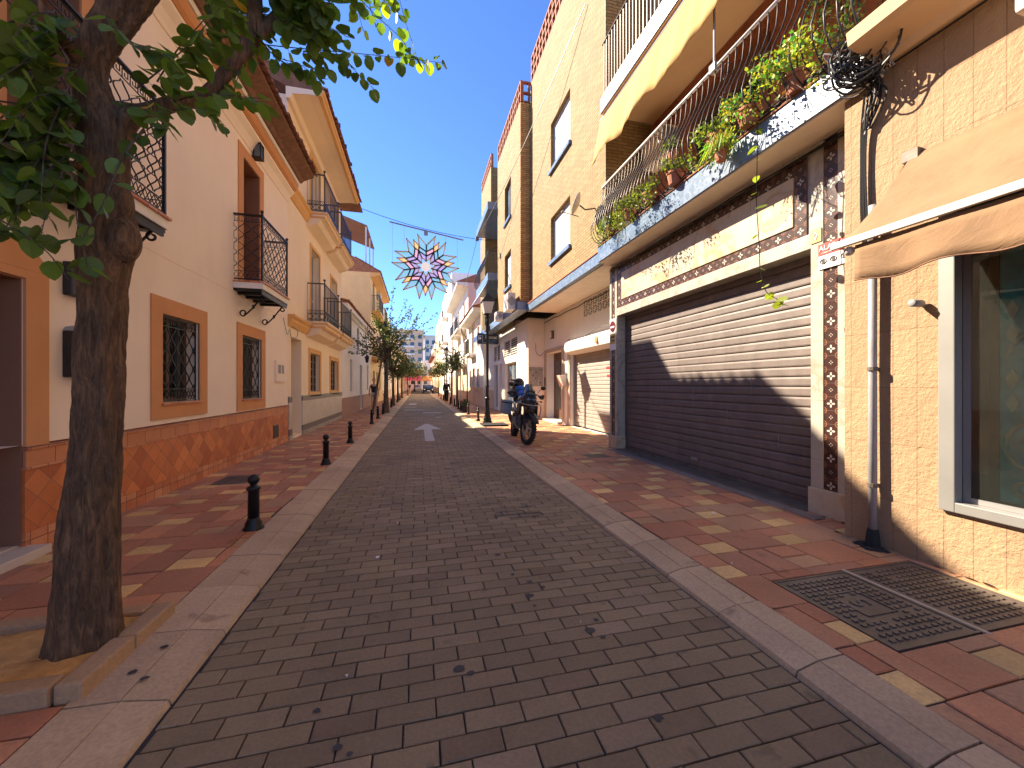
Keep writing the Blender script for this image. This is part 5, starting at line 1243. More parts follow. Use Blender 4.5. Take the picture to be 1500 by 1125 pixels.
def px_axis(z):
    for a_, c_ in zip(TR_, TR_[1:]):
        if z <= c_[2]: f_ = max(0, (z-a_[2])/(c_[2]-a_[2])); return (a_[0]+(c_[0]-a_[0])*f_, a_[1]+(c_[1]-a_[1])*f_)
    return TR_[-1][:2]
b = MB()
limb(b, [px(119, 1003, 215), px(119, 990, 185), px(120, 975, 158), px(124, 945, 126), px(127, 900, 112), px(133, 800, 96), px(139, 700, 83), px(145, 600, 76), px(149, 500, 73), px(152, 430, 72), px(156, 375, 86), px(160, 345, 92), px(157, 315, 86), px(152, 290, 80), px(153, 240, 74), px(150, 190, 78), px(138, 140, 62), px(133, 110, 57), px(140, 75, 62), px(165, 35, 66), px(190, 0, 62), px(225, -60, 56), px(262, -140, 50), px(285, -260, 40)], 110, .03, 3, 16)
from mathutils import noise as mn
for i, v in enumerate(b.v):   # bark plates and furrows as real relief
    ax = Vector((v[0]*26, v[1]*26, v[2]*5)); q = mn.noise(ax)+.5*mn.noise(ax*2.3)+.3*mn.noise(Vector((v[0]*90, v[1]*90, v[2]*30)))
    lump = mn.noise(Vector((v[0]*5, v[1]*5, v[2]*3)))
    cx_ = -1.68+max(0, v[2]-2.2)*.0; d = Vector((v[0]-px_axis(v[2])[0], v[1]-px_axis(v[2])[1], 0))
    d.normalize(); o_ = .0085*q+.014*lump; b.v[i] = (v[0]+d.x*o_, v[1]+d.y*o_, v[2])
b.sphere(Y_at(178, 352, 2.37), .078, 40, 30, (1, 1, 1.5)); b.sphere(Y_at(170, 300, 2.38), .07, 36, 26, (1, 1, 1.9))
tr = b.build('trunk', m_bark, T, smooth=True)
br_ = [  # main limbs as pixel stations (u,v,width,Y)
    [px(160, 215, 50), px(185, 175, 44, 2.42), px(215, 165, 32, 2.5), px(260, 150, 28, 2.6), px(305, 138, 24, 2.7), px(340, 95, 22, 2.75), px(368, 60, 24, 2.8), px(374, 10, 24, 2.85), px(372, -60, 22, 2.9), px(400, -160, 18, 3.0)],
    [px(368, 60, 20, 2.8), px(420, 10, 16, 2.95), px(470, -40, 12, 3.1), px(530, -90, 8, 3.3)],
    [px(140, 120, 30), px(100, 70, 22, 2.3), px(60, 10, 18, 2.25), px(20, -60, 14, 2.2)],
    [px(215, -50, 40), px(300, -90, 26, 2.6), px(420, -120, 20, 2.9), px(540, -90, 12, 3.2)],
    [px(145, 250, 24), px(80, 235, 14, 2.2), px(10, 215, 10, 2.05), px(-60, 180, 8, 1.95)],
]
for i, l in enumerate(br_): g = MB(); limb(g, l, 10, .05, i+9, 4); g.build('branch', m_bark, tr, smooth=True)
crown = MB(); twigs = MB()
def leaf(mb, p, d, nrm, s, tint):
    d = d.normalized(); sd_ = d.cross(nrm)
    if sd_.length < 1e-4: sd_ = d.cross(Vector((1, 0, 0)))
    sd_.normalize(); up = sd_.cross(d).normalized(); fold = U(.02, .3); cu = U(-.25, .15)
    L = lambda a, w, h: p+d*(s*a)+sd_*(s*w)+up*(s*h)
    c = [(0, 0, 0), (.12, 0, 0), (.5, 0, -.02+cu*.3), (.85, 0, cu*.8), (1.0, 0, cu)]
    rt = [(-.06, .16, fold*.2), (.08, .36, fold*.42), (.34, .46, fold*.5), (.62, .40, fold*.35+cu*.5), (.86, .2, fold*.1+cu*.8)]
    V = [L(*q) for q in c]+[L(*q) for q in rt]+[L(a, -w, h) for a, w, h in rt]
    fs = [(0, 5, 6, 1), (1, 6, 7, 2), (2, 7, 8, 3), (3, 8, 9, 4)]+[(0, 1, 11, 10), (1, 2, 12, 11), (2, 3, 13, 12), (3, 4, 14, 13)]
    mb.add(V, fs, tint)
def twig(pts, n, s, yellow=0, w=.004):
    S = [Vector(q) for q in smoothpath([tuple(p) for p in pts], 6)]; twigs.tube(S, [w*(1-.7*i/len(S)) for i in range(len(S))], 5)
    for i in range(n):
        f_ = (i+U(0, .6))/n*(len(S)-1); k = min(int(f_), len(S)-2); p = S[k].lerp(S[k+1], f_-k); t_ = (S[k+1]-S[k]).normalized()
        side = t_.cross(Vector((0, 0, 1))); side = side.normalized() if side.length > .1 else Vector((1, 0, 0))
        d = (t_*U(.1, .6)+side*(1 if i % 2 else -1)*U(.4, 1)+Vector((U(-.3, .3), U(-.3, .3), U(-1.1, .05)))).normalized()
        nr = Vector((U(-.55, .55), U(-.55, .55), 1)).normalized()
        k2 = U(.7, 1.55); tt = (k2, k2*U(.92, 1.08), k2)
        if random.random() < yellow: tt = (2.7*k2, 2.1*k2, 1.1)
        elif random.random() < .005: tt = (4.5, 1.5, .9)
        pe = p+d*s*U(.15, .4); twigs.tube([p, pe], .0012, 3, False)
        leaf(crown, pe, d, nr, s*U(.7, 1.15), tt)
rp = lambda u, v, Y: Y_at(u, v, Y)
# twigs over the street (right)
twig([rp(340, 60, 2.9), rp(430, 70, 3.0), rp(520, 78, 3.15), rp(590, 85, 3.3), rp(648, 92, 3.4)], 36, .085, .22)
twig([rp(400, -10, 3.0), rp(455, 40, 3.05), rp(500, 85, 3.1), rp(548, 130, 3.2)], 28, .085)
twig([rp(470, -60, 3.1), rp(520, -10, 3.2), rp(548, 20, 3.3), rp(590, 60, 3.35), rp(600, 88, 3.4)], 26, .08, .3)
twig([rp(500, -60, 3.2), rp(520, 0, 3.3), rp(532, 45, 3.4)], 16, .075, .7)
twig([rp(560, -70, 3.3), rp(570, -20, 3.35), rp(555, 15, 3.4)], 12, .075, .4)
twig([rp(300, 0, 2.8), rp(380, 20, 2.9), rp(460, 30, 3.0), rp(510, 55, 3.1)], 30, .085)
twig([rp(360, -60, 2.8), rp(420, -10, 2.85), rp(440, 40, 2.9), rp(480, 100, 3.0)], 26, .085)
twig([rp(372, 40, 2.8), rp(400, 80, 2.85), rp(440, 95, 2.9), rp(470, 118, 3.0)], 20, .085)
twig([rp(250, 150, 2.5), rp(290, 140, 2.45), rp(335, 140, 2.4), rp(385, 145, 2.4)], 16, .085)
twig([rp(230, 120, 2.4), rp(262, 70, 2.35), rp(305, 20, 2.3), rp(320, -30, 2.3)], 18, .085)
twig([rp(250, 105, 2.45), rp(290, 80, 2.4), rp(330, 50, 2.4), rp(360, 20, 2.4)], 20, .09)
twig([rp(200, 130, 2.3), rp(250, 90, 2.3), rp(290, 50, 2.3), rp(340, -10, 2.3)], 20, .09)
twig([rp(180, 150, 2.3), rp(220, 165, 2.2), rp(250, 190, 2.15)], 12, .08)
twig([rp(205, 140, 2.35), rp(240, 160, 2.3), rp(300, 160, 2.3), rp(330, 185, 2.3)], 14, .08)
twig([rp(330, 70, 2.8), rp(350, 100, 2.75), rp(345, 140, 2.7), rp(390, 150, 2.7)], 18, .085)
twig([rp(210, 190, 2.3), rp(180, 230, 2.2), rp(150, 300, 2.1), rp(120, 350, 2.05)], 9, .08, 0, .006)
twig([rp(150, 20, 2.2), rp(190, 60, 2.1), rp(235, 75, 2.1), rp(270, 110, 2.1)], 16, .08)
for i in range(16):  # dense tufts over the street
    u0 = U(280, 430); v0 = U(-60, 50); Y = U(2.6, 3.1); twig([rp(u0, v0, Y), rp(u0+U(20, 50), v0+U(0, 40), Y), rp(u0+U(50, 100), v0+U(20, 90), Y+.05)], 16, .085)
# left mass
for i in range(27):
    u0 = U(50, 125); v0 = U(20, 260); Y = U(1.9, 2.35); du = U(-130, -60)
    twig([rp(u0, v0, 2.25), rp(u0+du*.5, v0+U(-10, 40), (Y+2.25)/2), rp(u0+du, v0+U(0, 90), Y)], 11, .085)
for (u0, v0, u1, v1) in ((100, 180, 20, 330), (110, 220, 0, 350), (90, 150, 60, 300), (110, 260, 130, 400), (60, 240, -10, 340), (115, 230, 60, 345)):
    twig([rp(u0, v0, 2.2), rp((u0+u1)/2-8, (v0+v1)/2-14, 2.1), rp(u1, v1, 2.0)], 11, .08, .02)
twig([rp(-20, 310, 1.9), rp(30, 340, 1.92), rp(70, 370, 1.95), rp(100, 410, 2.0)], 6, .075, .03)
# crown above the frame and over the street, for shade and for other viewpoints
for i in range(75):
    a = U(0, 6.28); r = U(.2, 1.5); c = Vector((-1.1+r*math.cos(a), 2.7+r*math.sin(a)*.9, U(4.5, 6.3)))
    twig([c, c+Vector((U(-.3, .3), U(-.3, .3), U(-.1, .25))), c+Vector((U(-.55, .55), U(-.55, .55), U(-.3, .3)))], 14, .09)
cr = crown.build('crown', m_leafn, T); twigs.build('twigs', m_bark2, cr)

# ------------------------------------------------------------------ other street trees
def far_tree(loc, label, h, lean=(0, 0), clouds=(), tr_r=.09, shoots=(), size=.11, n0=260, hue=.1, name='street_tree'):
    x, y, z = loc; t = thing(name, label, 'tree', loc); b = MB()
    top = (x+lean[0], y+lean[1], z+h)
    limb(b, [(x, y, z-.02, tr_r*1.35), (x+.02, y, z+.3, tr_r), (x+lean[0]*.4, y+lean[1]*.4, z+h*.45, tr_r*.85), (*top, tr_r*.65)], 9, .08, int(x*10+y), 3)
    c = MB()
    for (dx, dy, dz, r, nf) in clouds:
        p = (top[0]+dx, top[1]+dy, top[2]+dz); mid = (top[0]+dx*.5+U(-.1, .1), top[1]+dy*.5, top[2]+dz*.5)
        b.tube([top, mid, p], [tr_r*.5, tr_r*.3, .012], 5)
        for q in range(4): e = (p[0]+U(-r, r)*.8, p[1]+U(-r, r)*.8, p[2]+U(-.2, r)*.8); b.tube([mid, p, e], [.02, .012, .005], 4)
        leafcloud(c, p, r, int(n0*nf), size, (.45, 1.35), .9, hue)
    for (dx, dy, dz, ex, ez) in shoots:
        a = Vector((top[0]+dx, top[1]+dy, top[2]+dz)); e = a+Vector((ex, U(-.2, .2), ez)); m_ = a.lerp(e, .5)+Vector((ex*.1, 0, -.08)); S = smoothpath([tuple(a), tuple(m_), tuple(e)], 6)
        b.tube([top, a], [tr_r*.4, .02], 4); b.tube(S, [.016-.011*i/len(S) for i in range(len(S))], 4)
        for i in range(34):
            p = Vector(S[int(random.random()*(len(S)-1))])+Vector((U(-.05, .05), U(-.05, .05), U(-.05, .05))); d = Vector((U(-1, 1), U(-1, 1), U(-.8, .5))).normalized(); q = d.cross(Vector((0, 1, .3))).normalized(); s_ = size*U(.7, 1.2); k = U(.5, 1.1)
            c.add([p, p+d*s_*.5+q*s_*.3, p+d*s_, p+d*s_*.5-q*s_*.3], [(0, 1, 2, 3)], (k, k, k))
    b.build('trunk', m_bark2, t, smooth=True); c.build('crown', m_leaff, t); return t
sh_ = [(U(-.5, .5), U(-.3, .3), U(.4, 1.6), U(-.9, 1.7)*1.0, U(.9, 1.9)) for _ in range(15)]
sh_ += [(.3, 0, 1.0, 2.1, 1.4), (.2, 0, .9, 1.7, 1.8), (.3, .1, .8, 1.9, .9), (-.2, 0, 1.2, -.3, 2.1), (0, 0, 1.3, .3, 2.3), (.3, 0, .3, 1.7, .4)]
far_tree((-1.50, 19.6, .05), 'street tree with long leafy shoots spreading over the road beside the left lamp', 2.6, (.05, .1), [(-.5, 0, .3, .45, .5), (.1, .2, .5, .5, .6), (.5, 0, .7, .45, .5), (-.8, 0, .9, .5, .6), (-.2, .3, 1.2, .5, .6), (.4, 0, 1.3, .45, .5), (-.5, -.2, 1.7, .4, .45), (-1.1, 0, .4, .35, .3)], .11, sh_, .12, 190, .2)
far_tree((-2.0, 18.6, .05), 'thin leaning tree trunk beside the woman in black top', 2.9, (.45, .2), [(-.3, .1, .2, .35, .6), (.1, 0, .5, .4, .6), (-1.2, 0, .4, .35, .45), (-.7, .3, .8, .4, .5)], .055, [(-.2, 0, .1, -1.1, .5), (-.2, 0, .0, -1.3, -.05), (0, 0, .3, -.8, .9)], .1, 170, .45)
far_tree((-1.55, 26, .05), 'bushy street tree beyond the left lamp, third on the left', 2.2, (0, 0), [(U(-.8, .9), U(-.5, .5), U(.1, 1.9), .55, .8) for _ in range(9)], .1, (), .14, 170, .25)
far_tree((-1.6, 33, .05), 'olive green street tree, fourth on the left', 2.1, (0, 0), [(U(-.9, 1.0), U(-.5, .5), U(.1, 1.8), .6, .8) for _ in range(9)], .1, (), .16, 150, .3)
far_tree((-1.6, 41, .05), 'yellowing street tree, fifth on the left', 2.1, (0, 0), [(U(-1, 1.2), U(-.5, .5), U(.1, 1.8), .65, .8) for _ in range(9)], .1, (), .19, 130, .4)
far_tree((-1.3, 52, .05), 'far street tree with reddish leaves on the left', 2.4, (0, 0), [(U(-1, 1.6), U(-.5, .5), U(.1, 2.6), .8, .9) for _ in range(10)], .1, (), .22, 130, .9)
far_tree((2.35, 24.0, .05), 'street tree with a few long twigs on the right beyond the lamp post', 2.35, (.0, 0), [(-.2, 0, .2, .4, .6), (.2, .1, .4, .4, .5), (-.4, 0, .6, .35, .45), (.1, 0, .9, .4, .5), (-.1, .3, 1.2, .3, .35)], .07, [(-.1, 0, .9, -1.3, .9), (-.1, 0, .8, -1.5, .55), (0, 0, .6, .9, .7), (0, 0, .4, -.9, .2)], .12, 200, .15)
far_tree((2.4, 28.5, .05), 'second street tree on the right', 2.2, (.0, 0), [(U(-.6, .7), U(-.4, .4), U(.1, 1.3), .45, .7) for _ in range(7)], .07, (), .13, 150, .15)
far_tree((2.4, 36, .05), 'third street tree on the right', 2.2, (.0, 0), [(U(-.8, .7), U(-.4, .4), U(.1, 1.3), .5, .7) for _ in range(7)], .08, (), .16, 130, .2)
far_tree((2.5, 48, .05), 'fourth street tree on the right, before the cream block', 2.3, (.0, 0), [(U(-1, .8), U(-.4, .4), U(.1, 1.6), .6, .8) for _ in range(8)], .08, (), .2, 110, .2)
far_tree((-.6, 80, .0), 'dark tree rising behind the red awning at the street end', 2.6, (0, 0), [(U(-2, 2.2), U(-.8, .8), U(.2, 3.4), 1.1, 1) for _ in range(10)], .15, (), .3, 130, .3)
# ------------------------------------------------------------------ hanging street decoration
SX, SY, SZ, SR = .34, 17.0, 6.50, 1.42
t = thing('star_decoration', 'large seven armed gilt and pastel star hanging over the street', 'decoration', (SX, SY, SZ-SR))
def sp(r, deg, y=0): a = R(deg); return (SX+SR*r*math.cos(a), SY+y, SZ+SR*r*math.sin(a))

b = MB(); pan = []
def fbar(P, w=.044, closed=True):
    Q = [Vector(sp(r, a_)) for r, a_ in P]; m = len(Q)
    for i in range(m if closed else m-1):
        p, q = Q[i], Q[(i+1) % m]; d = (q-p).normalized(); n_ = Vector((-d.z, 0, d.x))*w*.5; p = p-d*w*.4; q = q+d*w*.4
        b.prism([p+n_+Vector((0, -.016, 0)), q+n_+Vector((0, -.016, 0)), q-n_+Vector((0, -.016, 0)), p-n_+Vector((0, -.016, 0))], (0, .032, 0))
for k in range(7):
    c = 89+k*360/7
    pan += [(m_pblue, [(.66, c), (.99, c+15.3), (.63, c+19.5), (.46, c)]), (m_pblue, [(.66, c), (.46, c), (.63, c-19.5), (.99, c-15.3)]),
            (m_pviol if k % 2 else m_pblue, [(.46, c), (.63, c+19.5), (.52, c+25.7), (.33, c)]), (m_ppink, [(.46, c), (.63, c-19.5), (.52, c-25.7), (.33, c)]),
            (m_pviol, [(.33, c), (.52, c+25.7), (.30, c+25.7), (.17, c)]), (m_pviol, [(.33, c), (.52, c-25.7), (.30, c-25.7), (.17, c)]),
            (m_pcream, [(.87, c+25.7), (.66, c+19.2), (.52, c+25.7), (.66, c+32.2)])]
for m_, P in pan: fbar(P)
fr = b.build('frame', m_gilt, t)
def panels(polys, mat, nm):
    b = MB()
    for P in polys: b.prism([sp(r, a_, -.004) for r, a_ in P], (0, .008, 0))
    return b.build(nm, mat, t)
for m_, P in pan: panels([P], m_, 'panel')
panels([[(.17 if i % 2 == 0 else .13, 89+i*360/14) for i in range(14)]], m_pwhite, 'centre_panel')
b = MB(); b.tube([(SX-1.5, SY, SZ+1.80), (SX+1.62, SY, SZ+1.30)], .03, 5); b.build('hanging_bar', m_greym, t)
b = MB(); b.box(SX-.08, SX+.08, SY-.03, SY+.03, SZ+1.36, SZ+1.54); b.build('junction_box', m_greym, t)
for dx, z0, z1 in ((-1.38, .15, 1.78), (-.9, .9, 1.7), (.85, .8, 1.42), (1.35, -.0, 1.34)): b = MB(); b.tube([(SX+dx, SY, SZ+z0), (SX+dx, SY, SZ+z1)], .006, 3); b.build('wire', m_cableg, t)
def cable(name, label, A_, B_, sag, r=.012, n=20, mat=None):
    A_, B_ = Vector(A_), Vector(B_); b = MB(); b.tube([tuple(A_.lerp(B_, i/n)-Vector((0, 0, sag*4*(i/n)*(1-i/n)))) for i in range(n+1)], r, 4); return tag(b.build(name, mat or m_cable), label, 'cable')
cable('overhead_cable', 'thin cable crossing the street just above the star decoration', (LX+.3, 17.3, 9.0), (3.4, 17.3, 8.0), .25)
cable('overhead_cable', 'long cable running along the brick front down to the star', (3.80, 8.3, 10.3), (2.6, 17.2, 8.0), .25, .011)
cable('overhead_cable', 'far thin cable crossing the street at the height of the eaves', (LX, 40, 6.5), (3.6, 36, 7.3), .2, .015)
cable('overhead_cable', 'thin cable from the cable junction down to the low white house', (2.6, 17.25, 8.0), (3.5, 31, 9.2), .3, .012)
b = MB(); b.box(2.53, 2.67, 17.15, 17.3, 7.92, 8.08); tag(b.build('cable_junction', m_castiron), 'small dark junction box on the cables right of the star', 'junction box')
def facade_cable(label, pts, r=.012, mat=None):
    b = MB(); b.tube(smoothpath(pts, 4), r, 5); tag(b.build('facade_cable', mat or m_cable), label, 'cable')
facade_cable('black cable looping under the overhanging brick front above the grey shutter', [(WX-.02, y, 3.88-.05*abs(math.sin(y*2.1))) for y in [7.8+i*.55 for i in range(13)]], .014)
facade_cable('white cable wandering along the yellow moulding between the two left houses', [(LX+.03, 9.9, 2.95), (LX+.05, 10.1, 2.6), (LX+.06, 10.25, 2.75), (LX+.05, 10.4, 2.55), (LX+.06, 10.8, 2.62), (LX+.05, 10.9, 2.8), (LX+.06, 10.5, 2.85)], .009, m_cableg)
facade_cable('dark cable strung over the bright lintel of the grey shutter', [(WX-.26, 8.1, 2.95), (WX-.26, 8.6, 2.88), (WX-.27, 9.2, 2.9), (WX-.27, 9.8, 2.82), (WX-.1, 10.4, 2.86)], .008)
# ------------------------------------------------------------------ balcony things
t = thing('yellow_awning', 'yellow canvas awning hanging from the upper balcony of the brick building', 'awning', (3.7, 5, 6.1))
b = MB(); n = 90; vs = []; ya, yb = 1.5, 7.52
for i in range(n+1):
    y = ya+(yb-ya)*i/n
    for j in range(7):
        f_ = j/6; z = 7.05-f_*(.99+.05*math.sin(y*4.2)+.02*math.sin(y*11)); x = 3.79-.22*f_+.03*math.sin(y*6+f_)*f_+.012*math.sin(y*19)*f_
        vs.append((x, y, z))
b.add(vs, [(i*7+j, (i+1)*7+j, (i+1)*7+j+1, i*7+j+1) for i in range(n) for j in range(6)]); o = b.build('canvas', m_yawning, t, smooth=True); md = o.modifiers.new('t', 'SOLIDIFY'); md.thickness = .003
b = MB(); b.tube([(3.79, ya, 7.03), (3.79, yb, 7.03)], .025, 6); b.build('roller', m_whitem, t)
t = thing('air_conditioner', 'air conditioner mounted under the balcony ceiling behind the yellow awning', 'air conditioner', (4.8, 6.9, 5.6), 'air conditioners on the house fronts')
b = MB(); b.box(4.6, 4.94, 6.5, 7.2, 5.9, 6.45); b.build('casing', m_soffitw, t, bevel=.015); b = MB(); b.box(4.6, 4.94, 6.49, 6.498, 5.95, 6.4); b.build('side_grille', m_greym, t)
b = MB(); b.tube([(3.72, 4.2, 5.45), (3.72, 4.2, 6.55)], .017, 6); b.box(3.68, 3.76, 4.15, 4.25, 5.44, 5.54); tag(b.build('clothes_post', m_pipe), 'pale metal post clamped upright on the curved balcony handrail', 'post')
t = thing('satellite_dish', 'small satellite dish seen edge on at the far end of the curved balcony', 'satellite dish', (3.55, 8.2, 5.3))
b = MB(); b.lathe((0, 0, 0), [(.001, 0), (.12, .012), (.24, .05), (.30, .085), (.30, .09), (.24, .058), (.12, .02), (.001, .008)], 22, 'z', False); b.xf(Matrix.Translation((3.48, 7.95, 5.42)) @ Vector((-.86, .42, .42)).to_track_quat('Z', 'Y').to_matrix().to_4x4() @ Matrix.Scale(.8, 4)); b.build('dish', m_whitem, t, smooth=True)
b = MB(); b.tube([(3.85, 7.9, 5.35), (3.62, 7.92, 5.3), (3.5, 7.95, 5.4)], .016, 6); b.tube([(3.47, 7.95, 5.15), (3.25, 8.35, 5.4)], .01, 5); b.build('arm', m_castiron, t); b = MB(); b.lathe((3.25, 8.35, 5.4), [(.025, -.04), (.03, .03)], 8, 'y'); b.build('receiver', m_castiron, t)
def pot(x, y, z, r, h, label, kind, rad=.2, n=350, hang=0, hue=.15, ls=.05, dx=0, longz=0, soil=m_pot, tint=(.6, 1.4)):
    t = thing('potted_plant', label, 'plant', (x, y, z), 'plants along the curved balcony')
    b = MB(); b.lathe((x, y, z), [(r*.72, 0), (r*.98, h*.82), (r*1.08, h*.83), (r*1.08, h), (r*.9, h), (r*.85, h*.85)], 14); b.build('pot', soil, t, smooth=False)
    b = MB(); st = MB()
    if kind == 'bush':
        for q in range(6):
            c = (x+dx+U(-.6, .6)*rad, y+U(-.9, .9)*rad, z+h+rad*U(.3, .9)); st.tube([(x, y, z+h*.8), c], [.01, .004], 4); leafcloud(b, c, rad*.62, n//6, ls, tint, .9, hue)
    elif kind == 'grass':
        for q in range(n):
            a = U(0, 6.28); L = rad*U(.7, 1.7); e = Vector((math.cos(a), math.sin(a)*1.2, 0))*L*U(.4, 1); p0 = Vector((x+dx*.3+U(-.05, .05), y+U(-.1, .1), z+h)); p1 = p0+e*.55+Vector((0, 0, L*U(.3, .9))); p2 = p0+e*1.05+Vector((0, 0, L*U(-.7, .3)))
            w = Vector((-math.sin(a), math.cos(a), 0))*.006; k = U(*tint); hh = U(-hue, hue)
            b.add([p0-w, p0+w, p1+w, p1-w, p2], [(0, 1, 2, 3), (3, 2, 4)], (k*(1+hh*1.5), k, k*.9))
    if hang:
        for q in range(int(hang*40)):
            px_, py_ = x+dx-U(.02, .16), y+U(-.25, .25)*1.4; L = U(.1, 1)*hang; leafcloud(b, (px_, py_, z+h*.7-L*.5), .07, 16, ls, tint, 3.2, hue)
        for q in range(5): st.tube([(x, y, z+h*.8), (x-.1, y+U(-.1, .1), z+h), (x-.14, y+U(-.2, .2), z-hang*.8)], .004, 3)
    st.tube([(x, y, z+h*.5), (x, y, z+h)], .012, 5)
    st.build('stems', m_bark2, t); b.build('foliage', m_leafb, t); return t
m_zb = 4.305
pot(3.62, 6.75, m_zb, .10, .16, 'wispy grass plant at the far end of the curved balcony', 'grass', .17, 240, .3, .5, .03, -.1, tint=(.8, 1.9))
pot(3.60, 6.05, m_zb, .11, .16, 'large dark trailing ivy spilling over the blue slab edge', 'bush', .2, 500, .55, .1, .04, -.1)
pot(3.60, 5.45, m_zb, .11, .16, 'trailing ivy next to the large one, nearer the middle of the balcony', 'bush', .18, 420, .3, .15, .04, -.08)
pot(3.62, 4.85, m_zb, .11, .17, 'round green bush in a clay pot in the middle of the curved balcony', 'bush', .18, 420, 0, .15, .045, -.03)
pot(3.64, 4.95, 4.75, .06, .1, 'small green plant standing higher behind the round bush', 'bush', .13, 220, 0, .15, .04, tint=(.6, 1.1))
pot(3.62, 4.05, m_zb, .13, .19, 'broad leaved yellow green plant in a clay pot on the curved balcony', 'bush', .19, 420, .1, .35, .055, -.05, tint=(1, 1.9))
pot(3.60, 3.55, m_zb, .12, .17, 'reddish dry plant hanging through the railing', 'bush', .2, 400, .2, .7, .04, -.1, tint=(.9, 1.9))
pot(3.68, 3.05, m_zb, .12, .18, 'big yellow green plant in the clay pot nearest the cable bundle', 'bush', .27, 700, .15, .5, .05, -.06, tint=(1.3, 2.6))
pot(3.50, 3.85, 4.06, .07, .12, 'pale spider plant hanging in front of the blue slab', 'grass', .15, 200, .1, .5, .035, -.02, tint=(1.2, 2.8))
pot(4.45, 2.95, 4.28, .15, .25, 'tall dark climbing plant on the balcony wall behind the railing', 'bush', .3, 300, 0, .2, .06)
t = thing('climbing_plant', 'dark tangled climber hanging from above at the right end of the curved balcony', 'plant', (4.3, 3.0, 5.0)); b = MB()
for q in range(16): leafcloud(b, (4.3+U(-.2, .2), 3.0+U(-.2, .2), 4.9+q*.12), .17, 60, .055, (.35, .8), 1, .5)
b.build('foliage', m_leafb, t); b = MB()
for q in range(7): b.tube([(4.3+U(-.1, .1), 3.0+U(-.1, .1), 4.4), (4.3+U(-.1, .1), 3+U(-.1, .1), 5.6), (4.3+U(-.1, .1), 3+U(-.1, .1), 7.0)], .008, 4)
b.build('stems', m_bark2, t)
# hanging vine
t = thing('hanging_vine', 'single long vine with round leaves dangling in front of the brown shutter', 'plant', (3.55, 3.4, 2.2))
vp = smoothpath([(3.58, 3.42, 4.25), (3.56, 3.40, 3.9), (3.56, 3.41, 3.4), (3.56, 3.38, 2.95), (3.56, 3.36, 2.6), (3.55, 3.28, 2.38), (3.55, 3.15, 2.27), (3.56, 3.10, 2.20)], 6)
b = MB(); b.tube(vp, .0045, 5); b.build('stem', m_leafb, t); b = MB()
for i, f_ in enumerate((.05, .12, .17, .22, .27, .33, .41, .5, .56, .62, .68, .74, .8, .86, .92, .98, .99)):
    p = Vector(vp[int(f_*(len(vp)-1))]); a = i*2.3; k = U(1.0, 2.2); leaf(b, p, Vector((math.cos(a)*.5, math.sin(a), -.25)), Vector((U(-.6, .2), U(-.3, .3), .9)), U(.05, .12), (k, k, k*.8))
b.build('leaves', m_leafb, t)
# tangled bundle of cables at the balcony corner
b = MB(); cx, cy, cz = 3.56, 2.42, 4.12
for q in range(38):
    r = U(.07, .19); c = Vector((cx+U(-.06, .08), cy+U(-.13, .1), cz+U(-.12, .08))); n1 = Vector((U(-1, -.1), U(-1, .1), U(-.5, .5))).normalized(); a1 = n1.cross(Vector((0, 0, 1))).normalized(); b1 = n1.cross(a1)
    e = U(.7, 1.3); a0 = U(0, 6.28); sp_ = U(4, 7); b.tube([tuple(c+(a1*math.cos(a0+sp_*i/18)*e+b1*math.sin(a0+sp_*i/18))*r+n1*U(-.006, .006)) for i in range(19)], random.choice((.005, .007, .009)), 5)
for q in range(8):
    x, y = 3.66+U(-.03, .05), 2.36+U(-.05, .05); b.tube(smoothpath([(x-.1, y+.06, 4.1), (x, y+U(-.04, .04), 3.9), (x+U(-.03, .04), y+U(-.06, .05), 3.75), (3.70+U(-.02, .02), 2.46+U(-.03, .03), U(3.45, 3.7))], 5), U(.006, .011), 5)
for q in range(3): b.tube(smoothpath([(3.66, 2.38+.03*q, 3.85), (3.70, 2.45+.02*q, 3.6), (3.71, 2.47+.015*q, 3.3), (3.71, 2.46+.02*q, 2.9), (3.72, 2.45+.02*q, 2.6)], 5), .009, 5)
bundle = tag(b.build('cable_bundle', m_cable), 'tangled bundle of black cables at the corner of the curved balcony', 'cables')
b = MB()
for q in range(7): b.tube(smoothpath([(3.62+U(-.05, .05), 2.5+U(-.1, .1), 4.2+U(-.1, .1)), (3.5+U(-.1, .1), 2.4+U(-.2, .2), 4.15+U(-.15, .2)), (3.6+U(-.1, .1), 2.25+U(-.1, .1), 4.05+U(-.1, .15)), (3.68, 2.3+U(-.1, .1), 3.95)], 6), .006, 5)
tag(b.build('loose_cables', m_cableg), 'few pale grey cables sticking out of the black bundle', 'cables')
cable('facade_cable', 'thin dark cable along the underside of the ochre cornice', (3.70, 2.3, 3.98), (3.70, -1, 4.0), .01, .009)

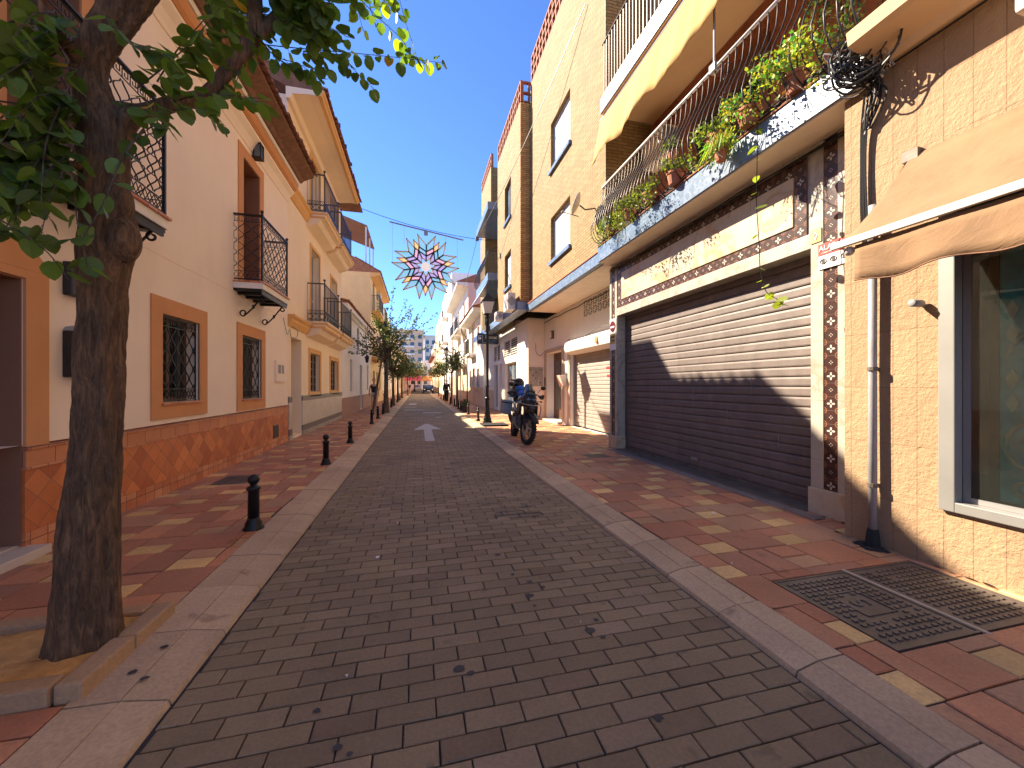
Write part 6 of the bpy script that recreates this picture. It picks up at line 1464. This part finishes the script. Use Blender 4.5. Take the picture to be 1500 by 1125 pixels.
# ------------------------------------------------------------------ motorcycle
mc = thing('motorcycle', 'black adventure motorcycle with crash bars and panniers parked on the right pavement', 'motorcycle', (0, 0, 0))
def wheel(y, r, w, name, steer=0):
    Mx = Matrix.Translation((0, y, r)) @ Matrix.Rotation(steer, 4, 'Z')
    b = MB(); prof = []
    for k in range(13): a = -PI*.62+PI*1.24*k/12; prof.append((r-w*.62+w*.62*math.cos(a), w*.5*math.sin(a)*1.05))
    b.lathe((0, 0, 0), prof, 32, 'x', False); 
    for k in range(32):
        for s_ in (-1, 1): a = 2*PI*(k+.25*s_)/32; st = len(b.v); b.box(-.004+s_*w*.24-w*.16, .004+s_*w*.24+w*.16, -.012, .012, r-.008, r+.004); M_ = Matrix.Rotation(a, 4, 'X'); b.xf(M_, st)
    b.xf(Mx); ty = b.build(name, m_rubber, mc, smooth=True)
    b = MB(); b.lathe((0, 0, 0), [(r-w*.95, -w*.36), (r-w*1.15, -w*.30), (r-w*1.2, 0), (r-w*1.15, w*.30), (r-w*.95, w*.36)], 28, 'x', False); b.xf(Mx); b.build('rim', m_gold if name == 'x' else m_castiron, ty, smooth=True)
    b = MB(); b.lathe((0, 0, 0), [(.035, -.07), (.05, -.03), (.05, .03), (.035, .07)], 14, 'x')
    for k in range(20): a = 2*PI*k/20; s_ = 1 if k % 2 else -1; b.tube([(.045*s_, .04*math.cos(a), .04*math.sin(a)), (.01*s_, (r-w*1.17)*math.cos(a+.25*s_), (r-w*1.17)*math.sin(a+.25*s_))], .0028, 4)
    b.xf(Mx); b.build('spokes', m_silver, ty)
    b = MB()
    for s_ in ((-1, 1) if y < 0 else (1,)): b.lathe((s_*.075, 0, 0), [(.08, -.002), (.15, -.002), (.15, .002), (.08, .002)], 24, 'x', False)
    b.xf(Mx); b.build('brake_disc', m_silver, ty)
ST = R(14)
wheel(-.77, .348, .10, 'front_wheel', ST); wheel(.77, .335, .145, 'rear_wheel')
SM = Matrix.Translation((0, -.72, 0)) @ Matrix.Rotation(ST, 4, 'Z') @ Matrix.Translation((0, .72, 0))
for s_ in (-1, 1):
    b = MB(); b.tube([(s_*.10, -.77, .345), (s_*.10, -.66, .68)], .028, 10); b.xf(SM); b.build('fork_slider', m_black, mc, smooth=True)
    b = MB(); b.tube([(s_*.10, -.67, .66), (s_*.10, -.54, 1.02)], .024, 10); b.xf(SM); b.build('fork_tube', m_gold, mc, smooth=True)
b = MB(); vs = []
for i in range(13):
    a = R(25+i*10.5); 
    for x, dr in ((-.075, -.03), (-.06, .005), (0, .02), (.06, .005), (.075, -.03)): vs.append((x, -.77-(.385+dr)*math.cos(a), .348+(.385+dr)*math.sin(a)))
b.add(vs, [(i*5+j, (i+1)*5+j, (i+1)*5+j+1, i*5+j+1) for i in range(12) for j in range(4)]); b.xf(SM); o = b.build('front_mudguard', m_black, mc, smooth=True); o.modifiers.new('t', 'SOLIDIFY').thickness = .005
# front cowl, beak, lamp and screen
b = MB(); b.prism([(-.13, -.72, .88), (-.16, -.60, 1.06), (-.10, -.58, 1.22), (.10, -.58, 1.22), (.16, -.60, 1.06), (.13, -.72, .88), (.0, -.86, .84)], (0, .14, .02)); b.build('front_cowl', m_black, mc, bevel=.018)
b = MB(); b.prism([(-.05, -.98, .80), (.05, -.98, .80), (.10, -.60, .90), (-.10, -.60, .90)], (0, 0, .035)); b.build('beak', m_black, mc, bevel=.01)
for s_ in (-1, 1): b = MB(); b.sphere((s_*.062, -.715, 1.02), .05, 12, 8, (1, .5, .8)); b.build('headlight', m_glassb, mc, smooth=True)
b = MB(); vs = []
for i in range(7):
    z = 1.14+.042*i
    for j in range(7): u_ = -1+j/3; vs.append((u_*(.17-.012*i), -.64+.045*i+.09*u_*u_, z+(-.02*u_*u_)))
b.add(vs, [(i*7+j, (i+1)*7+j, (i+1)*7+j+1, i*7+j+1) for i in range(6) for j in range(6)]); o = b.build('windscreen', m_glass, mc, smooth=True); o.modifiers.new('t', 'SOLIDIFY').thickness = .004
# tank, side panels, engine, frame, seat
b = MB(); limb(b, [(0, -.50, .93, .10), (0, -.42, .98, .17), (0, -.2, 1.0, .20), (0, .0, .96, .17), (0, .12, .90, .10)], 16, 0, 1, 4); 
for i, v in enumerate(b.v): b.v[i] = (v[0]*1.05, v[1], .97+(v[2]-.97)*.85)
b.build('tank', m_blackg, mc, smooth=True)
for s_ in (-1, 1):
    b = MB(); b.prism([(s_*.20, -.62, .98), (s_*.24, -.55, .66), (s_*.22, -.30, .60), (s_*.20, -.08, .86), (s_*.18, -.2, 1.02)], (-s_*.05, 0, 0)); b.build('side_fairing', m_black, mc, bevel=.015)
b = MB(); b.prism([(-.12, .02, .90), (-.14, .30, .86), (-.15, .78, .92), (-.10, .95, .95), (.10, .95, .95), (.15, .78, .92), (.14, .30, .86), (.12, .02, .90)], (0, 0, .075)); b.build('seat', m_rubber, mc, bevel=.03, smooth=False)
b = MB(); b.box(-.13, .13, -.28, .22, .30, .58); b.lathe((0, -.02, .42), [(.13, -.23), (.15, -.18), (.15, .18), (.13, .23)], 18, 'x'); b.lathe((0, -.22, .55), [(.07, -.14), (.10, -.1), (.10, .1), (.07, .14)], 14, 'x'); b.build('engine', m_engine, mc, bevel=.02)
b = MB(); b.prism([(-.09, -.34, .32), (.09, -.34, .32), (.10, .20, .25), (-.10, .20, .25)], (0, 0, .04)); b.build('bash_plate', m_silver, mc)
b = MB(); b.tube([(-.12, .0, .6), (-.15, .05, .45), (-.16, .3, .35), (-.17, .55, .42), (-.18, .95, .62)], [.025, .025, .03, .05, .055], 10); b.build('exhaust', m_castiron, mc, smooth=True)
b = MB()
for s_ in (-1, 1): b.tube([(s_*.09, -.48, 1.0), (s_*.12, -.2, .80), (s_*.13, .2, .62), (s_*.12, .35, .35)], .022, 6); b.tube([(s_*.1, .3, .38), (s_*.11, .77, .335)], .028, 6); b.tube([(s_*.1, .2, .7), (s_*.12, .9, .9)], .016, 6)
b.build('frame', m_castiron, mc)
b = MB(); b.tube([(0, .25, .45), (0, .42, .82)], .04, 10); b.build('rear_shock', m_red, mc)
for s_ in (-1, 1):
    b = MB(); P = [(s_*.10, -.58, .98), (s_*.28, -.52, .92), (s_*.33, -.42, .75), (s_*.30, -.36, .52), (s_*.18, -.34, .34), (s_*.05, -.36, .3)]; b.tube(smoothpath(P, 5), .0135, 8); b.tube(smoothpath([(s_*.31, -.40, .66), (s_*.27, -.2, .62), (s_*.16, .1, .60)], 4), .0125, 8); b.build('crash_bar', m_silver, mc, smooth=True)
b = MB(); b.tube([(-.28, -.60, .93), (-.1, -.78, .90), (.1, -.78, .90), (.28, -.60, .93)], .011, 8); b.build('crash_bar_brace', m_silver, mc)
# controls
b = MB(); b.tube(smoothpath([(-.44, -.36, 1.12), (-.26, -.46, 1.14), (-.1, -.5, 1.08), (.1, -.5, 1.08), (.26, -.46, 1.14), (.44, -.36, 1.12)], 4), .012, 8); b.xf(SM); hb = b.build('handlebar', m_castiron, mc, smooth=True)
for s_ in (-1, 1):
    b = MB(); b.tube([(s_*.32, -.43, 1.135), (s_*.45, -.36, 1.12)], .019, 10); b.xf(SM); b.build('grip', m_rubber, hb)
    b = MB(); b.prism([(s_*.27, -.55, 1.10), (s_*.36, -.57, 1.17), (s_*.46, -.50, 1.17), (s_*.49, -.42, 1.12), (s_*.44, -.50, 1.06), (s_*.34, -.56, 1.05)], (0, .02, 0)); b.xf(SM); b.build('hand_guard', m_black, hb, bevel=.006)
    b = MB(); b.tube(smoothpath([(s_*.27, -.45, 1.15), (s_*.33, -.44, 1.25), (s_*.40, -.44, 1.31)], 4), .007, 6); b.sphere((s_*.42, -.45, 1.33), .065, 12, 8, (1.15, .3, .72)); b.xf(SM); b.build('mirror', m_black, mc, smooth=True)
b = MB(); b.box(-.08, .08, -.56, -.54, 1.12, 1.24); b.build('dashboard', m_black, mc, bevel=.006)
for s_ in (-1, 1): b = MB(); b.tube([(s_*.15, -.62, 1.0), (s_*.24, -.64, 1.0)], .008, 6); b.sphere((s_*.255, -.65, 1.0), .022, 8, 6, (1.3, 1, 1)); b.build('indicator', m_gold, mc)
# luggage, stand
for s_ in (-1, 1):
    b = MB(); b.box(s_*.20, s_*.43, .48, .93, .56, .93); p_ = b.build('pannier', m_greym if s_ < 0 else m_black, mc, bevel=.025); b = MB(); b.box(s_*.195, s_*.435, .475, .935, .85, .875); b.build('lid_seam', m_rubber, p_)
b = MB(); b.box(-.23, .19, .72, 1.12, 1.01, 1.26); tc = b.build('top_case', m_pipe, mc, bevel=.035); b = MB(); b.box(-.10, .10, .72, 1.08, .975, 1.009); b.build('rack', m_castiron, tc)
b = MB(); b.tube([(.12, .02, .32), (.27, .06, .02)], .012, 6); b.sphere((.275, .06, .018), .03, 8, 6, (1, 1, .4)); b.build('side_stand', m_castiron, mc)
b = MB(); b.tube([(.19, -.5, 1.12), (.19, -.42, 1.62)], [.006, .003], 5); b.build('aerial', m_signw, mc)
b = MB(); b.box(-.09, .09, 1.13, 1.14, .62, .74); b.build('number_plate', m_signw, mc)
mcM = Matrix.Translation((2.44, 9.18, .045)) @ Matrix.Rotation(R(-3.7), 4, 'Z') @ Matrix.Rotation(R(7.5), 4, 'Y')
mc.location = mcM.to_translation(); mc.rotation_euler = mcM.to_euler()
# helmet and jacket lying on it
hm = thing('helmet', 'black full face helmet resting on the back of the motorcycle', 'helmet', (0, 0, 0))
b = MB(); b.sphere((-.03, .85, 1.40), .16, 20, 14, (.92, 1.12, .98)); b.build('shell', m_blackg, hm, smooth=True)
b = MB(); b.prism([(-.16, .80, 1.34), (-.24, .66, 1.30), (-.22, .64, 1.22), (-.08, .68, 1.22), (.0, .72, 1.26), (-.03, .70, 1.34)], (.05, .03, 0)); b.build('chin_bar', m_black, hm, bevel=.015)
b = MB(); b.prism([(-.18, .76, 1.48), (-.31, .62, 1.46), (-.30, .60, 1.44), (-.14, .70, 1.45), (.02, .71, 1.46), (.0, .75, 1.49)], (0, 0, .018)); b.build('peak', m_black, hm)
b = MB(); b.sphere((-.055, .815, 1.385), .135, 16, 12, (.95, 1.0, .55)); b.build('visor', m_glassd, hm, smooth=True)
hm.location = mc.location; hm.rotation_euler = mc.rotation_euler
jk = thing('jacket', 'bright blue jacket and dark bag bundled over the motorcycle seat', 'jacket', (0, 0, 0))
b = MB(); rnd = random.Random(4)
for k in range(9): b.sphere((rnd.uniform(-.1, .15), rnd.uniform(.0, .5), 1.12+rnd.uniform(-.04, .14)), rnd.uniform(.09, .14), 10, 8, (1.1, 1.2, .75))
for i, v in enumerate(b.v): b.v[i] = (v[0]+.014*math.sin(v[2]*60+v[1]*20), v[1]+.012*math.sin(v[0]*55), v[2]+.014*math.sin(v[0]*47+v[1]*31))
b.build('cloth', m_bluec, jk, smooth=True)
b = MB(); b.prism([(-.18, .42, 1.02), (.16, .42, 1.02), (.14, .42, 1.2), (-.12, .42, 1.22)], (0, .24, .02)); b.build('bag', m_cloth, jk, bevel=.04)
jk.location = mc.location; jk.rotation_euler = mc.rotation_euler

# ------------------------------------------------------------------ people
def skin_mesh(name, V, E, mat, parent, sub=1, root=0):
    me = bpy.data.meshes.new(name); me.from_pydata([v[:3] for v in V], E, []); o = bpy.data.objects.new(name, me); COL.objects.link(o); o.parent = parent
    me.materials.append(mat)
    o.modifiers.new('s', 'SKIN'); sv = me.skin_vertices[0].data
    for i, v in enumerate(V): r = v[3]; sv[i].radius = (r, r) if not isinstance(r, tuple) else r
    sv[root].use_root = True
    o.modifiers['s'].use_smooth_shade = True; m2 = o.modifiers.new('b', 'SUBSURF'); m2.levels = sub; m2.render_levels = sub
    return o
def person(loc, rz, label, outfit, h=1.68, hair=None, phase=1):
    """walking towards local -Y"""
    t = thing('person', label, 'person', loc)
    k = h/1.7; s = phase
    V = [(0, 0, .93, (.145, .10)), (0, 0, 1.06, (.12, .09)), (0, -.01, 1.22, (.14, .10)), (0, 0, 1.37, (.13, .085)), (0, 0, 1.45, .05), (0, -.01, 1.51, .045), (0, -.01, 1.58, (.066, .08)), (0, -.005, 1.65, (.072, .085)), (0, .005, 1.70, .04)]
    E = [(i, i+1) for i in range(8)]
    def add(v): V.append(v); return len(V)-1
    def chain(a, pts):
        for p in pts: n = add(p); E.append((a, n)); a = n
        return a
    hands = []
    for sx in (-1, 1):
        f_ = sx*s  # swing
        sh = chain(3, [(sx*.17, 0, 1.38, .048)]); el = chain(sh, [(sx*.23, .04+.02*f_, 1.11, .037)]); wr = chain(el, [(sx*.24, -.03-.14*f_, .88, .025)])
        pm = chain(wr, [(sx*.235, -.05-.15*f_, .82, (.018, .036))]); hands.append((pm, sx, f_))
        for q in range(4):
            dy = (-.024+.016*q); chain(pm, [(sx*(.235), -.05-.15*f_+dy, .785, .009), (sx*.228, -.055-.15*f_+dy*1.15, .745-.008*(q == 1), .008), (sx*.215, -.055-.15*f_+dy*1.15, .722+.01*(q == 3), .006)])
        chain(pm, [(sx*.215, -.085-.15*f_, .81, .010), (sx*.205, -.10-.15*f_, .78, .008)])
        hp = chain(0, [(sx*.09, 0, .87, .092)]); kn = chain(hp, [(sx*.095, -.03-.13*f_*-1, .49, .058)]); an = chain(kn, [(sx*.10, .02+(.22*f_ if f_ > 0 else .22*f_), .10, .036)])
        chain(an, [(sx*.105, -.10+.22*f_, .035, (.036, .026)), (sx*.11, -.17+.22*f_, .025, (.036, .018))])
    V = [(v[0]*k, v[1]*k, v[2]*k, v[3]) for v in V]
    body = skin_mesh('body', V, E, m_skin, t, 2)
    def cloth(name, idx, grow, mat):
        m = {i: j for j, i in enumerate(idx)}; V2 = []
        for i in idx:
            r = V[i][3]; r = (r[0]+grow, r[1]+grow) if isinstance(r, tuple) else r+grow; V2.append((*V[i][:3], r))
        E2 = [(m[a], m[c]) for a, c in E if a in m and c in m]; return skin_mesh(name, V2, E2, mat, t, 2)
    L = len(V); # joints per side: shoulder, elbow, wrist, palm, 12 fingers, 2 thumb, hip, knee, ankle, foot, toe
    base = 9; per = 4+12+2+5
    sh = [base+i*per for i in range(2)]; el = [q+1 for q in sh]; wr = [q+2 for q in sh]; hip = [q+18 for q in sh]; kn = [q+1 for q in hip]; an = [q+2 for q in hip]; ft = [q+3 for q in hip]; toe = [q+4 for q in hip]
    if outfit == 'summer': cloth('top', [0, 1, 2, 3]+sh, .016, m_cloth); cloth('shorts', [0]+hip, .03, m_shorts)
    else: cloth('coat', [0, 1, 2, 3]+sh+el+wr, .02, m_cloth); cloth('trousers', [0]+hip+kn+an, .02, m_cloth)
    for q in range(2): cloth('shoe', [ft[q], toe[q]], .012, m_rubber)
    hz = 1.63*k; b = MB(); lo = Vector(loc)
    b.sphere((lo.x, lo.y+.018, lo.z+hz+.02), .098, 14, 10, (.95, 1.05, 1.12)); 
    cut = [v for v in b.v]; b.build('hair', hair or m_hair, t, smooth=True)
    b = MB()
    for sx in (-1, 1): b.sphere((lo.x+sx*.03, lo.y-.092, lo.z+hz-.01), .012, 6, 5)
    b.build('eyes', m_ink, t); b = MB(); b.prism([(lo.x-.014, lo.y-.088, lo.z+hz-.05), (lo.x+.014, lo.y-.088, lo.z+hz-.05), (lo.x, lo.y-.09, lo.z+hz-.005)], (0, -.022, -.004)); b.build('nose', m_skin, t)
    b = MB(); b.box(lo.x-.025, lo.x+.025, lo.y-.098, lo.y-.085, lo.z+hz-.078, lo.z+hz-.070); b.build('mouth', m_pot, t)
    b = MB(); b.sphere((lo.x, lo.y-.03, lo.z+hz-.02), .084, 14, 10, (.9, .95, 1.12)); b.build('face', m_skin, t, smooth=True)
    t.rotation_euler.z = rz; return t
person((-2.22, 21.2, .05), R(6), 'woman in black sleeveless top and grey shorts walking on the left pavement', 'summer', 1.66)
person((2.15, 30, .05), R(170), 'person dressed all in black walking away on the right pavement', 'coat', 1.74, m_whitem, -1)
person((-1.0, 50, .05), R(0), 'tiny distant person in shorts at the left edge of the road', 'summer', 1.7, None, -1)
# ------------------------------------------------------------------ far car
def car(loc, label, mat):
    x, y, z = loc; t = thing('parked_car', label, 'car', loc)
    prof = [(-2.0, .35), (-2.05, .6), (-1.9, .82), (-1.1, .92), (-.55, 1.38), (.9, 1.42), (1.6, .98), (2.0, .9), (2.05, .5), (1.95, .3)]
    b = MB(); b.prism([(x-.85, y+a, z+c) for a, c in prof], (1.7, 0, 0)); b.build('body', mat, t, bevel=.06)
    b = MB(); b.prism([(x-.72, y-1.12, z+.95), (x+.72, y-1.12, z+.95), (x+.62, y-.62, z+1.34), (x-.62, y-.62, z+1.34)], (0, -.03, .01)); b.build('windscreen', m_glassb, t)
    for s_ in (-1, 1):
        b = MB(); b.box(x+s_*.852, x+s_*.86, y-.7, y+1.1, z+.95, z+1.3); b.build('side_window', m_glassd, t)
        b = MB(); b.lathe((x+s_*.62, y-2.03, z+.66), [(.1, -.03), (.12, .03)], 10, 'y'); b.build('headlight', m_signw, t)
        for yy in (-1.3, 1.3): b = MB(); b.lathe((x+s_*.78, y+yy, z+.31), [(.2, -.1), (.31, -.09), (.31, .09), (.2, .1)], 16, 'x'); w_ = b.build('wheel', m_rubber, t); b = MB(); b.lathe((x+s_*.89, y+yy, z+.31), [(.17, -.005), (.17, .005)], 10, 'x'); b.build('rim', m_silver, w_)
    b = MB(); b.box(x-.28, x+.28, y-2.09, y-2.06, z+.42, z+.53); b.build('number_plate', m_signw, t)
car((1.7, 66, 0), 'dark car parked at the far right end of the street', m_blackg)
car((-.2, 96, 0), 'tiny white car at the far end of the street', m_whitem)
# ------------------------------------------------------------------ light
P_, Q_ = .95, 1.1                         # the sun: one metre across the street goes with .95 m along it and 1.1 m down
sd = Vector((-1, P_, Q_)).normalized()    # towards the sun
el = math.asin(sd.z); az = math.atan2(sd.x, sd.y)
W = bpy.data.worlds.new('World'); SC.world = W; W.use_nodes = True; nt = W.node_tree
sky = nt.nodes.new('ShaderNodeTexSky'); sky.sky_type = 'NISHITA'; sky.sun_disc = False; sky.sun_elevation = el; sky.sun_rotation = az
sky.air_density = .6; sky.dust_density = 0; sky.ozone_density = 4; sky.altitude = 50
bg = nt.nodes['Background']; bg.inputs['Strength'].default_value = .062
mxn = nt.nodes.new('ShaderNodeMix'); mxn.data_type = 'RGBA'; mxn.blend_type = 'MULTIPLY'; mxn.inputs[0].default_value = 1; mxn.inputs[7].default_value = (.66, .81, 1.04, 1)
nt.links.new(sky.outputs[0], mxn.inputs[6]); nt.links.new(mxn.outputs[2], bg.inputs['Color'])
ld = bpy.data.lights.new('sun', 'SUN'); ld.energy = 2.7; ld.angle = R(.53); ld.color = (1, .86, .68)
lo = bpy.data.objects.new('sun', ld); COL.objects.link(lo); lo.rotation_euler = sd.to_track_quat('Z', 'Y').to_euler(); lo.location = (0, 0, 30)
SC.view_settings.view_transform = 'Standard'; SC.view_settings.look = 'None'; SC.view_settings.exposure = 2.68; SC.view_settings.gamma = 1
SC.render.engine = 'CYCLES'; SC.cycles.max_bounces = 10; SC.cycles.diffuse_bounces = 5; SC.cycles.transparent_max_bounces = 16
